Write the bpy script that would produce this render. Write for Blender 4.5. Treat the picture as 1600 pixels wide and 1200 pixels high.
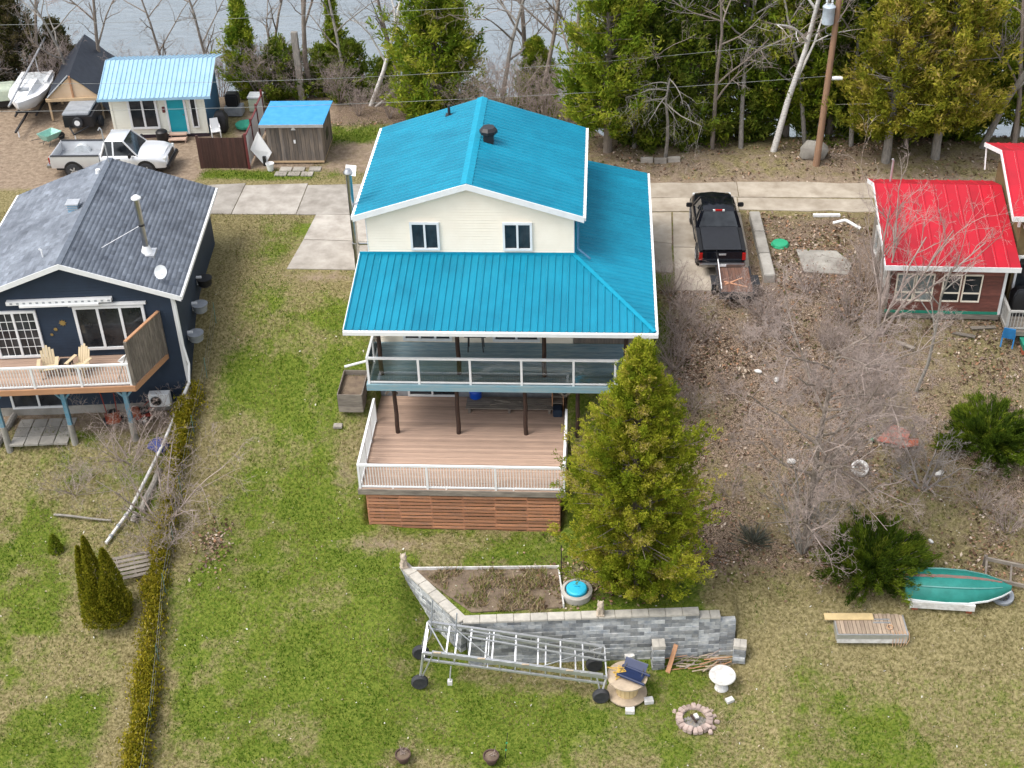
import bpy, bmesh, math, random
import numpy as np
from mathutils import Vector, Matrix
for o in list(bpy.data.objects): bpy.data.objects.remove(o)
SC = bpy.context.scene
COL = SC.collection
PI = math.pi
def RD(a): return math.radians(a)
# ---------------------------------------------------------------- camera
cam_d = bpy.data.cameras.new('camera'); cam = bpy.data.objects.new('camera', cam_d); COL.objects.link(cam)
cam_d.sensor_width = 36; cam_d.lens = 36 * 2117.9 / 1600; cam_d.clip_start = .5; cam_d.clip_end = 3000
def cam_axes(pitch, yaw, roll):
    f = Vector((-math.sin(yaw) * math.cos(pitch), math.cos(yaw) * math.cos(pitch), -math.sin(pitch)))
    r = Vector((math.cos(yaw), math.sin(yaw), 0)); u = r.cross(f)
    return r * math.cos(roll) + u * math.sin(roll), u * math.cos(roll) - r * math.sin(roll), f
_r, _u, _f = cam_axes(RD(35.001), RD(4.412), RD(-1.842))
cam.matrix_world = Matrix(((_r.x, _u.x, -_f.x, 4.952), (_r.y, _u.y, -_f.y, -45.653), (_r.z, _u.z, -_f.z, 29.37), (0, 0, 0, 1)))
SC.camera = cam
# ---------------------------------------------------------------- sky and sun (thin overcast)
SUN_EL, SUN_AZ = 60, 245        # degrees; azimuth the light comes from, clockwise from +Y
W = bpy.data.worlds.new('World'); SC.world = W; W.use_nodes = True
nt = W.node_tree; bg = nt.nodes['Background']
sky = nt.nodes.new('ShaderNodeTexSky'); sky.sky_type = 'NISHITA'; sky.sun_disc = False
sky.sun_elevation = RD(SUN_EL); sky.sun_rotation = RD(SUN_AZ); sky.air_density = 1.0; sky.dust_density = 3.0; sky.ozone_density = 1.0
hs = nt.nodes.new('ShaderNodeHueSaturation'); hs.inputs['Saturation'].default_value = .38
nt.links.new(sky.outputs[0], hs.inputs['Color']); nt.links.new(hs.outputs[0], bg.inputs['Color'])
bg.inputs['Strength'].default_value = .15
sd = bpy.data.lights.new('sun', 'SUN'); sd.energy = .95; sd.angle = RD(28); sd.color = (1, .95, .88)
so = bpy.data.objects.new('sun', sd); COL.objects.link(so)
_d = Vector((math.sin(RD(SUN_AZ)) * math.cos(RD(SUN_EL)), math.cos(RD(SUN_AZ)) * math.cos(RD(SUN_EL)), math.sin(RD(SUN_EL))))
so.rotation_euler = _d.to_track_quat('Z', 'Y').to_euler()
so.location = (-20, -20, 40)
SC.view_settings.view_transform = 'Standard'; SC.view_settings.look = 'None'; SC.view_settings.gamma = 1
SC.view_settings.exposure = 1.16
rng = np.random.default_rng(7); random.seed(7)
# ---------------------------------------------------------------- terrain function
def ss(a, b, x):
    t = min(1.0, max(0.0, (x - a) / (b - a))); return t * t * (3 - 2 * t)
def tab(t, x):
    if x <= t[0][0]: return t[0][1]
    for (a, va), (b, vb) in zip(t, t[1:]):
        if x <= b: return va + (vb - va) * (x - a) / (b - a)
    return t[-1][1]
PROF = ((-60, -9.5), (-24, -7.5), (-18, -6.95), (-14, -6.5), (-12, -5.75), (-10.4, -4.85), (-8, -4.62), (-6.6, -4.45), (-4, -3.1), (-1, -1.45), (1.2, -.35), (2.6, 0),
        (13, 0), (23.5, -.1), (26, -2.2), (29, -3.4), (40, -5), (60, -6))
WALL = ((-2.1, -9.0), (.35, -11.75), (9.9, -10.95))
def H(x, y):
    h = tab(PROF, y)
    if y < 1.5: h += (.05 * math.sin(x * .7 + y * .4) + .04 * math.sin(x * 1.3 - y * .9)) * min(1, (1.5 - y))
    if y < 1:
        w = ss(-3.2, -1.6, x) * (1 - ss(9.9, 11.6, x))
        if w > 0:
            yw = tab(WALL, x)
            up = -4.6 if y < -6.9 else h
            t = ss(yw - .02, yw + .2, y) if -2.1 <= x <= 9.9 else ss(yw - 1.2, yw + 1.2, y)
            lo = -6.5 - .13 * max(0, yw - y)
            if x < .35:
                k = ss(-2.8, .35, x); lo = h + (lo - h) * k
            h = h * (1 - w) + (lo * (1 - t) + up * t) * w
        w = (1 - ss(-12.6, -11.6, x)) * ss(-4.6, -3.4, y) * (1 - ss(-.9, -.6, y))
        h = h * (1 - w) + min(h, -2.95) * w
    if -7.2 < y < 4 and -4 < x < 3.9:      # cellar under the main house and its decks
        w = ss(-3.95, -3.75, x) * (1 - ss(3.6, 3.8, x)) * ss(-6.95, -6.85, y) * (1 - ss(3, 3.2, y)); h = h * (1 - w) + min(h, -4.75) * w
    if y > 12.5 and x > 2:
        h += (.45 * ss(12.8, 15.2, y) - .5 * ss(16, 20, y) - 2.6 * ss(17.5, 22, y) * (1 - ss(23.5, 29, y))) * ss(2, 6, x)
    return h
# ---------------------------------------------------------------- materials
MATS = {}
def mat(name, col, rough=.7, col2=None, scale=4, detail=4, amount=.5, bump=0, bscale=30, rnd=0, metal=0, spec=.5, stretch=(1, 1, 1), coat=0, world=False, attr=None, transl=0):
    if name in MATS: return MATS[name]
    m = bpy.data.materials.new(name); m.use_nodes = True; MATS[name] = m
    n = m.node_tree.nodes; l = m.node_tree.links; b = n['Principled BSDF']
    b.inputs['Roughness'].default_value = rough; b.inputs['Metallic'].default_value = metal
    b.inputs['Specular IOR Level'].default_value = spec
    if coat: b.inputs['Coat Weight'].default_value = coat; b.inputs['Coat Roughness'].default_value = .08
    tc = n.new('ShaderNodeTexCoord'); mp = n.new('ShaderNodeMapping'); mp.inputs['Scale'].default_value = stretch
    if world:
        g = n.new('ShaderNodeNewGeometry'); l.new(g.outputs['Position'], mp.inputs['Vector'])
    else: l.new(tc.outputs['Object'], mp.inputs['Vector'])
    c2 = col2 if col2 else tuple(c * .72 for c in col)
    oi = n.new('ShaderNodeObjectInfo')
    add = n.new('ShaderNodeVectorMath'); add.operation = 'ADD'
    sc = n.new('ShaderNodeVectorMath'); sc.operation = 'SCALE'; sc.inputs['Scale'].default_value = 37.0
    cb = n.new('ShaderNodeCombineXYZ'); l.new(oi.outputs['Random'], cb.inputs[0]); l.new(oi.outputs['Random'], cb.inputs[1])
    l.new(cb.outputs[0], sc.inputs[0]); l.new(mp.outputs[0], add.inputs[0]); l.new(sc.outputs[0], add.inputs[1])
    nz = n.new('ShaderNodeTexNoise'); nz.inputs['Scale'].default_value = scale; nz.inputs['Detail'].default_value = detail; nz.inputs['Roughness'].default_value = .62
    l.new(add.outputs[0], nz.inputs['Vector'])
    rp = n.new('ShaderNodeMapRange'); rp.inputs[1].default_value = .32; rp.inputs[2].default_value = .68; rp.inputs[4].default_value = min(1, amount * 2)
    l.new(nz.outputs['Fac'], rp.inputs[0])
    mx = n.new('ShaderNodeMix'); mx.data_type = 'RGBA'; l.new(rp.outputs[0], mx.inputs['Factor'])
    mx.inputs['A'].default_value = (*col, 1); mx.inputs['B'].default_value = (*c2, 1)
    out = mx.outputs['Result']
    if attr:
        at = n.new('ShaderNodeAttribute'); at.attribute_name = attr
        m2 = n.new('ShaderNodeMix'); m2.data_type = 'RGBA'; m2.blend_type = 'MULTIPLY'; m2.inputs['Factor'].default_value = 1
        l.new(out, m2.inputs['A']); l.new(at.outputs['Color'], m2.inputs['B']); out = m2.outputs['Result']
    if rnd:
        hv = n.new('ShaderNodeHueSaturation'); mr = n.new('ShaderNodeMapRange'); l.new(oi.outputs['Random'], mr.inputs[0])
        mr.inputs[3].default_value = 1 - rnd; mr.inputs[4].default_value = 1 + rnd
        l.new(mr.outputs[0], hv.inputs['Value']); l.new(out, hv.inputs['Color']); out = hv.outputs[0]
    l.new(out, b.inputs['Base Color'])
    if bump:
        n2 = n.new('ShaderNodeTexNoise'); n2.inputs['Scale'].default_value = bscale; n2.inputs['Detail'].default_value = 3; l.new(add.outputs[0], n2.inputs['Vector'])
        bp = n.new('ShaderNodeBump'); bp.inputs['Strength'].default_value = bump; bp.inputs['Distance'].default_value = .02
        l.new(n2.outputs['Fac'], bp.inputs['Height']); l.new(bp.outputs[0], b.inputs['Normal'])
    if transl:
        tr = n.new('ShaderNodeBsdfTranslucent'); l.new(out, tr.inputs['Color']); ms = n.new('ShaderNodeMixShader'); ms.inputs[0].default_value = transl
        l.new(b.outputs[0], ms.inputs[1]); l.new(tr.outputs[0], ms.inputs[2]); l.new(ms.outputs[0], n['Material Output'].inputs['Surface'])
    return m
def glass_thin(name, tint=(.9, .95, .95)):
    m = bpy.data.materials.new(name); m.use_nodes = True; n = m.node_tree.nodes; l = m.node_tree.links
    n.remove(n['Principled BSDF']); t = n.new('ShaderNodeBsdfTransparent'); t.inputs[0].default_value = (*tint, 1)
    g = n.new('ShaderNodeBsdfGlossy'); g.inputs['Roughness'].default_value = .03
    f = n.new('ShaderNodeFresnel'); f.inputs[0].default_value = 1.45; ms = n.new('ShaderNodeMixShader')
    l.new(f.outputs[0], ms.inputs[0]); l.new(t.outputs[0], ms.inputs[1]); l.new(g.outputs[0], ms.inputs[2]); l.new(ms.outputs[0], n['Material Output'].inputs[0])
    MATS[name] = m; return m
mat('white', (.78, .78, .77), .5, (.66, .67, .67), 3, amount=.35)
mat('white_dirty', (.7, .69, .66), .6, (.45, .43, .4), 4, amount=.5)
mat('cream', (.9, .815, .68), .6, (.82, .73, .59), 1.2, 6, amount=.35, spec=.2)
mat('pale_cream', (.78, .77, .66), .6, (.7, .68, .57), 1.5, amount=.3)
mat('turquoise', (.008, .225, .335), .45, (.006, .165, .255), .6, 9, .5, spec=.2, world=True, rnd=.05)
mat('turquoise_trim', (.01, .27, .4), .5, amount=.25, spec=.12)
mat('sky_blue_roof', (.31, .48, .6), .5, (.23, .38, .5), 1.2, amount=.4, spec=.2)
mat('shed_blue', (.02, .24, .52), .5, (.05, .3, .55), 3, amount=.5)
mat('red_roof', (.45, .016, .03), .5, (.32, .018, .028), .7, 9, .5, spec=.18, world=True, rnd=.06)
mat('glass', (.006, .008, .011), .06, (.045, .05, .055), .9, spec=.5)
mat('curtain_glass', (.3, .34, .34), .15, (.06, .08, .08), 1.6, amount=.5, spec=.8)
glass_thin('clear_glass', (.96, .975, .975))
mat('navy', (.012, .026, .05), .7, (.008, .018, .036), 2, amount=.4, bump=.2)
mat('shingle', (.225, .25, .285), .95, (.13, .145, .17), .8, 8, .55, bump=.5, bscale=45, spec=.08, world=True, attr='tint')
mat('cedar_deck', (.45, .31, .23), .75, (.33, .235, .18), 2.5, amount=.5, rnd=.17, stretch=(.5, 6, 6), bump=.15, spec=.2)
mat('green_deck', (.11, .22, .28), .6, (.36, .41, .41), 3, amount=.4, rnd=.22, stretch=(.6, 7, 7), bump=.15)
mat('deck_paint', (.14, .3, .37), .7, (.3, .36, .36), 3, amount=.4, stretch=(.5, 5, 5))
mat('slat', (.5, .225, .115), .75, (.29, .16, .105), 3, amount=.5, rnd=.25, stretch=(.6, 5, 5), bump=.2, spec=.2)
mat('dark_log', (.022, .011, .008), .7, (.075, .04, .026), 5, amount=.35, stretch=(3, 3, .6))
mat('old_wood', (.24, .205, .165), .85, (.11, .09, .075), 3, amount=.5, rnd=.16, stretch=(4, 4, .7), bump=.3)
mat('old_wood_x', (.27, .235, .19), .85, (.14, .12, .1), 3, amount=.5, rnd=.16, stretch=(.7, 4, 4), bump=.3)
mat('shed_board', (.1, .09, .083), .85, (.27, .21, .16), 2.2, amount=.42, rnd=.32, stretch=(4, 4, .5), bump=.3)
mat('brown_board', (.042, .016, .012), .7, (.07, .03, .022), 3, amount=.4, rnd=.25, stretch=(4, 4, .6))
mat('new_wood', (.55, .4, .24), .75, (.42, .3, .18), 3, amount=.4, rnd=.1)
mat('adirondack', (.58, .47, .3), .6, (.5, .4, .26), 3, amount=.3)
mat('orange_wood', (.46, .24, .12), .75, (.34, .18, .1), 3, amount=.4, stretch=(.6, 5, 5))
mat('steel', (.5, .5, .5), .28, (.38, .38, .38), 6, metal=1, amount=.4)
mat('alu', (.6, .61, .62), .45, (.45, .46, .47), 5, metal=.7, amount=.4)
mat('dark_metal', (.02, .02, .022), .5, amount=.3)
mat('black_plastic', (.012, .012, .014), .45, amount=.3)
mat('rubber', (.02, .022, .026), .8, (.04, .04, .042), 6)
mat('grey_plastic', (.3, .32, .34), .6)
mat('concrete', (.4, .37, .325), .9, (.22, .195, .165), 1.1, 9, .5, bump=.2, bscale=25, rnd=.13, world=True)
mat('old_concrete', (.36, .34, .3), .9, (.2, .185, .16), 1.2, 8, .5, bump=.25, bscale=25, rnd=.1, world=True)
mat('sandy_concrete', (.45, .395, .32), .9, (.27, .225, .17), 1.0, 9, .5, bump=.25, bscale=22, rnd=.1, world=True)
mat('wall_block', (.2, .22, .24), .9, (.42, .42, .4), 4, 6, .55, bump=.6, bscale=12, rnd=.42, spec=.15)
mat('cap_block', (.47, .44, .38), .9, (.34, .32, .28), 4, 5, .5, bump=.3, rnd=.08)
mat('pinkstone', (.46, .36, .31), .9, (.3, .23, .2), 5, 5, .5, bump=.3, rnd=.2)
mat('truck_black', (.004, .005, .008), .16, (.005, .006, .01), 2, coat=.25, spec=.35)
mat('truck_silver', (.7, .71, .72), .3, (.62, .63, .64), 2, metal=.3, coat=.6)
mat('tonneau', (.018, .02, .025), .55)
mat('red_lens', (.4, .012, .01), .2); mat('amber', (.6, .3, .1), .3); mat('lamp_glass', (.7, .72, .7), .15)
mat('teal_door', (.01, .33, .4), .45, (.01, .28, .34), 2, amount=.3)
mat('blue_wall', (.05, .15, .26), .7, (.04, .12, .2), 2)
mat('maroon', (.16, .03, .03), .6)
mat('tarp_black', (.012, .016, .025), .55, (.022, .028, .04), 3, bump=.6, bscale=5)
mat('plywood', (.6, .45, .3), .75, (.5, .36, .23), 2, amount=.4)
mat('gelcoat', (.78, .79, .79), .25, (.68, .7, .71), 2, amount=.3)
mat('boat_green', (.006, .15, .12), .45, (.015, .2, .165), 3, amount=.5)
mat('boat_red', (.28, .1, .085), .7, (.1, .14, .11), 7, amount=.45)
mat('wb_green', (.3, .55, .45), .5, (.22, .42, .35), 5)
mat('blue_barrel', (.008, .08, .5), .35, amount=.2); mat('lid_blue', (.03, .45, .66), .45, amount=.2); mat('lid_green', (.03, .34, .17), .5, amount=.2)
mat('blue_tarp', (.02, .05, .3), .5, (.01, .03, .16), 6, bump=.6, bscale=8)
mat('blue_chair', (.03, .25, .6), .5); mat('navy_chair', (.008, .02, .07), .5, amount=.3)
mat('yellow', (.6, .38, .06), .6); mat('cushion', (.62, .47, .24), .8, amount=.3)
mat('bark', (.16, .125, .1), .95, (.27, .23, .19), 6, amount=.5, stretch=(3, 3, .6), bump=.6)
mat('pale_bark', (.3, .275, .24), .9, (.17, .155, .135), 5, amount=.5, stretch=(3, 3, .8), bump=.4)
mat('birch_bark', (.72, .7, .66), .8, (.4, .37, .34), 5, amount=.4, stretch=(1, 1, 3))
mat('twig', (.27, .215, .19), .9, (.4, .33, .29), 2, amount=.5, spec=.1)
mat('grey_twig', (.2, .175, .155), .9, (.3, .265, .24), 2, amount=.5)
mat('foliage', (1, 1, 1), .8, (.74, .78, .6), 1.3, amount=.5, attr='tint', spec=.05, transl=.45, world=True)
mat('tinted', (1, 1, 1), .9, (.74, .72, .66), 2, amount=.5, attr='tint', spec=.03, transl=.15, world=True)
mat('pole_wood', (.33, .19, .11), .85, (.23, .14, .09), 4, amount=.5, stretch=(4, 4, .4))
mat('transformer', (.45, .52, .57), .5); mat('wire', (.22, .23, .22), .6)
mat('red_siding', (.21, .07, .05), .75, (.12, .045, .035), 3, amount=.5, stretch=(1, 4, 4), rnd=.2)
mat('olive_wall', (.17, .12, .05), .75); mat('green_trim', (.02, .26, .17), .6)
mat('rust', (.4, .1, .045), .8, (.22, .06, .03), 5); mat('red_paint', (.35, .05, .03), .6)
mat('soil', (.1, .07, .05), .95, (.2, .15, .1), 3, 6, .5, bump=.6, world=True)
mat('terracotta', (.1, .06, .045), .85); mat('statue', (.5, .42, .33), .9, (.36, .3, .23), 8, bump=.4)
mat('cable_wood', (.5, .4, .28), .8, (.33, .26, .19), 3, amount=.5, bump=.2)
# ---------------------------------------------------------------- mesh building
class MB:
    def __init__(s): s.v = []; s.f = []; s.sm = False
    def add(s, vs, fs):
        k = len(s.v); s.v += [tuple(p) for p in vs]; s.f += [tuple(i + k for i in f) for f in fs]; return s
    def box(s, x0, x1, y0, y1, z0, z1):
        return s.add([(x, y, z) for z in (z0, z1) for y in (y0, y1) for x in (x0, x1)], [(0, 2, 3, 1), (4, 5, 7, 6), (0, 1, 5, 4), (2, 6, 7, 3), (0, 4, 6, 2), (1, 3, 7, 5)])
    def bar(s, a, b, w=.05, h=None, up=(0, 0, 1)):
        h = h or w; a = Vector(a); b = Vector(b); d = (b - a).normalized(); u = Vector(up)
        if abs(d.dot(u)) > .99: u = Vector((0, 1, 0))
        r = d.cross(u).normalized() * w / 2; u = r.cross(d).normalized() * h / 2
        vs = [p + q for p in (a, b) for q in (-r - u, r - u, r + u, -r + u)]
        return s.add(vs, [(0, 3, 2, 1), (4, 5, 6, 7), (0, 1, 5, 4), (1, 2, 6, 5), (2, 3, 7, 6), (3, 0, 4, 7)])
    def tube(s, a, b, r0, r1=None, n=8, cap=True):
        r1 = r0 if r1 is None else r1; a = Vector(a); b = Vector(b); d = (b - a).normalized()
        t = Vector((0, 0, 1)) if abs(d.z) < .9 else Vector((1, 0, 0)); x = d.cross(t).normalized(); y = d.cross(x)
        vs = [p + (x * math.cos(2 * PI * i / n) + y * math.sin(2 * PI * i / n)) * r for p, r in ((a, r0), (b, r1)) for i in range(n)]
        fs = [(i, (i + 1) % n, n + (i + 1) % n, n + i) for i in range(n)]
        if cap: fs += [tuple(range(n))[::-1], tuple(range(n, 2 * n))]
        return s.add(vs, fs)
    def path(s, pts, r, n=6):
        for a, b in zip(pts, pts[1:]): s.tube(a, b, r, r, n)
        return s
    def lathe(s, prof, n=16, c=(0, 0, 0)):
        vs = [(c[0] + r * math.cos(2 * PI * i / n), c[1] + r * math.sin(2 * PI * i / n), c[2] + z) for r, z in prof for i in range(n)]
        m = len(prof)
        fs = [(j * n + i, j * n + (i + 1) % n, (j + 1) * n + (i + 1) % n, (j + 1) * n + i) for j in range(m - 1) for i in range(n)]
        if prof[0][0] > .001: fs.append(tuple(range(n))[::-1])
        if prof[-1][0] > .001: fs.append(tuple(range((m - 1) * n, m * n)))
        return s.add(vs, fs)
    def loft(s, secs, cap=True):
        n = len(secs[0]); vs = [p for q in secs for p in q]; m = len(secs)
        fs = [(j * n + i, j * n + (i + 1) % n, (j + 1) * n + (i + 1) % n, (j + 1) * n + i) for j in range(m - 1) for i in range(n)]
        if cap: fs += [tuple(range(n))[::-1], tuple(range((m - 1) * n, m * n))]
        return s.add(vs, fs)
    def prism(s, poly, z0, z1):
        n = len(poly); vs = [(x, y, z0) for x, y in poly] + [(x, y, z1) for x, y in poly]
        return s.add(vs, [(i, (i + 1) % n, n + (i + 1) % n, n + i) for i in range(n)] + [tuple(range(n))[::-1], tuple(range(n, 2 * n))])
    def slab(s, pts, off):          # a polygon of 3-d points given thickness along off
        n = len(pts); o = Vector(off); vs = [Vector(p) for p in pts] + [Vector(p) + o for p in pts]
        return s.add(vs, [(i, (i + 1) % n, n + (i + 1) % n, n + i) for i in range(n)] + [tuple(range(n))[::-1], tuple(range(n, 2 * n))])
    def mesh(s, name, m, smooth=False, bevel=0):
        me = bpy.data.meshes.new(name); me.from_pydata(s.v, [], s.f); me.materials.append(MATS[m] if isinstance(m, str) else m)
        b = bmesh.new(); b.from_mesh(me)
        bmesh.ops.recalc_face_normals(b, faces=b.faces)
        if bevel: bmesh.ops.bevel(b, geom=list(b.edges), offset=bevel, segments=2, affect='EDGES', clamp_overlap=True)
        b.to_mesh(me); b.free()
        if smooth:
            for p in me.polygons: p.use_smooth = True
            try: me.set_sharp_from_angle(angle=RD(40))
            except Exception: pass
        return me
    def build(s, name, m, parent=None, loc=(0, 0, 0), rz=0, smooth=False, bevel=0):
        return put(name, s.mesh(name, m, smooth, bevel), parent, loc, rz)
def put(name, me, parent=None, loc=(0, 0, 0), rz=0, rot=None, scale=None):
    o = bpy.data.objects.new(name, me); COL.objects.link(o); o.parent = parent; o.location = loc
    o.rotation_euler = rot if rot else (0, 0, rz)
    if scale: o.scale = scale
    return o
def tag(o, label, cat, group=None):
    o['label'] = label; o['category'] = cat
    if group: o['group'] = group
    return o
def thing(name, label, cat, loc=(0, 0, 0), rz=0, group=None):
    o = put(name, None, None, loc, rz); o.empty_display_size = .3; return tag(o, label, cat, group)
def struct(o): o['kind'] = 'structure'; return o
def stuff(o): o['kind'] = 'stuff'; return o
def copy_tree(o, parent=None):
    c = o.copy(); COL.objects.link(c); c.parent = parent
    for ch in list(o.children): copy_tree(ch, c)
    return c
def npmesh(name, verts, faces, m, tint=None, smooth=False):
    """verts Nx3, faces MxK (K=3 or 4), tint Mx3 one colour for each face"""
    verts = np.asarray(verts, np.float32); faces = np.asarray(faces, np.int32); k = faces.shape[1]
    me = bpy.data.meshes.new(name); me.vertices.add(len(verts)); me.vertices.foreach_set('co', verts.ravel())
    me.loops.add(faces.size); me.loops.foreach_set('vertex_index', faces.ravel())
    me.polygons.add(len(faces)); me.polygons.foreach_set('loop_start', np.arange(0, faces.size, k, dtype=np.int32))
    me.update(calc_edges=True)
    if tint is not None:
        a = me.attributes.new('tint', 'FLOAT_COLOR', 'FACE')
        a.data.foreach_set('color', np.c_[np.asarray(tint, np.float32), np.ones(len(faces), np.float32)].ravel())
    me.materials.append(MATS[m] if isinstance(m, str) else m)
    if smooth: me.polygons.foreach_set('use_smooth', np.ones(len(faces), bool))
    me.validate(); return me
# ---------------------------------------------------------------- ground
def vnoise(x, y, sc, seed):
    g = np.random.default_rng(seed).random((64, 64)); x = np.asarray(x) / sc + 100.3; y = np.asarray(y) / sc + 100.7
    xi = np.floor(x).astype(int); yi = np.floor(y).astype(int); fx = x - xi; fy = y - yi; fx = fx * fx * (3 - 2 * fx); fy = fy * fy * (3 - 2 * fy)
    q = lambda a, b: g[a % 64, b % 64]
    return (q(xi, yi) * (1 - fx) + q(xi + 1, yi) * fx) * (1 - fy) + (q(xi, yi + 1) * (1 - fx) + q(xi + 1, yi + 1) * fx) * fy
def nss(a, b, x): t = np.clip((x - a) / (b - a), 0, 1); return t * t * (3 - 2 * t)
def nbox(x, y, x0, x1, y0, y1, s=1.): return nss(x0 - s, x0 + s, x) * (1 - nss(x1 - s, x1 + s, x)) * nss(y0 - s, y0 + s, y) * (1 - nss(y1 - s, y1 + s, y))
def blob(x, y, cx, cy, rx, ry): return np.exp(-((x - cx) / rx) ** 2 - ((y - cy) / ry) ** 2)
def cover(x, y):
    n1 = vnoise(x, y, 2.2, 1) * .45 + vnoise(x, y, .9, 2) * .3 + vnoise(x, y, .42, 5) * .25; n2 = vnoise(x, y, 1.4, 3)
    wob = (vnoise(x, y, 1.8, 4) - .5) * 2.0 + (vnoise(x, y, .7, 6) - .5)
    lawn = nbox(x + wob * .6, y, -10.4, 8.6, -18.5, 9.3, .9)
    green = lawn * (.3 + .6 * nss(.28, .64, n1))
    green *= 1 - .55 * blob(x, y, -4.8, -4.6, .9, 2.0) - .5 * blob(x, y, -2.5, -7.8, 2.2, .5)
    green *= 1 - .6 * blob(x, y, -7.0, 3.6, 3.0, .9) - .45 * blob(x, y, -10.2, -9, .6, 7) - .3 * blob(x, y, -9.6, 3, 1.2, 5)
    green += .35 * blob(x, y, -6.8, -10.5, 2.6, 5) + .4 * blob(x, y, 3, -14.4, 5, 1) + .25 * blob(x, y, -3, -13.5, 3, 2) + .25 * blob(x, y, -7.5, -2, 2, 3)
    green *= 1 - .45 * nss(-15.2, -17.5, y)
    left = 1 - nss(-12.4, -11.2, x)
    green = np.maximum(green, left * (1 - nss(-3.6, -2.6, y)) * (.28 + .55 * nss(.4, .68, n1)))
    green = np.maximum(green, nbox(x + wob * .3, y + wob * .12, -15.2, -9, 13.2, 14.2, .4) * .95)
    green = np.maximum(green, nbox(x, y, -9.3, -5.3, 13.2, 20.5, .7) * (.3 + .6 * nss(.4, .7, n1)))
    litter = nbox(x + wob * .7, y + wob * .4, 7.7, 60, -9.3, 9.9, .9) * (.45 + .55 * n2)
    litter = np.maximum(litter, nbox(x, y, 4, 60, 13.2, 30, .5) * (.15 + .6 * n2))
    litter *= 1 - .85 * blob(x, y, 12.0, -10.6, 2.2, 1.8)
    litter *= 1 - .7 * blob(x, y, 17.0, -6.8, 3.6, 2.4) - .4 * blob(x, y, 19.5, -1, 3, 2)
    litter = np.maximum(litter, blob(x, y, 4.8, -9.3, 2.2, 1.2) * .6)
    litter = np.maximum(litter, nbox(x, y, -11, -4.5, 19.6, 30, .8) * .8)
    litter = np.maximum(litter, .6 * blob(x, y, -9.4, -8, .6, 1.2))
    bottom_r = nbox(x, y, 7.0, 60, -25, -12.1, 1.2)
    green = np.maximum(green, bottom_r * (.34 + .45 * nss(.4, .72, n1)))
    green = np.maximum(green, nbox(x, y, 9, 60, -12, 9, 1) * .35 * nss(.5, .75, n1))
    dirt = (1 - nss(-15.8, -14.2, x + wob * .4)) * nss(11.6, 12.6, y)
    dirt = np.maximum(dirt, .75 * nbox(x + wob * .3, y, -9, -5, 14, 17.6, .7))
    dirt = np.maximum(dirt, nbox(x, y, -14, -9.2, 14.4, 30, .5))
    dirt = np.maximum(dirt, .7 * blob(x, y, -6.8, 4.0, 1.5, .5) + .4 * blob(x, y, -4.7, -4.9, .6, .9) + .5 * blob(x, y, -2.8, -7.9, 2, .4))
    dirt = np.maximum(dirt, left * nbox(x, y, -40, -11, -3.3, 3, .6) * .8)
    green *= 1 - nss(.3, .8, dirt)
    dirt = np.maximum(dirt, .75 * nbox(x, y + wob * .15, 5, 60, 12.5, 13.6, .3)); dirt = np.maximum(dirt, nbox(x, y, 5, 60, 13, 16, .5) * (.2 + .45 * n1))
    return np.clip(green, 0, 1), np.clip(litter, 0, 1), np.clip(dirt, 0, 1)
def axis(parts):
    o = []
    for a, b, st in parts: o += list(np.arange(a, b, st))
    return np.array(o + [parts[-1][1]])
GX = axis(((-260, -60, 20), (-60, -30, 2), (-30, -4, .25), (-4, 13, .125), (13, 26, .25), (26, 60, 2), (60, 260, 20)))
GY = axis(((-220, -60, 20), (-60, -22, 2), (-22, -13.5, .25), (-13.5, -7, .1), (-7, -6.8, .05), (-6.8, 24, .25), (24, 34, .5), (34, 62, 2)))
HG = np.array([[H(float(x), float(y)) for x in GX] for y in GY])
def hs_(x, y):                      # height on the built mesh
    i = np.clip(np.searchsorted(GX, x) - 1, 0, len(GX) - 2); j = np.clip(np.searchsorted(GY, y) - 1, 0, len(GY) - 2)
    fx = (x - GX[i]) / (GX[i + 1] - GX[i]); fy = (y - GY[j]) / (GY[j + 1] - GY[j])
    return (HG[j, i] * (1 - fx) + HG[j, i + 1] * fx) * (1 - fy) + (HG[j + 1, i] * (1 - fx) + HG[j + 1, i + 1] * fx) * fy
def Z(x, y): return float(hs_(np.array([x]), np.array([y]))[0])
XX, YY = np.meshgrid(GX, GY)
HN = HG + np.where((YY > 3) & (YY < 13), 0, .04) * (vnoise(XX, YY, .6, 11) - .5)
gv = np.stack([XX.ravel(), YY.ravel(), HN.ravel()], 1)
nx, ny = len(GX), len(GY)
ii = (np.arange(ny - 1)[:, None] * nx + np.arange(nx - 1)[None, :]).ravel()
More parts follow.
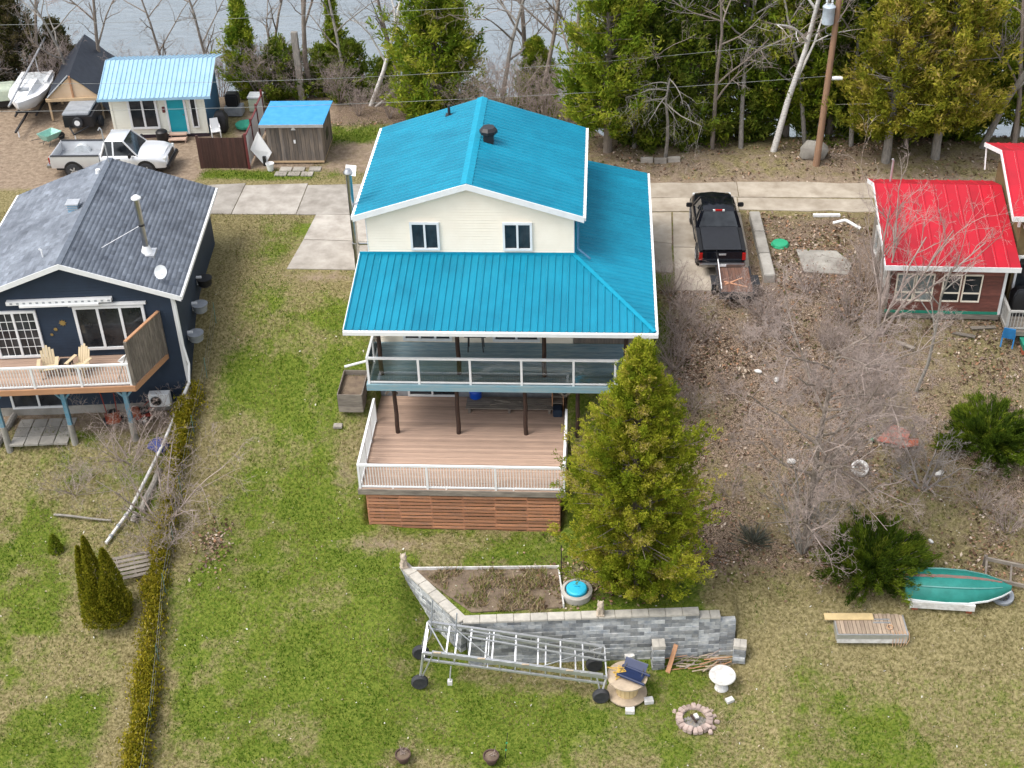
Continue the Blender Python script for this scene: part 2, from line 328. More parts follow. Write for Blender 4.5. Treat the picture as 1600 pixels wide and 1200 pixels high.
def ground_material():
    m = bpy.data.materials.new('ground'); m.use_nodes = True; MATS['ground'] = m
    n = m.node_tree.nodes; l = m.node_tree.links; b = n['Principled BSDF']; b.inputs['Roughness'].default_value = .95; b.inputs['Specular IOR Level'].default_value = .03
    g = n.new('ShaderNodeNewGeometry'); at = n.new('ShaderNodeAttribute'); at.attribute_name = 'cover'
    sp = n.new('ShaderNodeSeparateColor'); l.new(at.outputs['Color'], sp.inputs[0])
    def noise(s, d=5, r=.65):
        z = n.new('ShaderNodeTexNoise'); z.inputs['Scale'].default_value = s; z.inputs['Detail'].default_value = d; z.inputs['Roughness'].default_value = r; l.new(g.outputs['Position'], z.inputs['Vector']); return z.outputs['Fac']
    def mix(f, a, b_):
        x = n.new('ShaderNodeMix'); x.data_type = 'RGBA'
        l.new(f, x.inputs['Factor'])
        for k, q in (('A', a), ('B', b_)):
            if isinstance(q, tuple): x.inputs[k].default_value = (*q, 1)
            else: l.new(q, x.inputs[k])
        return x.outputs['Result']
    def rng_(f, a, b_):
        x = n.new('ShaderNodeMapRange'); l.new(f, x.inputs[0]); x.inputs[1].default_value = a; x.inputs[2].default_value = b_; return x.outputs[0]
    def breakup(w, nz, k=1.5):       # weight + (noise-.5)*k pushed through a soft threshold
        a = n.new('ShaderNodeMath'); a.operation = 'MULTIPLY_ADD'; l.new(nz, a.inputs[0]); a.inputs[1].default_value = k; l.new(w, a.inputs[2])
        return rng_(a.outputs[0], .25 + k / 2, .75 + k / 2)
    fine = noise(9, 6, .75); mid = noise(2.3, 5, .7); mid2 = noise(4.1, 6, .75); vf = noise(24, 3, .7)
    straw = mix(rng_(fine, .38, .62), (.1, .085, .034), (.29, .245, .125))
    green = mix(rng_(fine, .36, .64), (.045, .085, .008), (.17, .2, .035))
    lit = mix(rng_(vf, .42, .6), (.05, .036, .024), (.33, .245, .18))
    dirt = mix(rng_(mid2, .35, .65), (.17, .125, .09), (.32, .25, .18))
    c = mix(breakup(sp.outputs[0], mid2), straw, green)
    c = mix(breakup(sp.outputs[1], mid), c, lit)
    c = mix(breakup(sp.outputs[2], mid), c, dirt)
    l.new(c, b.inputs['Base Color'])
    bp = n.new('ShaderNodeBump'); bp.inputs['Strength'].default_value = .7; bp.inputs['Distance'].default_value = .06; l.new(fine, bp.inputs['Height']); l.new(bp.outputs[0], b.inputs['Normal'])
ground_material()
gme = npmesh('ground', gv, np.stack([ii, ii + 1, ii + nx + 1, ii + nx], 1), 'ground', smooth=True)
cg, cl_, cd = cover(gv[:, 0], gv[:, 1])
a = gme.attributes.new('cover', 'FLOAT_COLOR', 'POINT'); a.data.foreach_set('color', np.stack([cg, cl_, cd, np.ones_like(cg)], 1).astype(np.float32).ravel())
struct(put('ground', gme))
# lake
def water_material():
    m = mat('water', (.19, .22, .24), .12, (.16, .19, .21), .15, amount=.5, world=True, spec=.6)
    n = m.node_tree.nodes; l = m.node_tree.links; b = n['Principled BSDF']
    g = n.new('ShaderNodeNewGeometry'); mp = n.new('ShaderNodeMapping'); mp.inputs['Scale'].default_value = (.55, 1.5, 1); l.new(g.outputs['Position'], mp.inputs[0])
    z = n.new('ShaderNodeTexNoise'); z.inputs['Scale'].default_value = 1.3; z.inputs['Detail'].default_value = 6; z.inputs['Roughness'].default_value = .6; z.inputs['Distortion'].default_value = .4; l.new(mp.outputs[0], z.inputs[0])
    bp = n.new('ShaderNodeBump'); bp.inputs['Strength'].default_value = .55; bp.inputs['Distance'].default_value = .25; l.new(z.outputs['Fac'], bp.inputs['Height']); l.new(bp.outputs[0], b.inputs['Normal'])
water_material()
wm = MB(); wm.add([(-600, 23.4, -2.7), (600, 23.4, -2.7), (600, 1500, -2.7), (-600, 1500, -2.7)], [(0, 1, 2, 3)])
struct(wm.build('lake', 'water'))
# concrete road and driveways: slabs
def slabs(name, m, polys, th=.05, top=.035):
    root = None
    for i, p in enumerate(polys):
        mb = MB(); cx = sum(q[0] for q in p) / len(p); cy = sum(q[1] for q in p) / len(p)
        k = .0025 * (i % 3)
        mb.slab([(x - cx, y - cy, 0) for x, y in p], (0, 0, th + .03))
        if root is None: root = struct(mb.build(name, m, None, (cx, cy, top - th - .03 + k))); ox, oy = cx, cy; oz = root.location.z
        else: mb.build('slab', m, root, (cx - ox, cy - oy, top - th - .03 + k - oz))
    return root
def wob_edge(x0, y0, x1, y1, n, amp, seed):
    r = random.Random(seed); return [(x0 + (x1 - x0) * i / n, y0 + (y1 - y0) * i / n + (r.uniform(-amp, amp) if 0 < i < n else 0)) for i in range(n + 1)]
rp = []
xs = [-14.6, -12.15, -9.1, -5.6, -2, 1.6, 5.2]
for i, (a_, b_) in enumerate(zip(xs, xs[1:])):
    rp.append([(a_ + .02, 9.65 - .04 * i), (b_ - .02, 9.62), (b_ - .02, 12.75), (a_ + .02, 12.5 + .03 * i)])
slabs('road', 'concrete', rp)
rq = [wob_edge(5.25, 11.35, 11.4, 11.5, 6, .05, 3) + wob_edge(11.4, 13.05, 5.25, 12.9, 6, .12, 4),
      wob_edge(11.43, 11.5, 24, 11.3, 8, .06, 5) + wob_edge(24, 13, 11.43, 13.05, 8, .12, 6),
      wob_edge(5.25, 10.0, 11.3, 10.1, 5, .03, 7) + wob_edge(11.3, 11.44, 5.25, 11.3, 5, .03, 8),
      wob_edge(11.34, 10.25, 17.5, 10.1, 6, .08, 9) + wob_edge(17.5, 11.3, 11.34, 11.43, 6, .04, 10)]
slabs('road_concrete_strip', 'sandy_concrete', rq)
slabs('driveway_pad', 'concrete', [[(-8.55, 4.62), (-4.75, 4.55), (-4.72, 7.0), (-8.3, 7.2)], [(-8.3, 7.24), (-4.72, 7.04), (-4.7, 9.55), (-8.15, 9.58)]])
slabs('driveway', 'sandy_concrete', [[(8.15, 3.1), (11.3, 3.0), (11.4, 6.6), (8.2, 6.7)], [(8.2, 6.74), (11.4, 6.64), (11.35, 9.95), (8.3, 9.95)],
      [(7.15, 4.6), (8.1, 4.5), (8.12, 7), (7.15, 7.2)], [(7.15, 7.25), (8.14, 7.05), (8.22, 9.95), (7.15, 9.9)]])
# ---------------------------------------------------------------- loose cover on the ground
def keep_out(x, y):
    k = np.ones(len(x), bool)
    for x0, x1, y0, y1 in ((-4.1, 4.1, -7.05, 9), (4, 7.2, -4.5, 9), (-14.7, 5.3, 9.6, 12.8), (5.2, 24, 10, 13), (-8.6, -4.7, 4.5, 9.7), (7.1, 11.45, 3, 10), (-40, -11.6, -1.5, 8), (16, 40, 1.5, 7)):
        k &= ~((x > x0) & (x < x1) & (y > y0) & (y < y1))
    yw = np.interp(x, [p[0] for p in WALL], [p[1] for p in WALL]); k &= ~((x > -2.2) & (x < 10) & (y > yw - .35) & (y < yw + .35))
    return k
def sample(n, x0, x1, y0, y1, w, r):
    x = r.uniform(x0, x1, n); y = r.uniform(y0, y1, n); wt = w(x, y); k = (r.random(n) < wt) & keep_out(x, y); return x[k], y[k]
def blades(name, n, w, hgt, wid, cols, seed, lean=.7, x=(-24, 26), y=(-19.5, 20.5)):
    r = np.random.default_rng(seed); px, py = sample(n, *x, *y, w, r); pz = hs_(px, py); k = len(px)
    a = r.uniform(0, 2 * PI, k); h = hgt * r.uniform(.5, 1.3, k); t = r.uniform(0, 2 * PI, k); ln = lean * r.uniform(.2, 1.2, k) * h
    bx, by = np.cos(a) * wid / 2, np.sin(a) * wid / 2
    v = np.empty((k, 3, 3)); v[:, 0] = np.stack([px - bx, py - by, pz - .01], 1); v[:, 1] = np.stack([px + bx, py + by, pz - .01], 1); v[:, 2] = np.stack([px + np.cos(t) * ln, py + np.sin(t) * ln, pz + h], 1)
    tone = vnoise(px, py, 1.3, seed + 50) * .6 + vnoise(px, py, .5, seed + 51) * .4
    c = np.array(cols)[np.clip(((tone - .22) / .56 + r.normal(0, .24, k)) * len(cols), 0, len(cols) - 1).astype(int)] * r.uniform(.75, 1.2, (k, 1))
    return stuff(put(name, npmesh(name, v.reshape(-1, 3), np.arange(3 * k).reshape(-1, 3), 'tinted', c)))
o = blades('grass', 420000, lambda x, y: np.clip(cover(x, y)[0] * 1.25 - .1, 0, 1) * (1 - cover(x, y)[1]), .1, .032, [(.045, .11, .006), (.08, .15, .009), (.12, .165, .014), (.17, .18, .03), (.28, .24, .11)], 21)
tag(o, 'short spring green lawn grass growing down the yard', 'grass')
o = blades('dead_grass', 300000, lambda x, y: np.clip(.75 - cover(x, y)[0] - .8 * cover(x, y)[2] - .6 * cover(x, y)[1], 0, 1) * (y < 9.8), .12, .028, [(.2, .155, .08), (.13, .145, .03), (.17, .165, .05), (.28, .23, .12), (.34, .28, .16), (.42, .36, .23)], 22, lean=1.6)
tag(o, 'dry straw coloured grass matted between the green patches', 'grass')
def leaves(name, n, w, size, cols, seed, x=(-14, 26), y=(-13, 20)):
    r = np.random.default_rng(seed); px, py = sample(n, *x, *y, w, r); pz = hs_(px, py) + .012 + .03 * r.random(len(px)); k = len(px)
    a = r.uniform(0, 2 * PI, k); s = size * r.uniform(.5, 1.25, k); tx, ty = r.normal(0, .45, k), r.normal(0, .45, k)
    v = np.empty((k, 4, 3))
    for j, (ang, rad) in enumerate(((0, 1), (1.35, .55), (PI, .8), (-1.35, .55))):
        dx, dy = np.cos(a + ang) * rad * s, np.sin(a + ang) * rad * s
        v[:, j] = np.stack([px + dx, py + dy, pz + dx * tx + dy * ty + .02], 1)
    c = np.array(cols)[r.integers(0, len(cols), k)] * r.uniform(.7, 1.2, (k, 1))
    return stuff(put(name, npmesh(name, v.reshape(-1, 3), np.arange(4 * k).reshape(-1, 4), 'tinted', c)))
LEAFC = [(.36, .24, .17), (.2, .125, .085), (.46, .34, .25), (.09, .055, .038), (.3, .22, .18), (.6, .5, .41), (.4, .23, .14), (.12, .08, .055), (.1, .1, .035)]
o = leaves('leaf_litter', 190000, lambda x, y: np.clip(cover(x, y)[1] * (.25 + .9 * nss(.3, .7, vnoise(x, y, 1.1, 31))), 0, 1) * np.where(y > 9, .5, 1), .08, LEAFC, 23)
tag(o, 'brown and pinkish fallen leaves covering the slope', 'leaves')
o = leaves('scattered_leaves', 9000, lambda x, y: .14 + 0 * x, .045, [(.6, .55, .45), (.45, .36, .27), (.7, .68, .62)], 24, x=(-22, 20), y=(-19, 3))
tag(o, 'pale dead leaves scattered thinly over the lawn', 'leaves')
# ---------------------------------------------------------------- building helpers
def clapboards(mb, x0, x1, z0, z1, y, pitch=.12, gable=None):
    """lapped siding on a wall facing -Y; gable = (ridge_x, ridge_z, eave_z, half_width)"""
    z = z0
    while z < z1 - 1e-4:
        zt = min(z + pitch, z1); a, b = x0, x1; a2, b2 = x0, x1
        if gable:
            rx, rz, ez, hw = gable
            def lim(q): return hw * max(0, min(1, (rz - q) / (rz - ez)))
            a, b = max(x0, rx - lim(z)), min(x1, rx + lim(z)); a2, b2 = max(x0, rx - lim(zt)), min(x1, rx + lim(zt))
            if b - a < .05: break
        mb.add([(a, y - .034, z), (b, y - .034, z), (b2, y - .003, zt), (a2, y - .003, zt), (a, y + .02, z), (b, y + .02, z)], [(0, 1, 2, 3), (4, 5, 1, 0)])
        z = zt
    return mb
def window(parent, x, y, z, w, h, n=2, rz=0, frame='white', pane='glass', fw=.07, grid=None, name='window', depth=.09):
    """x,z centre of the opening on a wall facing -Y (local); frame mesh with pane children"""
    mb = MB(); W2, H2 = w / 2, h / 2
    mb.box(-W2, W2, -depth, .02, -H2, -H2 + fw).box(-W2, W2, -depth, .02, H2 - fw, H2)
    mb.box(-W2, -W2 + fw, -depth + .002, .02, -H2 + fw, H2 - fw).box(W2 - fw, W2, -depth + .002, .02, -H2 + fw, H2 - fw)
    iw = (w - 2 * fw - (n - 1) * fw * .9) / n
    for i in range(1, n):
        xm = -W2 + fw + i * iw + (i - 1) * fw * .9; mb.box(xm, xm + fw * .9, -depth + .004, .02, -H2 + fw, H2 - fw)
    fr = mb.build(name, frame, parent, (x, y, z), rz)
    for i in range(n):
        xa = -W2 + fw + i * (iw + fw * .9); p = pane[i] if isinstance(pane, (list, tuple)) else pane
        g = MB().box(xa - .005, xa + iw + .005, -.035, -.02, -H2 + fw - .005, H2 - fw + .005).build('pane', p, fr)
        if grid:
            k = MB(); gx, gz = grid
            for q in range(1, gx): xx = xa + iw * q / gx; k.box(xx - .012, xx + .012, -.05, -.034, -H2 + fw, H2 - fw)
            for q in range(1, gz): zz = -H2 + fw + (h - 2 * fw) * q / gz; k.box(xa, xa + iw, -.049, -.033, zz - .012, zz + .012)
            k.build('muntin', frame, fr)
    return fr
def roof_panels(parent, m, O, U, V, ulen, vlo, vhi, step=.84, rib=.28, rh=.042, name='roof_panel'):
    """ribbed sheet panels on a plane; O eave corner, U along the eave, V up the slope, vlo/vhi functions of u"""
    O = Vector(O); U = Vector(U).normalized(); V = Vector(V).normalized(); N = U.cross(V).normalized()
    if N.z < 0: N = -N
    n = max(1, round(ulen / step)); st = ulen / n; k = max(1, round(st / rib)); rb = st / k
    for i in range(n):
        us = []
        for j in range(k):
            b = i * st + j * rb
            us += [(b + .0, 0), (b + .03, rh), (b + .055, rh), (b + .085, 0)]
        us.append((i * st + st - .004, 0))
        mb = MB(); lo = []; hi = []; base = O + U * (i * st)
        for u, h in us:
            a, b = vlo(u), vhi(u)
            if b < a: b = a
            lo.append(O + U * u + V * a + N * h - base); hi.append(O + U * u + V * b + N * h - base)
        q = len(us)
        mb.add(lo + hi, [(j, j + 1, q + j + 1, q + j) for j in range(q - 1)])
        lo2 = [p - N * .03 for p in lo]; mb.add(lo + lo2, [(j, j + 1, q + j + 1, q + j) for j in range(q - 1)])
        mb.build(name, m, parent, base)
# ================================================================ MAIN HOUSE
HX = 3.97
house = thing('house', 'cream two storey house with bright turquoise ribbed metal roofs and stacked decks', 'house')
# walls: upper storey
UE, UR = 5.195, 6.56                # eave and ridge heights of the upper roof
sl = (UR - UE) / 4.35
w = MB(); clapboards(w, -HX, HX, 3.2, 6.5, 0, .115, (-.03, UR - .06, UE - .06 + .0, 4.35))
w.build('gable_wall', 'cream', house)
w = MB(); w.box(-HX, HX, .03, 7.4, -4.6, UE - .02); w.build('wall', 'cream', house)
for s, rx in ((-1, -HX - .03), (1, HX + .03)):
    MB().box(min(rx, s * HX), max(rx, s * HX), -.035, .05, 3.2, UE - .1).build('corner_trim', 'white', house)
    MB().box(s * (HX + .032) - .012, s * (HX + .032) + .012, .052, .14, 3.2, UE - .1).build('corner_strip', 'blue_wall', house)
# walls: main floor and lower floor stand forward
w = MB(); clapboards(w, -HX, HX, -.02, 3.1, -.95, .115); w.build('front_wall', 'cream', house)
w = MB(); w.box(-HX, HX, -.925, .03, -.05, 3.15); w.build('front_wall_core', 'cream', house)
w = MB(); w.box(-HX, HX, -.95, .03, -4.6, -.06); w.build('lower_wall', 'grey_plastic', house)
w = MB(); w.box(HX, 6.3, .9, 7.4, -4, 2.6); w.build('side_room_wall', 'old_wood', house)
for x in (-1.74, 1.825): window(house, x, -.02, 4.245, 1.13, 1.2, 2, fw=.085)
window(house, -1.78, -.97, 1.08, 1.95, 2.0, 3, fw=.1, name='patio_door'); window(house, 1.74, -.97, 1.08, 1.85, 2.0, 2, fw=.1, name='patio_door')
window(house, -1.75, -.96, -1.63, 2.0, 2.0, 2, fw=.08, name='sliding_door')
# upper roof
YF, YB = -.29, 7.79
rs = math.hypot(4.35, UR - UE)
for s in (-1, 1):
    ex = -.03 + s * 4.35
    roof_panels(house, 'turquoise', (ex, YF, UE), (0, 1, 0), (-s * 4.35, 0, UR - UE), YB - YF, lambda u: 0, lambda u: rs)
    mb = MB(); mb.slab([(ex, YF, UE - .02), (ex, YB, UE - .02), (-.03, YB, UR - .02), (-.03, YF, UR - .02)], (0, 0, -.1)); mb.build('roof_deck', 'white', house)
    mb = MB(); mb.slab([(ex + s * .05, YF - .03, UE - .22), (ex + s * .05, YF - .03, UE + .02), (-.03, YF - .03, UR + .02), (-.03, YF - .03, UR - .22)], (0, .045, 0)); mb.build('rake_fascia', 'white', house)
    mb = MB(); mb.box(min(ex, ex + s * .12), max(ex, ex + s * .12), YF + .02, YB, UE - .16, UE - .03); mb.build('gutter', 'white', house)
mb = MB(); mb.add([(-.25, YF, UR - .03), (-.03, YF, UR + .045), (.19, YF, UR - .03), (-.25, YB, UR - .03), (-.03, YB, UR + .045), (.19, YB, UR - .03)], [(0, 1, 4, 3), (1, 2, 5, 4)]); mb.build('ridge_cap', 'turquoise_trim', house)
v = MB(); v.box(-.2, .2, -.2, .2, -.15, .35); b_ = v.build('roof_vent', 'dark_metal', house, (.52, 3.85, 6.38))
v = MB(); v.lathe([(.3, .34), (.36, .38), (.36, .5), (.26, .62)], 8); v.build('vent_hood', 'black_plastic', b_)
v = MB(); v.tube((0, 0, -.1), (0, 0, .42), .065, .055, 10); v.box(-.15, .15, -.15, .15, -.06, .02); v.build('plumbing_vent', 'dark_metal', house, (-1.37, 6.9, 6.16))
# wrap-around lower roof
LE, LT = 2.74, 3.44; LY = -4.42; LX0, LX1 = -4.34, 7.01; LB = 8.47
fs_ = math.hypot(-LY, LT - LE); hipdx = LX1 - HX
def front_hi(u):
    x = LX0 + u
    return fs_ if x <= HX else fs_ * max(0, (LX1 - x) / hipdx)
roof_panels(house, 'turquoise', (LX0, LY, LE), (1, 0, 0), (0, -LY, LT - LE), LX1 - LX0, lambda u: 0, front_hi)
rs2 = math.hypot(hipdx, LT - LE)
def right_hi(u): return rs2 * min(1, max(0, u / (-LY)))
roof_panels(house, 'turquoise', (LX1, LY, LE), (0, 1, 0), (-hipdx, 0, LT - LE), LB - LY, lambda u: 0, right_hi)
mb = MB(); mb.slab([(LX0, LY, LE - .02), (LX1, LY, LE - .02), (HX, 0, LT - .02), (LX0, 0, LT - .02)], (0, 0, -.08)); mb.build('roof_deck', 'white', house)
mb = MB(); mb.slab([(LX1, LY, LE - .022), (LX1, LB, LE - .022), (HX, LB, LT - .022), (HX, 0, LT - .022)], (0, 0, -.08)); mb.build('roof_deck', 'white', house)
mb = MB(); mb.bar((LX1 - .02, LY + .02, LE + .035), (HX - .02, .02, LT + .035), .16, .03); mb.build('hip_cap', 'turquoise_trim', house)
mb = MB(); mb.box(LX0, HX + .1, -.06, -.025, LT - .02, LT + .09); mb.box(HX + .034, HX + .07, -.02, 7.4, LT - .02, LT + .09); mb.build('wall_flashing', 'turquoise_trim', house)
mb = MB(); mb.box(LX0 - .02, LX1 + .1, LY - .12, LY - .01, LE - .17, LE - .02); mb.build('gutter', 'white', house)
mb = MB(); mb.box(LX1 + .01, LX1 + .11, LY + .0, LB, LE - .168, LE - .022); mb.build('gutter', 'white', house)
mb = MB(); mb.slab([(LX0 - .03, LY, LE - .16), (LX0 - .03, LY, LE + .02), (LX0 - .03, 0, LT + .02), (LX0 - .03, 0, LT - .16)], (.03, 0, 0)); mb.build('rake_fascia', 'white', house)
mb = MB(); mb.path([(6.85, -4.4, 2.6), (6.82, -4.05, 2.35), (6.82, -4.05, -3.1)], .045, 8); mb.build('downspout', 'white', house)
mb = MB(); mb.path([(4.15, -.1, 5.0), (4.15, -.1, 3.75), (4.62, -.35, 3.45)], .04, 8); mb.build('downspout', 'blue_wall', house)
# stove pipe
cx, cy = -4.62, .75
ch = MB().tube((cx, cy, -.6), (cx, cy, 6.45), .115, .115, 14).build('stove_pipe', 'steel', house, smooth=True)
k = MB(); k.box(-.05, .62, -.04, .04, 3.4, 3.46); k.tube((0, 0, 3.25), (0, 0, 3.5), .14, .14, 12); k.build('pipe_bracket', 'steel', ch, (cx, cy, 0))
MB().lathe([(.13, 6.45), (.2, 6.5), (.2, 6.54), (.1, 6.68)], 14, (cx, cy, 0)).build('rain_cap', 'steel', ch, smooth=True)
MB().add([(-.1, -.16, 6.5), (.3, -.16, 6.45), (.3, .2, 6.72), (-.1, .2, 6.76)], [(0, 1, 2, 3)]).build('spark_plate', 'white', ch, (cx, cy, 0))
# ================================================================ DECKS
def planks(parent, name, m, x0f, x1f, y0, y1, z, wd=.14, th=.035, gap=.008):
    y = y0; i = 0
    while y < y1 - .03:
        e = min(y + wd - gap, y1); ym = (y + e) / 2; a, b = x0f(ym), x1f(ym); cxx = (a + b) / 2
        MB().box(a - cxx, b - cxx, y - ym, e - ym, -th, 0).build(name, m, parent, (cxx, ym, z + .0025 * math.sin(i * 2.4)))
        y += wd; i += 1
def log_post(parent, x, y, z0, z1, r=.085, m='dark_log', name='post'):
    mb = MB(); k = 5
    for i in range(k):
        a = z0 + (z1 - z0) * i / k; b = z0 + (z1 - z0) * (i + 1) / k
        mb.tube((x + .012 * math.sin(i * 2 + x), y, a), (x + .012 * math.sin(i * 2 + 2 + x), y, b), r * (1.05 - .03 * i), r * (1.02 - .03 * i), 8)
    return mb.build(name, m, parent)
def railing(parent, pts, h, posts, bal=None, glass=None, name='railing', pr=.042, offs=.08, m='white'):
    """posts at the given points; rails between neighbours"""
    mb = MB()
    for a, b in zip(pts, pts[1:]): mb.bar((a[0], a[1], a[2] + h), (b[0], b[1], b[2] + h), .09, .075)
    r = mb.build(name, m, parent)
    for a, b in zip(pts, pts[1:]): MB().bar((a[0], a[1], a[2] + offs), (b[0], b[1], b[2] + offs), .055, .06).build('bottom_rail', m, r)
    for p in pts:
        MB().box(p[0] - pr, p[0] + pr, p[1] - pr, p[1] + pr, p[2], p[2] + h + .03).build('rail_post', m, r)
    for a, b in zip(pts, pts[1:]):
        A, B = Vector(a), Vector(b); L = (B - A).length
        if glass:
            d = (B - A).normalized() * .06; p, q = A + d, B - d; mb = MB(); nrm = Vector((-d.y, d.x, 0)).normalized() * .006
            mb.slab([p + Vector((0, 0, offs + .03)) - nrm / 2, q + Vector((0, 0, offs + .03)) - nrm / 2, q + Vector((0, 0, h - .03)) - nrm / 2, p + Vector((0, 0, h - .03)) - nrm / 2], nrm); mb.build('glass_panel', glass, r)
        if bal:
            n = int(L / bal); mb = MB()
            for i in range(1, n):
                p = A.lerp(B, i / n); mb.box(p.x - .012, p.x + .012, p.y - .012, p.y + .012, p.z + offs, p.z + h)
            stuff(mb.build('balusters', m, r))
    return r
ud = thing('upper_deck', 'upper deck with weathered blue green boards and glass railing under turquoise roof', 'deck')
planks(ud, 'plank', 'green_deck', lambda y: -3.75, lambda y: 6.8, -3.95, -.99, 0)
MB().box(-3.8, 6.85, -4.0, -3.955, -.27, -.002).build('fascia_board', 'deck_paint', ud); MB().box(-3.8, -3.756, -3.95, -1, -.27, -.002).build('fascia_board', 'deck_paint', ud)
mb = MB()
for i in range(27): x = -3.6 + i * .4; mb.box(x - .02, x + .02, -3.94, -1, -.24, -.04)
mb.box(-3.7, 6.8, -3.56, -3.44, -.42, -.243); mb.build('joists', 'old_wood_x', ud)
for x, y in ((-3.3, -3.3), (-.33, -3.2), (2.93, -3.3), (6.0, -3.3)): log_post(ud, x, y, 0, 2.83)
railing(ud, [(-3.7, -1.2, 0), (-3.7, -2.55, 0), (-3.7, -3.9, 0), (-1.78, -3.9, 0), (.17, -3.9, 0), (2.1, -3.9, 0), (4.05, -3.9, 0), (5.6, -3.9, 0), (6.75, -3.9, 0), (6.75, -2, 0)], 1.15, None, glass='clear_glass')
MB().box(4.0, 6.3, -1.0, -.95, 0, 2.7).build('board_screen', 'shed_board', ud)
for x in (-2.86, -.455, 2.18, 4.2, 6.3): log_post(ud, x, -3.46, (-2.68 if x < 3.5 else Z(x, -3.46) - .1), -.42)
for x, dx in ((-2.86, -.9), (3.7, .8), (3.7, -.9), (-3.3, .7)): MB().bar((x, -2.9, -1.2), (x + dx, -2.9, -.3), .09).build('brace', 'old_wood', ud)
ld = thing('lower_deck', 'lower cedar deck with white baluster railing and red slatted skirting below', 'deck')
planks(ld, 'plank', 'cedar_deck', lambda y: -3.87, lambda y: 3.78, -6.95, -.99, -2.66)
MB().box(-3.92, 3.83, -7.0, -6.955, -2.9, -2.664).build('fascia_board', 'old_wood_x', ld)
for x in (-3.92, 3.785): MB().box(x, x + .045, -6.95, -1, -2.9, -2.664).build('fascia_board', 'old_wood_x', ld)
mb = MB()
for i in range(14): y = -6.8 + i * .42; mb.box(-3.85, 3.75, y - .02, y + .02, -2.89, -2.7)
mb.build('joists', 'old_wood_x', ld)
zb = -4.72
for k in range(6):
    x0 = -3.62 + k * 1.2
    for j in range(11):
        z = zb + .05 + j * .163
        MB().box(-.61, .61, -.012, .012, -.056, .056).build('slat', 'slat', ld, (x0 + .6 + .004 * (j % 3), -6.93 + .003 * ((j + k) % 3), z + .005 * math.sin(k * 3 + j * 2)))
    MB().box(x0 - .04, x0 + .04, -6.9, -6.82, zb - .1, -2.9).build('skirt_post', 'slat', ld)
for s in (-3.62, 3.6):
    for j in range(11): MB().box(-.012, .012, -2.9, 2.9, -.056, .056).build('slat', 'slat', ld, (s, -3.98, zb + .05 + j * .163))
railing(ld, [(-3.83, -2.75, -2.66), (-3.83, -4.1, -2.66), (-3.83, -5.5, -2.66), (-3.83, -6.9, -2.66), (-1.3, -6.9, -2.66), (1.24, -6.9, -2.66), (3.76, -6.9, -2.66), (3.76, -5.2, -2.66), (3.76, -3.3, -2.66)], 1.08, None, bal=.105)
for x in (-.6, 1.9, -2.6): MB().box(x - .03, x + .03, -6.93, -6.87, -2.66, -2.58).build('rail_foot', 'white', ld)
for x in (-3.2, 0, 3.4): log_post(ld, x, -6.4, -4.75, -2.7, .08, 'old_wood')
# raised bench platform at the back of the lower deck
pl = thing('bench_platform', 'low grey weathered plank platform against the lower house wall', 'platform', (1.45, -1.6, -2.66))
for i in range(6): MB().box(-1.75, 1.75, -.058, .058, 0, .04).build('plank', 'old_wood_x', pl, (.01 * (i % 2), -.45 + .13 * i, .2))
for x in (-1.6, 0, 1.6): MB().box(x - .05, x + .05, -.5, .3, 0, .198).build('leg', 'old_wood', pl)
br = thing('barrel', 'royal blue plastic barrel standing by the grey wall on the lower deck', 'barrel', (.05, -1.35, -2.42))
MB().lathe([(.2, 0), (.25, .05), (.25, .26), (.265, .28), (.265, .33), (.25, .35), (.25, .58), (.265, .6), (.25, .66), (.22, .78), (.18, .82)], 20).build('drum', 'blue_barrel', br, smooth=True)
MB().lathe([(.17, .82), (.17, .85), (.05, .86)], 16).build('lid', 'blue_barrel', br)
lb = thing('lumber_offcut', 'crossed offcuts of grey board lying on the plank platform', 'lumber', (1.05, -1.72, -2.42))
MB().box(-.42, .42, -.06, .06, 0, .04).build('board', 'old_wood_x', lb, (0, 0, .003), .3); MB().box(-.35, .35, -.05, .05, 0, .04).build('board', 'old_wood_x', lb, (.1, .08, .046), -.25); MB().box(-.12, .12, -.06, .06, 0, .04).build('board', 'old_wood', lb, (.75, .1, .003), .1)
cr = thing('shelf_crate', 'small open wooden shelf with a blue grey tub at the platform end', 'shelf', (3.38, -1.6, -2.66))
mb = MB()
for x in (-.22, .22): mb.box(x - .02, x + .02, -.3, .3, 0, 1.0)
mb.box(-.2, .2, .27, .3, 0, 1.0); mb.build('frame', 'orange_wood', cr)
for z in (.04, .36, .68, .95): MB().box(-.2, .2, -.3, .27, z, z + .03).build('shelf', 'old_wood_x', cr)
tag(MB().box(3.2, 3.56, -2.35, -1.95, -2.65, -2.3).build('tub', 'navy', bevel=.03), 'blue grey square tub in front of the small wooden shelf', 'tub')
mb = thing('barbecue', 'dark barbecue on legs standing against the upper deck wall', 'barbecue', (.18, -1.5, .005))
MB().lathe([(.15, .75), (.32, .85), (.34, .95), (.28, 1.08), (.1, 1.15)], 14).build('kettle', 'black_plastic', mb, smooth=True)
for x in (-.3, .3):
    for y in (-.2, .2): MB().bar((x, y, 0), (x * .85, y, .9), .04).build('leg', 'dark_metal', mb)
MB().box(-.42, .42, -.25, .25, .7, .74).build('shelf', 'dark_metal', mb)
pb = thing('planter_box', 'grey plank box with dark contents beside the decks on the lawn', 'planter', (-4.75, -2.05, Z(-4.75, -2.05) - .15))
for i in range(3):
    for y in (-.85, .85): MB().box(-.48, .48, -.02, .02, 0, .27).build('board', 'old_wood_x', pb, (0, y, .28 * i))
    for x in (-.48, .48): MB().box(-.02, .02, -.825, .825, 0, .27).build('board', 'old_wood', pb, (x, 0, .28 * i))
MB().box(-.45, .45, -.82, .82, .0, .6).build('soil', 'soil', pb)
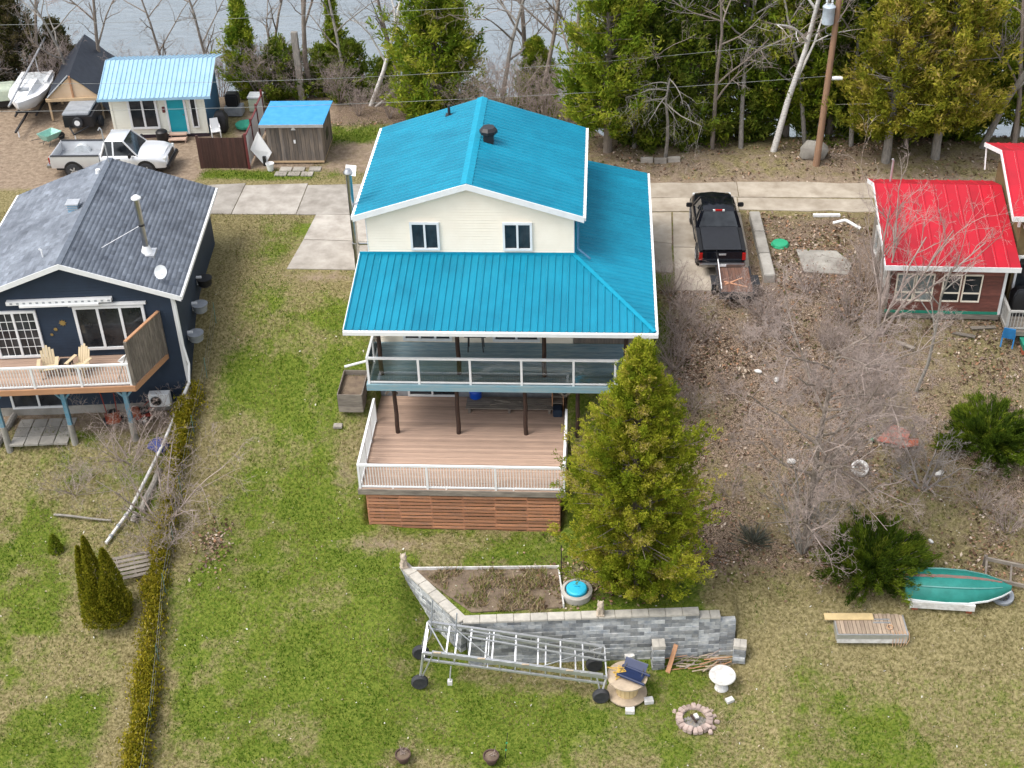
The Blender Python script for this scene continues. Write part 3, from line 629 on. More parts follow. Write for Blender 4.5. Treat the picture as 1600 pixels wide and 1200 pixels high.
ds = tag(MB().path([(-3.78, -2.3, .02), (-4.85, -2.72, -.06)], .05, 8).build('drain_pipe', 'white'), 'short white drain pipe jutting sideways from the upper deck', 'pipe')
tag(MB().box(-5.45, -5.1, -3.35, -3.1, Z(-5.3, -3.2) - .02, Z(-5.3, -3.2) + .08).build('stepping_stone', 'concrete', bevel=.01), 'single pale paving stone lying in grass near the planter box', 'paver')
mat('shingle_base', (.12, .14, .17), .95)
mat('grey_white', (.6, .63, .64), .4)
mat('post_blue', (.05, .2, .3), .7, (.25, .33, .36), 5, amount=.35)
mat('bronze', (.3, .2, .06), .5)
# ================================================================ LEFT HOUSE (navy, grey shingles), local frame turned 5 degrees
LH_O = (-11.5, -1.65, 0); LH_R = RD(5)
lh = thing('bungalow', 'navy blue bungalow with grey shingle roof, white trim and a raised deck', 'house', LH_O, LH_R)
def lhw(x, y): return (LH_O[0] + x * math.cos(LH_R) - y * math.sin(LH_R), LH_O[1] + x * math.sin(LH_R) + y * math.cos(LH_R))
LW = 7.9; RXX = -LW / 2; EZ, RZ = 2.6, 4.2; HWD = 4.3
w = MB(); clapboards(w, -LW, 0, -3.0, 4.1, 0, .13, (RXX, RZ - .15, EZ - .13, HWD)); w.build('gable_wall', 'navy', lh)
w = MB(); w.box(-LW, 0, .022, 8.5, -3.4, EZ - .05); w.build('wall', 'navy', lh)
w = MB(); w.add([(-LW, 8.5, EZ - .05), (0, 8.5, EZ - .05), (RXX, 8.5, RZ - .2)], [(0, 1, 2)]); w.build('rear_gable', 'navy', lh)
w = MB(); w.box(-LW - .02, .02, -.04, -.021, -3.0, -2.55); w.build('foundation', 'old_concrete', lh)
for x in (.0,): MB().box(-.09, .035, -.045, .06, -3.0, EZ - .25).build('corner_trim', 'white', lh)
# shingle courses
def shingle_slope(parent, sgn):
    ex = RXX + sgn * HWD; rs = math.hypot(HWD, RZ - EZ); n = 26; y0, y1 = -.35, 8.85; r = np.random.default_rng(5 + sgn)
    up = np.array([-sgn * HWD / rs, 0, (RZ - EZ) / rs]); nr = np.array([sgn * (RZ - EZ) / rs, 0, HWD / rs])
    vs, fs, ti = [], [], []
    for c in range(n):
        a = rs * c / n; b = rs * (c + 1) / n; y = y0 - r.uniform(0, .3)
        while y < y1:
            e = min(y + r.uniform(.22, .36), y1); ya = max(y, y0)
            if e - ya > .02:
                P = np.array([ex, 0, EZ]); th = .016 + .01 * r.random(); k = len(vs)
                for (yy, q, t) in ((ya, a, th), (e, a, th), (e, b + .03, .003), (ya, b + .03, .003), (ya, a, 0), (e, a, 0)):
                    p = P + up * q + nr * t; vs.append((p[0], yy + .0, p[2]))
                fs += [(k, k + 1, k + 2, k + 3), (k + 4, k + 5, k + 1, k)]; t = r.normal(1, .1) ; ti += [(t, t, t * 1.01)] * 2
            y = e + .006
    stuff(put('shingles', npmesh('shingles', vs, fs, 'shingle', ti), parent))
    mb = MB(); mb.slab([(ex, y0, EZ - .004), (ex, y1, EZ - .004), (RXX, y1, RZ - .004), (RXX, y0, RZ - .004)], (0, 0, -.1)); mb.build('roof_deck', 'shingle_base', parent)
    mb = MB(); mb.slab([(ex + sgn * .05, y0 - .03, EZ - .2), (ex + sgn * .05, y0 - .03, EZ + .02), (RXX, y0 - .03, RZ + .02), (RXX, y0 - .03, RZ - .2)], (0, .028, 0)); mb.build('rake_fascia', 'white', parent)
    MB().box(min(ex, ex + sgn * .1), max(ex, ex + sgn * .1), y0, y1, EZ - .15, EZ - .01).build('gutter', 'white', parent)
rf = put('roof', MB().box(RXX - .12, RXX + .12, -.35, 8.85, RZ - .05, RZ + .025).mesh('roof', 'shingle_base'), lh)
for s in (-1, 1): shingle_slope(rf, s)
def rz_l(x): return RZ - (RZ - EZ) / HWD * abs(x - RXX)
# fittings on the roof
bx_ = put('box_vent', MB().box(-.2, .2, -.2, .2, -.1, .28).mesh('box_vent', 'sky_blue_roof'), rf, (-4.55, 4.6, rz_l(-4.55)))
for z in (.08, .17): MB().box(-.22, .22, -.22, .22, z, z + .035).build('louvre', 'alu', bx_)
MB().box(-.26, .26, -.26, .26, .28, .33).build('vent_cap', 'alu', bx_)
cpx, cpy = -1.25, 2.15; cz = rz_l(cpx)
fl = put('stove_pipe', MB().tube((0, 0, 0), (0, 0, 2.35), .11, .11, 14).mesh('stove_pipe', 'steel', True), rf, (cpx, cpy, cz))
MB().lathe([(.28, -.05), (.2, .12), (.13, .3)], 14).build('flashing_cone', 'white', fl, smooth=True); MB().box(-.33, .33, -.33, .33, -.13, .02).build('flashing_plate', 'alu', fl)
MB().lathe([(.12, 2.35), (.19, 2.38), (.19, 2.43), (.08, 2.52)], 14).build('rain_cap', 'white', fl, smooth=True); MB().tube((0, 0, 1.2), (0, 0, 1.28), .125, .125, 12).build('band', 'dark_metal', fl)
MB().path([(0, 0, 1.24), (-1.55, -.6, .62)], .012, 4).build('stay_wire', 'alu', fl)
dsh = put('satellite_dish', MB().tube((0, 0, 0), (.02, -.06, .35), .02, .02, 6).mesh('satellite_dish', 'alu'), rf, (-.35, .45, rz_l(-.35)))
rfl = MB().lathe([(.0, 0), (.16, .02), (.27, .07), (.275, .078), (.16, .035), (.001, .016)], 18).build('reflector', 'grey_white', dsh, (.02, -.1, .45), smooth=True); rfl.rotation_euler = (RD(58), 0, RD(-20))
MB().bar((0, -.1, .4), (.05, -.42, .5), .02).build('feed_arm', 'alu', dsh)
MB().path([(-4.9, .9, rz_l(-4.9) - .05), (-4.9, .9, rz_l(-4.9) + .3), (-4.98, .9, rz_l(-4.9) + .38)], .04, 8).build('plumbing_vent', 'white', rf)
MB().tube((-4.2, 7.6, rz_l(-4.2) - .05), (-4.2, 7.6, rz_l(-4.2) + .18), .12, .1, 10).build('turbine_vent', 'white', rf)
MB().path([(-3.9, 8.4, RZ - .1), (-3.93, 8.4, RZ + 1.5), (-3.99, 8.4, RZ + 1.62), (-4.07, 8.4, RZ + 1.5)], .028, 6).build('mast', 'alu', rf)
# openings
window(lh, -2.55, -.02, 1.15, 2.75, 2.0, 3, fw=.11)
window(lh, -6.3, -.02, .98, 1.85, 2.15, 2, fw=.1, grid=(3, 5), name='patio_door')
window(lh, -6.2, -.02, -1.95, 2.2, 1.25, 2, fw=.09, name='basement_window')
MB().box(-4.05, -1.05, -.16, -.045, 2.2, 2.3).build('window_shutter_box', 'white', lh)
aw = MB().box(-6.35, -2.3, -.26, -.045, 2.42, 2.56).build('awning_case', 'white', lh)
MB().box(-5.85, -2.8, -.32, -.12, 2.33, 2.415).build('awning_bar', 'white', aw)
for i in range(16): MB().box(-6.2 + i * .25, -6.1 + i * .25, -.265, -.262, 2.46, 2.53).build('slot', 'grey_plastic', aw)
for (x, z, r) in ((-4.45, 1.42, .15), (-4.78, 1.14, .09), (-4.98, .9, .07)):
    mb = MB(); n = 16
    pts = [((r if i % 2 == 0 else r * .6) * math.cos(i * 2 * PI / n), (r if i % 2 == 0 else r * .6) * math.sin(i * 2 * PI / n)) for i in range(n)]
    mb.slab([(x + p, -.05, z + q) for p, q in pts], (0, .02, 0)); mb.build('sun_ornament', 'bronze', lh)
# downspout: corner, kink, then a long pipe laid down the slope
pp = MB().path([(.02, -.12, 2.45), (.06, -.1, 2.1), (.06, -.1, .2)], .055, 8).build('downspout', 'white', lh)
MB().path([(.06, -.1, .2), (.18, -.22, -.6), (.12, -.5, -1.3)], .05, 8).build('downspout_elbow', 'white', pp)
# deck
dk = thing('raised_deck', 'raised wooden deck with white baluster railing on blue posts before navy house', 'deck', LH_O, LH_R)
def dkr(y): return -.62 + (y / -2.25) * -.85
planks(dk, 'plank', 'cedar_deck', lambda y: -LW - 1, dkr, -2.25, -.05, -.15)
MB().bar((-LW - 1, -2.28, -.27), (-1.47, -2.28, -.27), .05, .24).build('fascia_board', 'orange_wood', dk); MB().bar((-1.47, -2.28, -.27), (-.62, -.05, -.27), .05, .24).build('fascia_board', 'orange_wood', dk)
mb = MB()
for i in range(18): x = -LW - .7 + i * .4; mb.box(x - .02, x + .02, -2.24, -.06, -.37, -.19)
mb.build('joists', 'old_wood_x', dk)
railing(dk, [(-LW - .9, -2.2, -.15), (-6.9, -2.2, -.15), (-5.3, -2.2, -.15), (-3.5, -2.2, -.15), (-1.62, -2.2, -.15)], .95, None, bal=.11)
for x in (-4.45, -2.05, -7.1):
    mb = MB().box(x - .08, x + .08, -2.0, -1.84, -2.1, -.38); p = mb.build('post', 'post_blue', dk)
    wx, wy = lhw(x, -1.92); MB().tube((x, -1.92, Z(wx, wy) - .2), (x, -1.92, -2.1), .14, .12, 10).build('concrete_pier', 'old_concrete', p)
    for s in (-1, 1): MB().bar((x, -1.92, -.95), (x + s * .45, -1.92, -.4), .08).build('brace', 'post_blue', p)
# privacy screen on the angled side
sc_ = thing('privacy_screen', 'grey board privacy screen standing along the raised deck side', 'screen', LH_O, LH_R)
A_, B_ = Vector((-1.5, -2.2, -.12)), Vector((-.65, -.1, -.12))
for i in range(15):
    p = A_.lerp(B_, (i + .04) / 15); q = A_.lerp(B_, (i + .94) / 15)
    m_ = (p + q) / 2; MB().bar(p - m_ + Vector((0, 0, .95)), q - m_ + Vector((0, 0, .95)), .03, 1.95).build('board', 'old_wood', sc_, m_)
MB().bar(A_ + Vector((0, 0, 1.95)), B_ + Vector((0, 0, 1.95)), .12, .05).build('top_rail', 'orange_wood', sc_)
for q in (A_, B_): MB().box(q.x - .06, q.x + .06, q.y - .07, q.y + .05, -.15, 1.82).build('post', 'old_wood', sc_)
# chairs
def adirondack(label, x, y, z, rz, parent_rot=0):
    t = thing('adirondack_chair', label, 'chair', (x, y, z), rz, 'chairs on the raised deck')
    for i in range(5): MB().box(-.045, .045, -.012, .012, 0, .78 - .09 * abs(i - 2)).build('back_slat', 'adirondack', t, (-.21 + .105 * i, .22, .3)).rotation_euler = (RD(-22), 0, 0)
    for i in range(5): MB().box(-.27, .27, -.045, .045, 0, .022).build('seat_slat', 'adirondack', t, (0, -.28 + .105 * i, .38 - .02 * i))
    for s in (-1, 1):
        MB().box(-.07, .07, -.38, .3, 0, .025).build('arm', 'adirondack', t, (s * .34, -.02, .56)); MB().box(-.02, .02, -.05, .05, 0, .56).build('leg', 'adirondack', t, (s * .32, -.3, 0)); MB().bar((s * .29, -.3, .34), (s * .29, .5, .05), .03, .1).build('leg', 'adirondack', t)
    return t
x, y = lhw(-4.95, -1.25); adirondack('tan wooden adirondack chair beside the white gridded patio door', x, y, -.15, LH_R + RD(12))
x, y = lhw(-3.75, -1.2); adirondack('tan wooden adirondack chair in front of the wide three pane window', x, y, -.15, LH_R - RD(22))
x, y = lhw(-4.35, -1.0); t = thing('side_table', 'small dark side table between the two tan deck chairs', 'table', (x, y, -.15), LH_R)
MB().box(-.25, .25, -.2, .2, .38, .42).build('table_top', 'dark_metal', t)
for sx in (-1, 1):
    for sy in (-1, 1): MB().box(sx * .2 - .015, sx * .2 + .015, sy * .16 - .015, sy * .16 + .015, 0, .38).build('leg', 'dark_metal', t)
x, y = lhw(-1.95, -1.55); t = thing('folded_parasol', 'white folded cloth shade on a leaning pole in the deck corner', 'parasol', (x, y, -.15), LH_R)
MB().tube((-.25, -.2, 0), (.25, .1, 1.15), .02, .02, 6).build('pole', 'old_wood', t)
MB().add([(-.25, .1, .62), (.3, .12, 1.0), (.42, .16, .62), (.1, .05, .42), (-.05, .25, .75), (.3, .28, .8)], [(0, 3, 2, 1), (0, 4, 5, 2, 3), (0, 1, 4), (1, 5, 4), (1, 2, 5)]).build('shade_cloth', 'white', t)
x, y = lhw(-1.15, -.55); t = thing('heat_pump', 'white outdoor heat pump unit with round fan grille under the raised deck', 'heat pump', (x, y, -2.3), LH_R)
MB().box(-.42, .42, -.16, .16, 0, .6).build('case', 'white', t, bevel=.02); MB().tube((-.13, -.165, .3), (-.13, -.18, .3), .23, .23, 20).build('fan_grille', 'grey_plastic', t)
for s in (-1, 1): MB().bar((s * .3, .1, -.02), (s * .3, .5, -.02), .04).build('bracket', 'dark_metal', t)
for r_ in (.07, .14, .2): MB().lathe([(r_, 0), (r_ + .012, 0), (r_ + .012, .01), (r_, .01)], 20).build('ring', 'dark_metal', t, (-.13, -.182, .3)).rotation_euler = (RD(90), 0, 0)
# window units down the side wall
for i, (yy, z, col, lab) in enumerate(((4.1, .9, 'dark_metal', 'black bin in a white bracket on the navy side wall, farthest from the deck'), (2.6, .55, 'grey_plastic', 'grey round bottomed tub hung on the navy side wall, middle of three'), (1.1, .1, 'grey_plastic', 'pale grey tub low on the navy side wall, closest to the deck'))):
    x, y = lhw(.32, yy); t = thing('wall_tub', lab, 'tub', (x, y, z - .5), LH_R, 'tubs along the navy side wall')
    MB().lathe([(.16, 0), (.28, .1), (.32, .4), (.34, .42)], 12).build('bowl', col, t, smooth=True); MB().box(-.34, -.1, -.04, .04, .1, .5).build('bracket', 'white', t)
    MB().lathe([(.0, .41), (.29, .4)], 12).build('soil', 'soil', t)
# pipe laid down the slope
zz = lambda x, y: Z(x, y)
pts = [(*lhw(.12, -.5), -1.3), (-12.15, -4.3, zz(-12.15, -4.3) + .28), (-12.95, -6.6, zz(-12.95, -6.6) + .2), (-13.5, -8.2, zz(-13.5, -8.2) + .12)]
t = thing('drain_pipe', 'long white drain pipe running down the slope from the navy house corner', 'pipe', pts[-1])
for a, b in zip(pts, pts[1:]): MB().tube(Vector(a) - Vector(pts[-1]), Vector(b) - Vector(pts[-1]), .065, .065, 8).build('pipe_length', 'white_dirty', t)
for f in (.2, .5, .8):
    p = Vector(pts[2]).lerp(Vector(pts[3]), f) - Vector(pts[-1]); d = (Vector(pts[3]) - Vector(pts[2])).normalized() * .05
    MB().tube(p - d, p + d, .085, .085, 8).build('coupling', 'grey_plastic', t)
# below the deck
t = thing('patio', 'small square grid of pale concrete pavers on grass below the raised deck', 'patio', (-17.2, -3.35, Z(-17.2, -3.35)), RD(5))
for i in range(4):
    for j in range(3): MB().box(-.27, .27, -.27, .27, -.05, .03).build('paver', 'old_concrete', t, (-.9 + i * .58, -.6 + j * .58, .004 * ((i + j) % 3)), .02 * ((i * 7 + j * 3) % 5 - 2))
def garden_tiller(label, x, y, rz):
    t = thing('garden_tiller', label, 'tiller', (x, y, Z(x, y)), rz)
    MB().box(-.25, .25, -.4, .1, .35, .6).build('engine_cover', 'rust', t, bevel=.04); MB().box(-.3, .3, -.15, .5, .28, .36).build('mud_guard', 'red_paint', t)
    MB().box(-.18, .18, .1, .45, .36, .55).build('engine', 'dark_metal', t, bevel=.03)
    for s in (-1, 1):
        w_ = put('wheel', MB().tube((-.05, 0, 0), (.05, 0, 0), .18, .18, 14).mesh('wheel', 'rubber'), t, (s * .33, .15, .18)); MB().tube((-.055, 0, 0), (.055, 0, 0), .07, .07, 8).build('hub', 'white', w_)
        MB().path([(s * .2, .3, .5), (s * .25, 1.0, .95), (s * .3, 1.25, .97)], .02, 6).build('handle', 'red_paint', t)
    return t
garden_tiller('rust red garden tiller parked below the raised deck, orange cover upturned', -14.45, -2.9, RD(25))
garden_tiller('faded red walk behind tiller against the wall below the raised deck', -13.55, -2.55, RD(-60))
def log_(label, a, b, r, m='pale_bark', name='log'):
    A, B = Vector(a), Vector(b); t = MB(); k = 6
    for i in range(k): t.tube((B - A) * (i / k) + Vector((.02 * math.sin(i * 2.1), 0, .02 * math.sin(i))), (B - A) * ((i + 1) / k) + Vector((.02 * math.sin(i * 2.1 + 2.1), 0, .02 * math.sin(i + 1))), r * (1 - .04 * i), r * (.96 - .04 * i), 9)
    return tag(t.build(name, m, None, a, smooth=False), label, 'log')
log_('thick grey log lying at the end of the paver patio', (-18.95, -4.1, Z(-18.95, -4.1) + .12), (-18.7, -2.5, Z(-18.7, -2.5) + .2), .17)
log_('grey weathered log lying beside the white drain pipe', (-12.55, -6.6, Z(-12.55, -6.6) + .1), (-12.1, -5.0, Z(-12.1, -5.0) + .12), .15)
log_('short cut stump log leaning near the drain pipe and hedge', (-12.75, -7.1, Z(-12.75, -7.1) + .08), (-12.7, -6.75, Z(-12.7, -6.75) + .22), .13)
tb = MB(); r0 = random.Random(3); rings = []
for j in range(7):
    th = PI / 2 * j / 6; rings.append([(math.cos(th) * (.42 + r0.uniform(-.08, .08)) * math.cos(i * PI / 6), math.cos(th) * (.36 + r0.uniform(-.08, .08)) * math.sin(i * PI / 6), math.sin(th) * .42 + r0.uniform(-.03, .03)) for i in range(12)])
tb.loft(rings); tag(tb.build('tarp_bundle', 'blue_tarp', None, (-12.35, -4.05, Z(-12.35, -4.05) - .03), smooth=True), 'crumpled royal blue tarp bundle beside the hedge', 'tarp')
bt = thing('pallet_bench', 'leaning grey slatted pallet between the cone shrub and the hedge', 'pallet', (-12.0, -9.5, Z(-12, -9.5)), RD(20))
for i in range(6): MB().box(-.75, .75, -.06, .06, -.012, .012).build('slat', 'old_wood_x', bt, (0, -.42 + .17 * i, .25 + .055 * i)).rotation_euler = (RD(18), 0, 0)
for x in (-.6, 0, .6): MB().bar((x, -.45, .2), (x, .48, .5), .05, .08).build('bearer', 'old_wood', bt)
for x in (-.6, .6): MB().box(x - .04, x + .04, .4, .48, -.1, .46).build('leg', 'old_wood', bt)
mat('maroon_dark', (.035, .02, .03), .7); mat('pinkwood', (.6, .42, .32), .7, (.5, .35, .27), 3, rnd=.1); mat('cart_green', (.45, .5, .38), .6, (.36, .42, .33), 4)
sb_done = 0
# ================================================================ COTTAGE behind the road, turned 4 degrees
ct = thing('cottage', 'small pale cream cottage with light blue ribbed metal roof and teal door', 'cottage', (-20.1, 18.0, 0), RD(4))
CW, CD = 4.75, 3.6
w = MB(); clapboards(w, 0, CW, .12, 2.45, 0, .15); w.build('front_wall', 'pale_cream', ct)
MB().box(0, CW, .02, CD, -.1, 2.42).build('wall', 'pale_cream', ct)
for s, x in ((-1, -.012), (1, CW + .012)):
    w = MB(); w.slab([(x, .02, -.05), (x, CD, -.05), (x, CD, 2.5), (x, 1.9, 3.3), (x, .02, 2.4)], (.012 * -s, 0, 0)); w.build('side_wall', 'blue_wall', ct)
MB().box(-.05, CW + .05, -.05, .0, -.1, .14).build('plinth', 'maroon_dark', ct)
for x in (.0, CW): MB().box(x - .06, x + .06, -.05, .02, .14, 2.42).build('corner_trim', 'pale_cream', ct)
e0, e1 = -.42, 5.3; re = 2.42; rr = 3.42; ry = 1.95; ey = -.68
sl_ = math.hypot(ry - ey, rr - re)
roof_panels(ct, 'sky_blue_roof', (e0, ey, re), (1, 0, 0), (0, ry - ey, rr - re), e1 - e0, lambda u: 0, lambda u: sl_, step=.95, rib=.24)
bk = math.hypot(1.9, .55); roof_panels(ct, 'sky_blue_roof', (e0, ry + 1.9, rr - .55), (1, 0, 0), (0, -1.9, .55), e1 - e0, lambda u: 0, lambda u: bk, step=.95, rib=.24)
MB().slab([(e0, ey, re - .01), (e1, ey, re - .01), (e1, ry, rr - .01), (e0, ry, rr - .01)], (0, 0, -.09)).build('roof_deck', 'white', ct)
MB().slab([(e0, ry + 1.9, rr - .56), (e1, ry + 1.9, rr - .56), (e1, ry + .002, rr - .012), (e0, ry + .002, rr - .012)], (0, 0, -.09)).build('roof_deck', 'white', ct)
MB().box(e0 - .02, e1 + .02, ey - .03, ey + .0, re - .14, re + .0).build('fascia', 'sky_blue_roof', ct)
window(ct, 1.62, -.03, 1.35, 1.5, 1.75, 2, fw=.11)
d = window(ct, 3.32, -.03, 1.22, 1.05, 2.15, 1, fw=.1, name='door_frame'); MB().box(-.42, .42, -.06, -.036, -.97, .97).build('door_leaf', 'teal_door', d); MB().tube((.34, -.06, 0), (.34, -.12, 0), .03, .03, 8).build('handle', 'steel', d)
window(ct, 4.22, -.03, 1.35, .35, 1.75, 1, fw=.06)
MB().box(2.62, 2.74, -.12, -.03, 1.35, 1.65).build('mailbox', 'maroon', ct)
st = thing('door_steps', 'two pale wooden steps below the teal door', 'steps', (-16.78, 17.85, 0), RD(4))
for i in range(2): MB().box(-.45, .45, -.16, .16, -.03, .03).build('tread', 'pinkwood', st, (0, -.3 * (1 - i) - .05, .16 + .16 * i))
for x in (-.4, .4): MB().box(x - .02, x + .02, -.45, .1, -.05, .13).build('stringer', 'pinkwood', st)
tag(MB().lathe([(.25, 0), (.3, .2), (.3, .55), (.22, .62), (.0, .66)], 14).build('rain_barrel', 'black_plastic', None, (-17.55, 17.55, 0), smooth=True), 'squat black barrel beside the wooden door steps', 'barrel')
# ================================================================ tarp shelter
ts = thing('tarp_shelter', 'wooden framed gable shelter draped with a torn black tarp', 'shelter', (-22.9, 20.3, 0), RD(6))
AP = 2.35; hw = 1.35
for y in (0, 2.2, 4.2):
    for s in (-1, 1): MB().bar((s * hw, y, 1.25), (0, y, AP), .08).build('rafter', 'new_wood', ts); MB().box(s * hw - .05, s * hw + .05, y - .05, y + .05, 0, 1.25).build('post', 'new_wood', ts)
MB().slab([(-hw, -.03, 1.25), (hw, -.03, 1.25), (0, -.03, AP)], (0, .03, 0)).build('gable_panel', 'plywood', ts)
MB().box(-hw - .1, hw + .1, -.2, -.05, 1.12, 1.27).build('beam', 'new_wood', ts); MB().bar((0, -.06, 1.27), (0, -.06, AP + .1), .09).build('king_post', 'orange_wood', ts)
def sheet(fn, nu, nv): 
    mb = MB(); mb.add([fn(i / nu, j / nv) for j in range(nv + 1) for i in range(nu + 1)], [(j * (nu + 1) + i, j * (nu + 1) + i + 1, (j + 1) * (nu + 1) + i + 1, (j + 1) * (nu + 1) + i) for j in range(nv) for i in range(nu)]); return mb
rr_ = random.Random(4)
for s in (-1, 1):
    def f(u, v, s=s):
        lo = 1.55 if s > 0 else 1.45; x = s * lo * u; z = AP + .1 + (.62 * v) * (1 - u * .4) - (1.25 if s > 0 else 1.2) * u + .05 * math.sin(9 * v + 5 * u) * u; return (x, -.1 + 4.5 * v + .06 * math.sin(7 * u), z)
    sheet(f, 10, 18).build('tarp', 'tarp_black', ts, smooth=True)
MB().bar((-1.35, -.15, 1.35), (-.05, -.15, AP + .18), .05).build('edge_batten', 'grey_white', ts)
def f2(u, v): return (.95 + .75 * u, .2 + 2.6 * v, 1.4 - 1.3 * u + .1 * math.sin(6 * v))
sheet(f2, 6, 8).build('tarp_flap', 'tarp_black', ts, smooth=True)
# ================================================================ sailboat on a trailer
sb = thing('sailboat', 'white sailboat on a trailer with its mast folded down along the deck', 'sailboat', (-25.45, 19.0, .62), RD(6))
secs = []
for t_, wd, zb_, zt in ((0, .03, .55, .86), (.5, .42, .25, .82), (1.2, .8, .06, .76), (2.2, 1.0, 0, .7), (3.4, 1.02, .02, .68), (4.6, .85, .1, .68)):
    secs.append([(-wd, t_, zt), (-wd * .96, t_, zt - .2), (-wd * .6, t_, zb_ + .05), (0, t_, zb_ - .03), (wd * .6, t_, zb_ + .05), (wd * .96, t_, zt - .2), (wd, t_, zt), (wd * .5, t_, zt + .05), (-wd * .5, t_, zt + .05)])
hl = MB().loft(secs).build('hull', 'gelcoat', sb, smooth=True)
cs = []
for t_, wd, zt in ((1.0, .3, .86), (1.4, .5, 1.06), (2.6, .58, 1.12), (2.9, .58, .8)): cs.append([(-wd, t_, .7), (-wd * .85, t_, zt), (wd * .85, t_, zt), (wd, t_, .7)])
MB().loft(cs).build('cabin_top', 'gelcoat', sb, smooth=False); MB().box(-.3, .3, 1.25, 1.55, 1.0, 1.09).build('hatch', 'grey_plastic', sb)
MB().box(-.6, .6, 3.0, 4.4, .74, .76).build('cockpit_floor', 'grey_white', sb)
for s in (-1, 1): MB().box(s * .75 - .1, s * .75 + .1, 3.0, 4.4, .74, .86).build('cockpit_bench', 'gelcoat', sb)
MB().tube((-.3, -.5, .9), (.2, 6.4, 2.0), .055, .055, 8).build('mast', 'alu', sb); MB().bar((.05, 4.4, .8), (.05, 4.4, 1.66), .05).build('mast_crutch', 'alu', sb)
t = thing('boat_trailer', 'dark steel boat trailer with white jack stands under the sailboat', 'trailer', (-25.45, 19.0, 0), RD(6))
for s in (-1, 1): MB().bar((s * .55, .8, .42), (s * .55, 4.3, .42), .08).build('frame_rail', 'dark_metal', t)
MB().bar((0, -1.3, .42), (0, 1.2, .42), .09).build('drawbar', 'dark_metal', t); MB().bar((-.95, 3.2, .38), (.95, 3.2, .38), .07).build('axle', 'dark_metal', t)
for y in (1.2, 3.8): MB().bar((-.6, y, .48), (.6, y, .48), .1).build('bunk', 'dark_metal', t)
for s in (-1, 1): put('wheel', MB().tube((-.09, 0, 0), (.09, 0, 0), .3, .3, 16).mesh('wheel', 'rubber'), t, (s * .95, 3.2, .3))
MB().bar((0, -.9, .45), (.0, -.9, -.02), .06).build('jack', 'white', t)
# small black trailer, spare wheel on its nose
t = thing('utility_trailer', 'small black box trailer with a white spare wheel parked before the shelter', 'trailer', (-22.15, 18.35, 0), RD(4))
MB().box(-.75, .75, 0, 1.9, .42, 1.0).build('box', 'black_plastic', t); MB().box(-.8, .6, .1, 1.8, 1.02, 1.14).build('load_cover', 'grey_plastic', t, bevel=.03)
s_ = put('spare_wheel', MB().tube((0, -.03, 0), (0, -.16, 0), .27, .27, 16).mesh('spare_wheel', 'rubber'), t, (0, 0, .72)); MB().tube((0, -.165, 0), (0, -.18, 0), .15, .15, 12).build('rim', 'white', s_)
for s in (-1, 1):
    put('wheel', MB().tube((-.08, 0, 0), (.08, 0, 0), .28, .28, 14).mesh('wheel', 'rubber'), t, (s * .85, 1.1, .28)); MB().bar((s * .5, 0, .45), (0, -1.0, .45), .06).build('drawbar', 'dark_metal', t)
MB().bar((0, -.9, .45), (0, -.9, 0), .05).build('jack', 'white', t)
def wheelbarrow(label, x, y, rz, m, flip=False, s=1):
    t = thing('wheelbarrow', label, 'wheelbarrow', (x, y, Z(x, y)), rz)
    secs = [[(-.25 * s, -.3 * s, .3), (.25 * s, -.3 * s, .3), (.25 * s, .3 * s, .3), (-.25 * s, .3 * s, .3)], [(-.4 * s, -.55 * s, .62), (.4 * s, -.55 * s, .62), (.38 * s, .45 * s, .66), (-.38 * s, .45 * s, .66)],
            [(-.37 * s, -.52 * s, .62), (.37 * s, -.52 * s, .62), (.35 * s, .42 * s, .65), (-.35 * s, .42 * s, .65)], [(-.22 * s, -.27 * s, .34), (.22 * s, -.27 * s, .34), (.22 * s, .27 * s, .34), (-.22 * s, .27 * s, .34)]]
    tr_ = MB().loft(secs).build('tray', m, t)
    for q in (-1, 1): MB().path([(q * .08, -.75, .2), (q * .2, -.2, .27), (q * .3, .9, .5)], .02, 6).build('handle', 'old_wood', t); MB().path([(q * .22, .1, .28), (q * .25, .3, .02)], .018, 6).build('leg', 'dark_metal', t)
    put('wheel', MB().tube((-.05, 0, 0), (.05, 0, 0), .19, .19, 14).mesh('wheel', 'rubber'), t, (0, -.75, .19)); return t
wheelbarrow('mint green wheelbarrow standing on bare dirt near the silver pickup', -23.4, 17.3, RD(150), 'wb_green')
t = thing('covered_cart', 'pale green upturned tub on a dark two wheeled cart at the trees', 'cart', (-27.5, 22.2, Z(-27.5, 22.2)), RD(15))
MB().loft([[(-.75, -.6, .55), (.75, -.6, .55), (.75, .8, .55), (-.75, .8, .55)], [(-.7, -.5, 1.1), (.7, -.5, 1.1), (.65, .7, 1.1), (-.65, .7, 1.1)], [(-.5, -.35, 1.25), (.5, -.35, 1.25), (.5, .5, 1.25), (-.5, .5, 1.25)]]).build('tub', 'cart_green', t, bevel=.03)
MB().box(-.55, .55, -.5, .7, .2, .54).build('chassis', 'black_plastic', t)
for s in (-1, 1): put('wheel', MB().tube((-.07, 0, 0), (.07, 0, 0), .25, .25, 14).mesh('wheel', 'rubber'), t, (s * .62, 0, .25)); MB().path([(s * .4, -.6, .5), (s * .45, -1.5, .75)], .025, 6).build('handle', 'dark_metal', t)
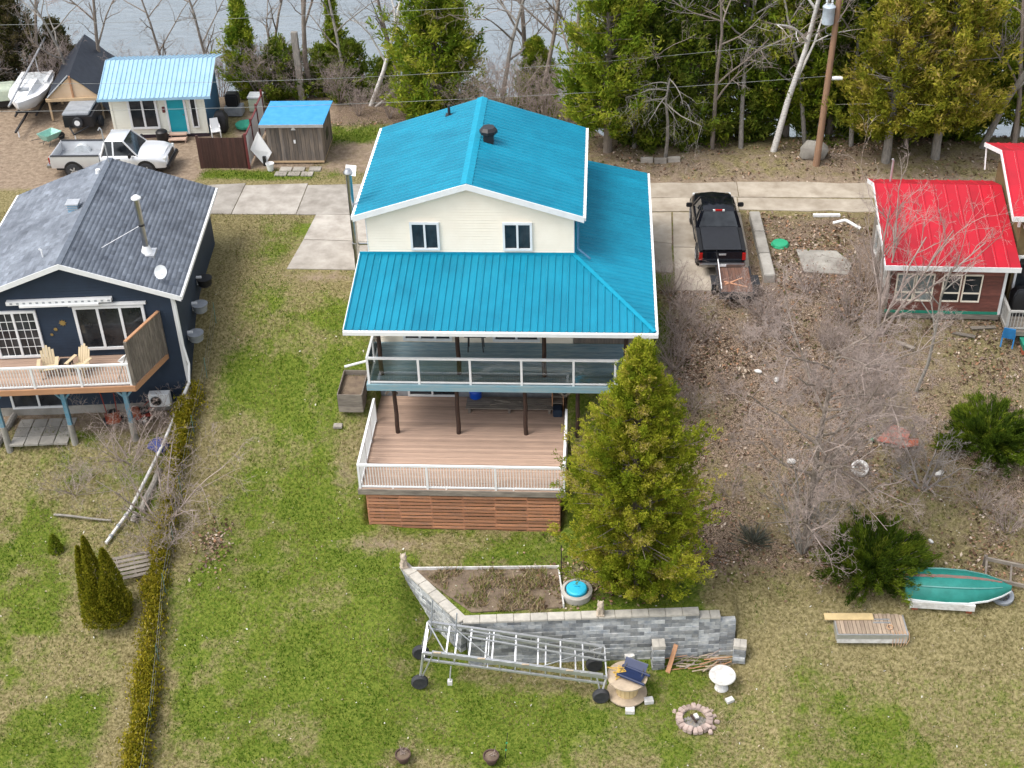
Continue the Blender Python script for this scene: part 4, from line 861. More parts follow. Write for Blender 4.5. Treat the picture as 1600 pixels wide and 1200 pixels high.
# ================================================================ pickups
def rsec(x, w, z0, z1, r=.1, tw=None):      # cross-section with softened upper corners
    tw = tw or w; return [(x, -w, z0), (x, -w - .02, (z0 + z1) / 2), (x, -w, z1 - r), (x, -tw + r * .9, z1), (x, tw - r * .9, z1), (x, w, z1 - r), (x, w + .02, (z0 + z1) / 2), (x, w, z0)]
def pickup(label, loc, rz, paint, cover, cab='crew'):
    """nose towards +X, origin on the ground at the middle"""
    t = thing('pickup_truck', label, 'pickup', loc, rz)
    c0, c1 = (-.75, 1.35) if cab == 'crew' else (-.35, 1.35)
    MB().loft([rsec(1.3, .97, .5, 1.1), rsec(1.8, .97, .5, 1.14, .14), rsec(2.4, .95, .48, 1.1, .16), rsec(2.78, .9, .48, 1.0, .18), rsec(2.9, .8, .52, .92, .16)]).build('front_body', paint, t, smooth=True)
    MB().loft([[(1.45, -.7, 1.12), (1.45, 0, 1.17), (1.45, .7, 1.12), (1.45, .7, 1.0), (1.45, -.7, 1.0)], [(2.2, -.66, 1.13), (2.2, 0, 1.18), (2.2, .66, 1.13), (2.2, .66, 1.0), (2.2, -.66, 1.0)], [(2.72, -.55, 1.03), (2.72, 0, 1.08), (2.72, .55, 1.03), (2.72, .55, .9), (2.72, -.55, .9)]]).build('hood', paint, t, smooth=True)
    MB().loft([rsec(c0, .97, .45, 1.12, .06), rsec(1.32, .97, .45, 1.12, .06)]).build('cab_body', paint, t, smooth=True)
    # greenhouse
    zb, zt = 1.1, 1.84
    def gh(x, w, z): return (x, w, z)
    B = [(c0 + .02, -.9), (1.5, -.88), (1.5, .88), (c0 + .02, .9)]; T = [(c0 + .3, -.68), (.85, -.68), (.85, .68), (c0 + .3, .68)]
    g = MB(); g.add([(x, y, zb) for x, y in B] + [(x, y, zt - .06) for x, y in T], [(0, 1, 5, 4), (1, 2, 6, 5), (2, 3, 7, 6), (3, 0, 4, 7)]); gl = g.build('windows', 'glass', t)
    rfm = MB(); rfm.loft([[(x + .0, y, zt - .07) for x, y in [(c0 + .26, -.71), (.9, -.71), (.9, .71), (c0 + .26, .71)]], [(c0 + .34, -.62, zt), (.8, -.62, zt), (.8, .62, zt), (c0 + .34, .62, zt)]]).build('roof', paint, t, bevel=.03, smooth=True)
    for s in (-1, 1):
        MB().bar((1.5, s * .9, zb), (.87, s * .7, zt - .06), .07, .05).build('pillar', paint, t); MB().bar((c0 + .04, s * .92, zb), (c0 + .3, s * .7, zt - .06), .13, .05).build('pillar', paint, t)
        xm = (c0 + 1.1) / 2 - .05; MB().bar((xm, s * .915, zb), (xm + .02, s * .705, zt - .06), .08, .03).build('pillar', 'dark_metal' if paint == 'truck_black' else paint, t)
        MB().box(-.06, .06, -.13, .13, 0, .2).build('mirror', 'black_plastic', t, (1.2, s * 1.13, 1.12), bevel=.03)
        for xh in ((c0 + .25, xm + .15) if cab == 'crew' else (xm + .15,)): MB().box(xh, xh + .16, s * .985 - .015, s * .985 + .015, .95, .99).build('door_handle', 'dark_metal', t)
        MB().box(c0 + .05, 1.3, s * .99 - .012, s * .99 + .012, .52, .6).build('side_moulding', 'dark_metal', t)
        # bed side and lamps
        MB().loft([[(-2.85, s * .9, .5), (-2.85, s * .98, .8), (-2.85, s * .96, 1.14), (-2.85, s * .84, 1.14), (-2.85, s * .84, .5)], [(c0 - .04, s * .92, .5), (c0 - .04, s * .99, .8), (c0 - .04, s * .96, 1.14), (c0 - .04, s * .84, 1.14), (c0 - .04, s * .84, .5)]]).build('bed_side', paint, t, smooth=True)
        MB().box(-2.8, c0 - .06, min(s * .82, s * .98), max(s * .82, s * .98), 1.142, 1.165).build('bed_rail_cap', 'black_plastic', t)
        MB().box(-2.9, -2.82, s * .9 - .075, s * .9 + .075, .75, 1.08).build('tail_light', 'red_lens', t, bevel=.01); MB().box(2.7, 2.86, s * .72 - .14, s * .72 + .14, .82, .98).build('headlight', 'lamp_glass', t, bevel=.02)
        for xw in (-1.75, 1.85):
            MB().tube((xw, s * .78, .44), (xw, s * 1.0, .44), .46, .46, 24).build('wheel_arch', 'black_plastic', t)
            w_ = put('wheel', MB().lathe([(.22, -.13), (.36, -.13), (.385, -.08), (.385, .08), (.36, .13), (.22, .13)], 24).mesh('wheel', 'rubber', True), t, (xw, s * .89, .385), rot=(PI / 2, 0, 0))
            MB().lathe([(.23, -.11), (.23, .11)], 16).build('rim', 'alu', w_)
            for k in range(5): MB().bar((0, 0, -s * .132), (.2 * math.cos(k * 1.2566), .2 * math.sin(k * 1.2566), -s * .132), .07, .02).build('spoke', 'alu', w_)
    MB().box(-2.86, -2.8, -.82, .82, .55, 1.13).build('tailgate', paint, t, bevel=.02); MB().box(-2.9, -2.86, -.15, .15, .98, 1.04).build('tailgate_handle', 'alu', t)
    MB().box(-2.8, c0 - .05, -.84, .84, .6, .66).build('bed_floor', 'grey_plastic' if paint != 'truck_black' else 'dark_metal', t)
    MB().box(c0 - .1, c0 - .04, -.84, .84, .6, 1.13).build('bed_front', paint, t)
    if cover: 
        MB().box(-2.8, c0 - .05, -.8, .8, 1.165, 1.2).build('bed_cover', 'tonneau', t, bevel=.015); MB().box(c0 + .28, c0 + .36, -.16, .16, zt - .07, zt - .01).build('brake_light', 'red_lens', t)
        for y in (-.2, .2): MB().box(c0 + .275, c0 + .35, y - .05, y + .05, zt - .07, zt - .012).build('cargo_lamp', 'lamp_glass', t)
    else:
        for s in (-1, 1): MB().tube((-1.75, s * .84, .6), (-1.75, s * .6, .6), .42, .42, 18).build('wheel_well', 'grey_white', t)
    MB().box(-3.08, -2.88, -.95, .95, .5, .68).build('rear_bumper', 'steel', t, bevel=.03); MB().box(2.86, 3.0, -.95, .95, .42, .66).build('front_bumper', 'black_plastic', t, bevel=.04)
    MB().box(2.84, 2.91, -.5, .5, .68, .95).build('grille', 'dark_metal', t, bevel=.01)
    MB().box(-3.09, -3.078, -.16, .16, .55, .66).build('licence_plate', 'white', t); MB().box(-2.7, 2.7, -.7, .7, .3, .52).build('chassis', 'dark_metal', t)
    return t
pickup('silver extended cab pickup with open bed parked by the cream cottage', (-19.05, 14.35, 0), RD(1.5), 'truck_silver', False, 'ext')
pickup('glossy black crew cab pickup with bed cover parked beside the turquoise house', (10.05, 7.15, .045), RD(91), 'truck_black', True)
# ================================================================ fences, shed and yard things
t = thing('board_fence', 'dark brown board fence panel beside the cottage steps', 'fence', (-14.75, 14.4, 0), RD(1))
for i in range(16): MB().box(-.068, .068, -.012, .012, 0, 1.62).build('board', 'brown_board', t, (.08 + i * .142, 0, .03))
for z in (.3, 1.35): MB().box(0, 2.3, .013, .06, z, z + .09).build('rail', 'brown_board', t)
for x in (0.0, 2.3): MB().box(x - .05, x + .05, .015, .11, -.1, 1.75).build('post', 'brown_board', t)
t = thing('panel_fence', 'white panel fence with maroon posts running back from the brown board fence', 'fence', (-12.35, 14.45, 0), RD(1.5))
for i in range(4):
    y = i * 1.5; MB().box(-.05, .05, y - .05, y + .05, -.1, 1.85 + .12 * i).build('post', 'maroon', t)
    if i < 3: MB().box(-.015, .015, y + .06, y + 1.44, .1, 1.68 + .12 * i).build('panel', 'white', t); MB().box(-.04, .04, y + .052, y + 1.448, 1.682 + .12 * i, 1.73 + .12 * i).build('top_rail', 'maroon', t)
sh = thing('garden_shed', 'grey board garden shed with flat blue roof and white hinge marks', 'shed', (-10.05, 15.0, .08), RD(1))
for i in range(13): MB().box(-.098, .098, -.015, .015, .08, 2.02 + .0).build('board', 'shed_board', sh, (-1.26 + i * .21, 0, .0))
for s in (-1, 1):
    for i in range(11): MB().box(-.015, .015, -.118, .118, .08, 2.02 - i * .012).build('board', 'shed_board', sh, (s * 1.36, .13 + i * .24, 0))
MB().box(-1.34, 1.34, .02, 2.66, .08, 1.9).build('core', 'shed_board', sh); MB().box(-1.36, 1.36, -.03, 2.7, -.02, .08).build('sill_beam', 'new_wood', sh)
MB().slab([(-1.62, -.3, 2.08), (1.55, -.3, 2.08), (1.55, 2.8, 1.98), (-1.62, 2.8, 1.98)], (0, 0, .05)).build('roof', 'shed_blue', sh); MB().box(-1.62, 1.55, -.33, -.305, 1.98, 2.13).build('fascia', 'alu', sh)
MB().slab([(-.12, -.04, 1.72), (.12, -.04, 1.72), (0, -.04, 1.95)], (0, .02, 0)).build('triangle_plate', 'white', sh); MB().box(-.05, .05, -.04, -.016, 1.02, 1.2).build('latch', 'white', sh)
MB().box(1.376, 1.39, 1.0, 1.6, .7, 1.2).build('side_hatch', 'dark_metal', sh)
t = thing('shed_path', 'short row of square concrete slabs before the grey shed', 'pavers', (-9.9, 13.9, 0))
for x, y in ((-.75, -.1), (-.1, -.1), (.55, -.1), (.05, .42), (.85, .45), (-.6, .42)): MB().box(-.29, .29, -.22, .22, -.04, .045).build('paver', 'concrete', t, (x, y, .002), .03 * x)
t = thing('leaning_board', 'white board leaning on the panel fence by the shed', 'board', (-11.75, 14.9, 0)); MB().slab([(-.5, -.2, .9), (.1, -.15, 0), (.5, -.05, .65), (-.1, .1, 1.7)], (.02, .03, 0)).build('sheet', 'white', t); MB().box(.05, .2, -.2, .0, 0, .5).build('prop', 'dark_metal', t)
t = thing('bucket', 'white plastic bucket beside the shed corner', 'bucket', (-11.25, 14.25, 0)); MB().lathe([(.15, 0), (.2, .38), (.215, .38), (.215, .34), (.19, .34), (.14, .03)], 14).build('pail', 'white', t, smooth=True); MB().path([(-.2, 0, .36), (-.12, -.14, .25), (.12, -.14, .25), (.2, 0, .36)], .008, 4).build('handle', 'alu', t)
t = thing('plastic_chair', 'white plastic garden chair beside the cottage side wall', 'chair', (-14.85, 18.0, 0), RD(20))
MB().box(-.24, .24, -.24, .22, .4, .44).build('seat', 'white', t); MB().slab([(-.24, .2, .44), (.24, .2, .44), (.2, .34, .95), (-.2, .34, .95)], (0, .03, 0)).build('backrest', 'white', t)
for x in (-.22, .22):
    for y in (-.22, .2): MB().box(x - .02, x + .02, y - .02, y + .02, 0, .4).build('leg', 'white', t)
    MB().box(x - .03, x + .03, -.22, .24, .63, .66).build('arm', 'white', t)
t = thing('barbecue', 'black covered barbecue by the blue cottage side wall', 'barbecue', (-14.75, 18.85, 0)); MB().loft([[(-.28, -.28, 0), (.28, -.28, 0), (.28, .28, 0), (-.28, .28, 0)], [(-.34, -.3, .8), (.34, -.3, .8), (.34, .3, .8), (-.34, .3, .8)], [(-.2, -.15, 1.1), (.2, -.15, 1.1), (.2, .15, 1.1), (-.2, .15, 1.1)]]).build('cover', 'black_plastic', t, smooth=True, bevel=.04)
t = thing('satellite_stand', 'dark machine under black sheeting behind the cottage corner', 'machine', (-14.6, 21.0, 0)); MB().box(-.35, .35, -.3, .3, .5, 1.2).build('body', 'black_plastic', t, bevel=.08); MB().box(-.45, .5, -.35, .35, 0, .5).build('base', 'grey_plastic', t, bevel=.03)
t = thing('round_tub', 'dark green round tub on the dirt inside the fence', 'tub', (-13.6, 19.2, 0)); MB().lathe([(.3, 0), (.5, .12), (.52, .25), (.48, .25), (.1, .08)], 16).build('bowl', 'green_trim', t, smooth=True)
t = thing('storage_chest', 'pale green storage chest at the back of the fenced yard', 'chest', (-13.5, 21.6, 0)); MB().box(-.35, .35, -.35, .35, 0, .75).build('body', 'cart_green', t, bevel=.03); MB().box(-.38, .38, -.38, .38, .75, .85).build('lid', 'grey_white', t, bevel=.02)
t = thing('old_post', 'weathered grey timber post standing behind the shed', 'post', (-11.3, 22.9, Z(-11.3, 22.9))); MB().box(-.17, .17, -.12, .12, -.2, 3.9).build('timber', 'pale_bark', t, bevel=.02)
mat('dock_wood', (.42, .33, .235), .8, (.27, .2, .15), 3, rnd=.22, stretch=(5, .6, 5)); mat('trailer_wood', (.16, .075, .045), .8, (.09, .05, .04), 3, rnd=.2, stretch=(5, .6, 5)); mat('plank_orange', (.6, .3, .17), .7); mat('boat_strake', (.12, .3, .27), .5); mat('rope', (.55, .34, .2), .8); mat('scrap_red', (.42, .1, .07), .7, (.3, .14, .1), 4); mat('railgrey', (.42, .41, .38), .8, (.3, .29, .27), 4)
# ================================================================ RED-ROOFED HOUSE on the right
rh = thing('cabin', 'brown red sided cabin with bright red ribbed metal roofs', 'cabin', (16.55, 1.6, 0), RD(-1.5))
CWD = 4.35
for i in range(14):
    if i * .15 + .05 < 2.2: MB().box(0, CWD, -.012, .012, 0, .145).build('board', 'red_siding', rh, (0, -.02 + .0, .1 + .15 * i))
MB().box(.01, CWD, .0, 4.9, -.0, 2.3).build('wall', 'red_siding', rh)
for i in range(20): MB().box(-.012, .012, -.12, .12, .05, 2.3 + .6 * (1 - abs(i / 19 * 2 - 1))).build('side_board', 'old_wood', rh, (-.02, .13 + i * .245, 0))
MB().box(-.1, CWD + .05, -.09, -.03, .0, .1).build('sill_trim', 'green_trim', rh); MB().box(-.4, CWD + .05, -.14, -.02, -.2, -.02).build('beam', 'old_wood_x', rh)
for x in (.9, 2.4, CWD - .1): MB().box(x - .07, x + .07, -.1, .04, -1.0, -.2).build('pier', 'old_wood', rh)
for i, (x, p) in enumerate(((.55, 'curtain_glass'), (1.3, 'curtain_glass'), (2.35, 'glass'), (3.15, 'glass'))):
    f = window(rh, x, -.04, 1.2, .72, 1.25, 1, fw=.045, pane=p, frame='cream'); MB().box(-.31, .31, -.08, -.03, -.25, -.2).build('sash_rail', 'cream', f)
window(rh, -.05, 1.3, 1.2, .9, 1.2, 1, rz=RD(-90), frame='white_dirty', pane='curtain_glass'); window(rh, -.05, 3.3, 1.3, .9, 1.2, 1, rz=RD(-90), frame='white_dirty', pane='curtain_glass')
MB().box(CWD - .02, CWD + .08, -.1, .05, .0, 2.3).build('corner_trim', 'white', rh)
ey, ry, by = -.5, 4.2, 5.6; ez, rz_, bz = 2.4, 3.6, 3.1; x0, x1 = -.4, 4.75
a_ = math.hypot(ry - ey, rz_ - ez); b_ = math.hypot(by - ry, rz_ - bz)
roof_panels(rh, 'red_roof', (x0, ey, ez), (1, 0, 0), (0, ry - ey, rz_ - ez), x1 - x0, lambda u: 0, lambda u: a_, step=.47, rib=.47, rh=.03)
roof_panels(rh, 'red_roof', (x0, by, bz), (1, 0, 0), (0, ry - by, rz_ - bz), x1 - x0, lambda u: 0, lambda u: b_, step=.47, rib=.47, rh=.03)
MB().slab([(x0, ey, ez - .01), (x1, ey, ez - .01), (x1, ry, rz_ - .01), (x0, ry, rz_ - .01)], (0, 0, -.1)).build('roof_deck', 'white', rh); MB().slab([(x0, by, bz - .01), (x1, by, bz - .01), (x1, ry + .002, rz_ - .012), (x0, ry + .002, rz_ - .012)], (0, 0, -.1)).build('roof_deck', 'white', rh)
MB().box(x0 - .03, x1 + .02, ey - .035, ey - .002, ez - .2, ez + .01).build('eave_fascia', 'white', rh)
MB().slab([(x0 - .03, ey, ez - .16), (x0 - .03, ey, ez + .02), (x0 - .03, ry, rz_ + .02), (x0 - .03, by, bz + .02), (x0 - .03, by, bz - .16), (x0 - .03, ry, rz_ - .16)], (.028, 0, 0)).build('rake_fascia', 'white', rh)
MB().path([(.4, 4.9, 3.1), (.4, 4.9, 4.3), (.36, 4.9, 4.38)], .045, 8).build('plumbing_vent', 'alu', rh)
# taller wing
wx = 4.85
MB().box(wx, wx + 5, .9, 5.6, -.6, 4.0).build('wing_wall', 'olive_wall', rh)
MB().slab([(wx - .004, .9, 3.9), (wx - .004, 5.6, 3.9), (wx - .004, 3.6, 5.2)], (.02, 0, 0)).build('wing_gable', 'olive_wall', rh)
wy0, wyr, wy1 = .3, 3.55, 6.1; w0, wr, w1 = 4.2, 5.45, 4.6
c_ = math.hypot(wyr - wy0, wr - w0); d_ = math.hypot(wy1 - wyr, wr - w1)
roof_panels(rh, 'red_roof', (wx - .55, wy0, w0), (1, 0, 0), (0, wyr - wy0, wr - w0), 5.6, lambda u: 0, lambda u: c_, step=.47, rib=.47, rh=.03)
roof_panels(rh, 'red_roof', (wx - .55, wy1, w1), (1, 0, 0), (0, wyr - wy1, wr - w1), 5.6, lambda u: 0, lambda u: d_, step=.47, rib=.47, rh=.03)
MB().slab([(wx - .55, wy0, w0 - .01), (wx + 5, wy0, w0 - .01), (wx + 5, wyr, wr - .01), (wx - .55, wyr, wr - .01)], (0, 0, -.1)).build('roof_deck', 'white', rh); MB().slab([(wx - .55, wy1, w1 - .01), (wx + 5, wy1, w1 - .01), (wx + 5, wyr + .002, wr - .012), (wx - .55, wyr + .002, wr - .012)], (0, 0, -.1)).build('roof_deck', 'white', rh)
MB().box(wx - .57, wx + 5, wy0 - .035, wy0 - .002, w0 - .2, w0 + .01).build('eave_fascia', 'white', rh)
MB().slab([(wx - .58, wy0, w0 - .17), (wx - .58, wy0, w0 + .02), (wx - .58, wyr, wr + .02), (wx - .58, wy1, w1 + .02), (wx - .58, wy1, w1 - .17), (wx - .58, wyr, wr - .17)], (.028, 0, 0)).build('rake_fascia', 'white', rh)
MB().bar((wx - .5, 6.0, w1 - .1), (wx - .5, 5.62, 3.6), .05).build('drain', 'white', rh)
window(rh, wx + 1.2, .88, 3.35, 1.7, .7, 1, fw=.1); window(rh, wx + 1.1, .86, 1.1, 2.0, 2.2, 2, fw=.09, name='patio_door')
MB().bar((wx - .12, .82, 3.5), (wx - .12, .82, 3.9), .09).build('bracket', 'white', rh); MB().bar((wx + .12, .8, 3.45), (wx + .12, .8, 3.85), .09).build('bracket', 'white', rh); MB().bar((wx + .12, .79, 3.75), (wx + .35, .79, 3.75), .09).build('bracket', 'white', rh)
dk2 = thing('side_deck', 'small weathered deck with grey slatted railing beside the cabin', 'deck', (21.15, 1.5, 0), RD(-1.5))
planks(dk2, 'plank', 'old_wood_x', lambda y: -.15, lambda y: 4, -1.1, .9, -.1); MB().box(-.15, 4, -1.14, -1.105, -.32, -.1).build('fascia_board', 'old_wood_x', dk2)
railing(dk2, [(-.1, .8, -.1), (-.1, -1.05, -.1), (1.2, -1.05, -.1), (2.5, -1.05, -.1), (3.9, -1.05, -.1)], .85, None, bal=.13, m='railgrey', pr=.05)
for x in (.1, 2): MB().box(x - .07, x + .07, -1, -.86, -1.3, -.33).build('post', 'old_wood', dk2)
t = thing('covered_grill', 'tall black covered grill on the small side deck', 'grill', (21.75, 1.7, -.1)); MB().loft([[(-.32, -.28, 0), (.32, -.28, 0), (.32, .28, 0), (-.32, .28, 0)], [(-.36, -.3, .95), (.36, -.3, .95), (.36, .3, .95), (-.36, .3, .95)], [(-.2, -.18, 1.2), (.2, -.18, 1.2), (.2, .18, 1.2), (-.2, .18, 1.2)]]).build('cover', 'black_plastic', t, bevel=.04, smooth=True)
def garden_chair(label, x, y, rz, m):
    t = thing('garden_chair', label, 'chair', (x, y, Z(x, y)), rz)
    MB().box(-.25, .25, -.25, .22, .38, .42).build('seat', m, t, bevel=.01); MB().slab([(-.25, .2, .42), (.25, .2, .42), (.22, .36, .95), (-.22, .36, .95)], (0, .03, 0)).build('backrest', m, t)
    for x_ in (-.22, .22):
        for y_ in (-.22, .2): MB().box(x_ - .025, x_ + .025, y_ - .025, y_ + .025, -.05, .38).build('leg', m, t)
    return t
garden_chair('bright blue plastic chair on the ground below the small side deck', 21.15, .35, RD(160), 'blue_chair')
t = thing('planter_tub', 'dark green square tub on a red base below the side deck', 'planter', (21.95, .1, Z(21.95, .1))); MB().box(-.3, .3, -.25, .25, 0, .2).build('base', 'rust', t); MB().loft([[(-.3, -.25, .2), (.3, -.25, .2), (.3, .25, .2), (-.3, .25, .2)], [(-.36, -.3, .5), (.36, -.3, .5), (.36, .3, .5), (-.36, .3, .5)]]).build('tub', 'green_trim', t)
for i, (x, y, rz, L, lab) in enumerate(((17.05, .35, -.7, 1.1, 'pale plank lying on the slope below the cabin window'), (20.3, 1.0, .1, 1.0, 'grey board lying beside the cabin pier'), (19.5, .7, -.35, .9, 'thin grey board on the ground under the cabin beam'))):
    tag(MB().box(-L / 2, L / 2, -.09, .09, 0, .04).build('loose_board', 'old_wood_x', None, (x, y, Z(x, y) + .05), rz), lab, 'board')
# ================================================================ trailer behind the black pickup
t = thing('flat_trailer', 'rusty brown flat trailer with two orange planks behind the black pickup', 'trailer', (10.55, 3.05, .02), RD(1))
for i in range(9): MB().box(-.068, .068, -1.05, 1.0, -.02, .02).build('deck_board', 'trailer_wood', t, (-.58 + i * .145, 0, .52))
for s in (-1, 1):
    MB().bar((s * .68, -1.05, .56), (s * .68, 1.0, .56), .06, .12).build('side_rail', 'dark_metal', t); MB().bar((s * .6, 1.0, .48), (-.12, 2.0, .5), .06).build('drawbar', 'dark_metal', t)
    w_ = put('wheel', MB().tube((-.09, 0, 0), (.09, 0, 0), .27, .27, 18).mesh('wheel', 'rubber'), t, (s * .86, -.1, .27)); MB().tube((-.095, 0, 0), (.095, 0, 0), .13, .13, 10).build('rim', 'alu', w_)
    MB().box(s * .86 - .13, s * .86 + .13, -.5, .3, .56, .59).build('mudguard', 'dark_metal', t)
MB().box(-.7, .7, -1.16, -1.06, .3, .6).build('tail_beam', 'dark_metal', t); MB().bar((-.62, -.9, .65), (-.6, 2.0, .85), .035).build('lift_pole', 'white', t)
MB().box(-.45, .45, -.03, .03, 0, .03).build('plank', 'plank_orange', t, (-.05, -.15, .545), RD(35)); MB().box(-.5, .5, -.03, .03, 0, .03).build('plank', 'plank_orange', t, (0, -.4, .545), RD(-25))
t = thing('barrier_wall', 'long low concrete barrier beside the driveway and trailer', 'barrier', (12.0, 6.6, 0), RD(1.5)); 
for i in range(3): MB().box(-.23, .23, -.93, .93, -.2, .38).build('block', 'old_concrete', t, (0, -1.9 + 1.9 * i, .004 * i), bevel=.03)
t = thing('septic_lid', 'bright green round septic tank lid set in leaves', 'lid', (12.85, 7.0, Z(12.85, 7) - .02)); MB().lathe([(.36, 0), (.36, .12), (.33, .16), (.05, .19)], 24).build('dome', 'lid_green', t, smooth=True); MB().lathe([(.4, 0), (.4, .06), (.3, .08)], 24).build('rim', 'lid_green', t, smooth=True)
tag(MB().prism([(13.6, 4.6), (15.4, 4.4), (15.7, 5.3), (15.2, 6.4), (13.5, 6.5)], -.05, .07).build('concrete_slab', 'old_concrete'), 'broken pale concrete slab lying among leaves and twigs', 'slab')
tag(MB().box(-.6, .6, -.09, .09, 0, .1).build('white_timber', 'white', None, (15.2, 9.65, .02), RD(1)), 'short white painted timber lying at the road edge', 'timber')
tag(MB().path([(16.4, 7.8, .4), (15.8, 8.3, .55), (15.3, 8.4, .35)], .07, 8).build('white_pipe', 'white'), 'curved white pipe piece beside the red roofed cabin', 'pipe')
# stones along the bank
for i, (x, y, lab) in enumerate(((7.2, 14.55, 'pale concrete edging block at the cedar end of the short row'), (7.85, 14.5, 'pale concrete edging block in the middle of the short row'), (8.5, 14.6, 'pale concrete edging block beside the drooping dead tree'))): tag(MB().box(-.3, .3, -.12, .12, -.05, .2).build('edging_block', 'concrete', None, (x, y, Z(x, y)), .05 * i, bevel=.02), lab, 'block', 'edging blocks under the cedars')
bm_r = MB(); r0 = random.Random(9); rings = []
for j in range(7):
    th = -PI / 2 + PI * j / 6; rings.append([(math.cos(th) * .7 * math.cos(i * PI / 5) + r0.uniform(-.07, .07), math.cos(th) * .5 * math.sin(i * PI / 5) + r0.uniform(-.07, .07), math.sin(th) * .55) for i in range(10)])
tag(bm_r.loft(rings).build('boulder', 'old_concrete', None, (15.2, 15.0, Z(15.2, 15) + .3), smooth=True), 'large grey boulder at the foot of the utility pole', 'boulder')
# ================================================================ utility pole and wires
px_, py_ = 15.28, 14.31; pz = Z(px_, py_)
t = thing('utility_pole', 'wooden utility pole with a grey transformer and white meter box', 'pole', (px_, py_, pz))
MB().tube((0, 0, -.3), (.25, .1, 9.6), .17, .12, 12).build('pole', 'pole_wood', t, smooth=True)
tr_ = MB().lathe([(.2, 0), (.27, .05), (.27, .75), (.29, .78), (.29, .82), (.2, .9), (.05, .92)], 18).build('transformer', 'transformer', t, (-.22, -.12, 7.0), smooth=True)
for s in (-1, 1): MB().lathe([(.05, .88), (.06, .95), (.03, 1.0), (.06, 1.05), (.03, 1.2)], 8, (s * .12, 0, 0)).build('bushing', 'grey_white', tr_)
MB().bar((-.1, -.02, 7.4), (.2, .05, 7.4), .06).build('bracket', 'dark_metal', t); MB().path([(-.3, -.1, 7.0), (-.25, -.1, 6.6), (.1, 0, 6.4)], .02, 6).build('lead', 'wire', t)
MB().tube((.28, 0, 4.4), (.75, 0, 4.4), .09, .09, 12).build('meter_box', 'white', t)
def wire(label, a, b, sag, r=.009, n=24):
    pts = []
    for i in range(n + 1):
        f = i / n; p = Vector(a).lerp(Vector(b), f); p.z -= sag * 4 * f * (1 - f); pts.append(p)
    o = MB().path([p - pts[0] for p in pts], r, 4).build('power_line', 'wire', None, pts[0], smooth=True); return tag(o, label, 'wire', 'overhead lines')
wire('upper overhead line from the utility pole top across to the lake side trees', (px_ + .2, py_, pz + 8.9), (-45, 12.5, 8.2), .8)
wire('middle overhead line from below the transformer toward the blue roofed cottage', (px_ + .15, py_, pz + 6.3), (-45, 13.5, 6.0), 1.6)
wire('lowest thin overhead line from the pole meter box', (px_ + .1, py_, pz + 4.5), (-45, 13.2, 3.9), .9, .01)
wire('overhead line from the utility pole going toward the road beyond the cabin', (px_ + .2, py_, pz + 8.9), (50, 16.5, 9.2), .7)
# ================================================================ things on the right bank
def loft_hull(sgn=1): pass
bt = thing('rowboat', 'upturned teal green rowboat with a faded red keel stripe', 'boat', (17.55, -9.85, -4.35), RD(-3.5))
L0 = [(-1.75, .66, .5), (-1.2, .72, .52), (-.4, .76, .55), (.4, .72, .55), (1.1, .55, .5), (1.6, .3, .42), (1.95, .04, .3)]
secs = [[(x, -wd, -.02 + max(0, x - .6) * .05), (x, -wd * .97, .2), (x, -wd * .62, h * .86), (x, -wd * .12, h), (x, wd * .12, h), (x, wd * .62, h * .86), (x, wd * .97, .2), (x, wd, -.02 + max(0, x - .6) * .05)] for x, wd, h in L0]
hu = MB().loft(secs).build('hull', 'boat_green', bt, smooth=True)
MB().loft([[(x, -wd * .09, h + .002), (x, -wd * .07, h + .03), (x, wd * .07, h + .03), (x, wd * .09, h + .002)] for x, wd, h in L0[:6]]).build('keel', 'boat_red', bt)
for s in (-1, 1):
    for a, b in zip(L0, L0[1:]): pass
    MB().loft([[(x, s * wd * 1.0, -.04 + max(0, x - .6) * .05), (x, s * (wd + .03), -.04 + max(0, x - .6) * .05), (x, s * (wd + .03), .03 + max(0, x - .6) * .05), (x, s * wd * 1.0, .03 + max(0, x - .6) * .05)] for x, wd, h in L0]).build('gunwale', 'gelcoat', bt)
    MB().loft([[(x, s * wd * .6, h * .87), (x, s * wd * .66, h * .845), (x, s * wd * .68, h * .87), (x, s * wd * .62, h * .895)] for x, wd, h in L0[:6]]).build('strake', 'boat_strake', bt)
t = thing('boat_crate', 'pale grey plank box carrying the upturned rowboat', 'box', (17.1, -10.0, Z(17.1, -10)), RD(-3.5))
for i in range(2): MB().box(-1.1, 1.1, -.6, .4, .1 + i * .14, .232 + i * .14).build('board', 'white_dirty', t)
for x in (-.9, .95): MB().box(x - .1, x + .1, -.5, .3, -.2, .1).build('foot', 'rust', t)
dock = thing('dock_section', 'aluminium framed dock section with worn plank top lying on grass', 'dock', (14.55, -10.85, -5.0), RD(1.5))
for i in range(17): MB().box(-.062, .062, -.7, .7, -.015, .015).build('plank', 'dock_wood', dock, (-1.12 + i * .14, 0, .02 + .004 * math.sin(i * 3)))
for y in (-.74, .74): MB().box(-1.22, 1.22, y - .025, y + .025, -.16, .04).build('side_beam', 'alu', dock); MB().box(-1.2, 1.2, y - .02, y + .02, -.36, -.165).build('side_board', 'white_dirty', dock)
for x in (-1.2, 1.2): MB().box(x - .025, x + .025, -.715, .715, -.3, .035).build('end_beam', 'alu', dock)
for x in (-.95, .85): MB().box(x - .1, x + .1, -.6, .6, -.75, -.36).build('block', 'dark_log', dock)
for y in (-.2, -.05): MB().box(.1, .7, y, y + .05, .04, .07).build('batten', 'alu', dock)
tag(MB().box(-.85, .85, -.16, .16, 0, .06).build('foam_plank', 'cushion', None, (13.85, -10.78, -4.955), RD(2), bevel=.015), 'tan foam covered plank lying across the dock section', 'plank')
t = thing('rope_coil', 'orange rope hanging over the dock section corner', 'rope', (15.55, -11.5, -5.0))
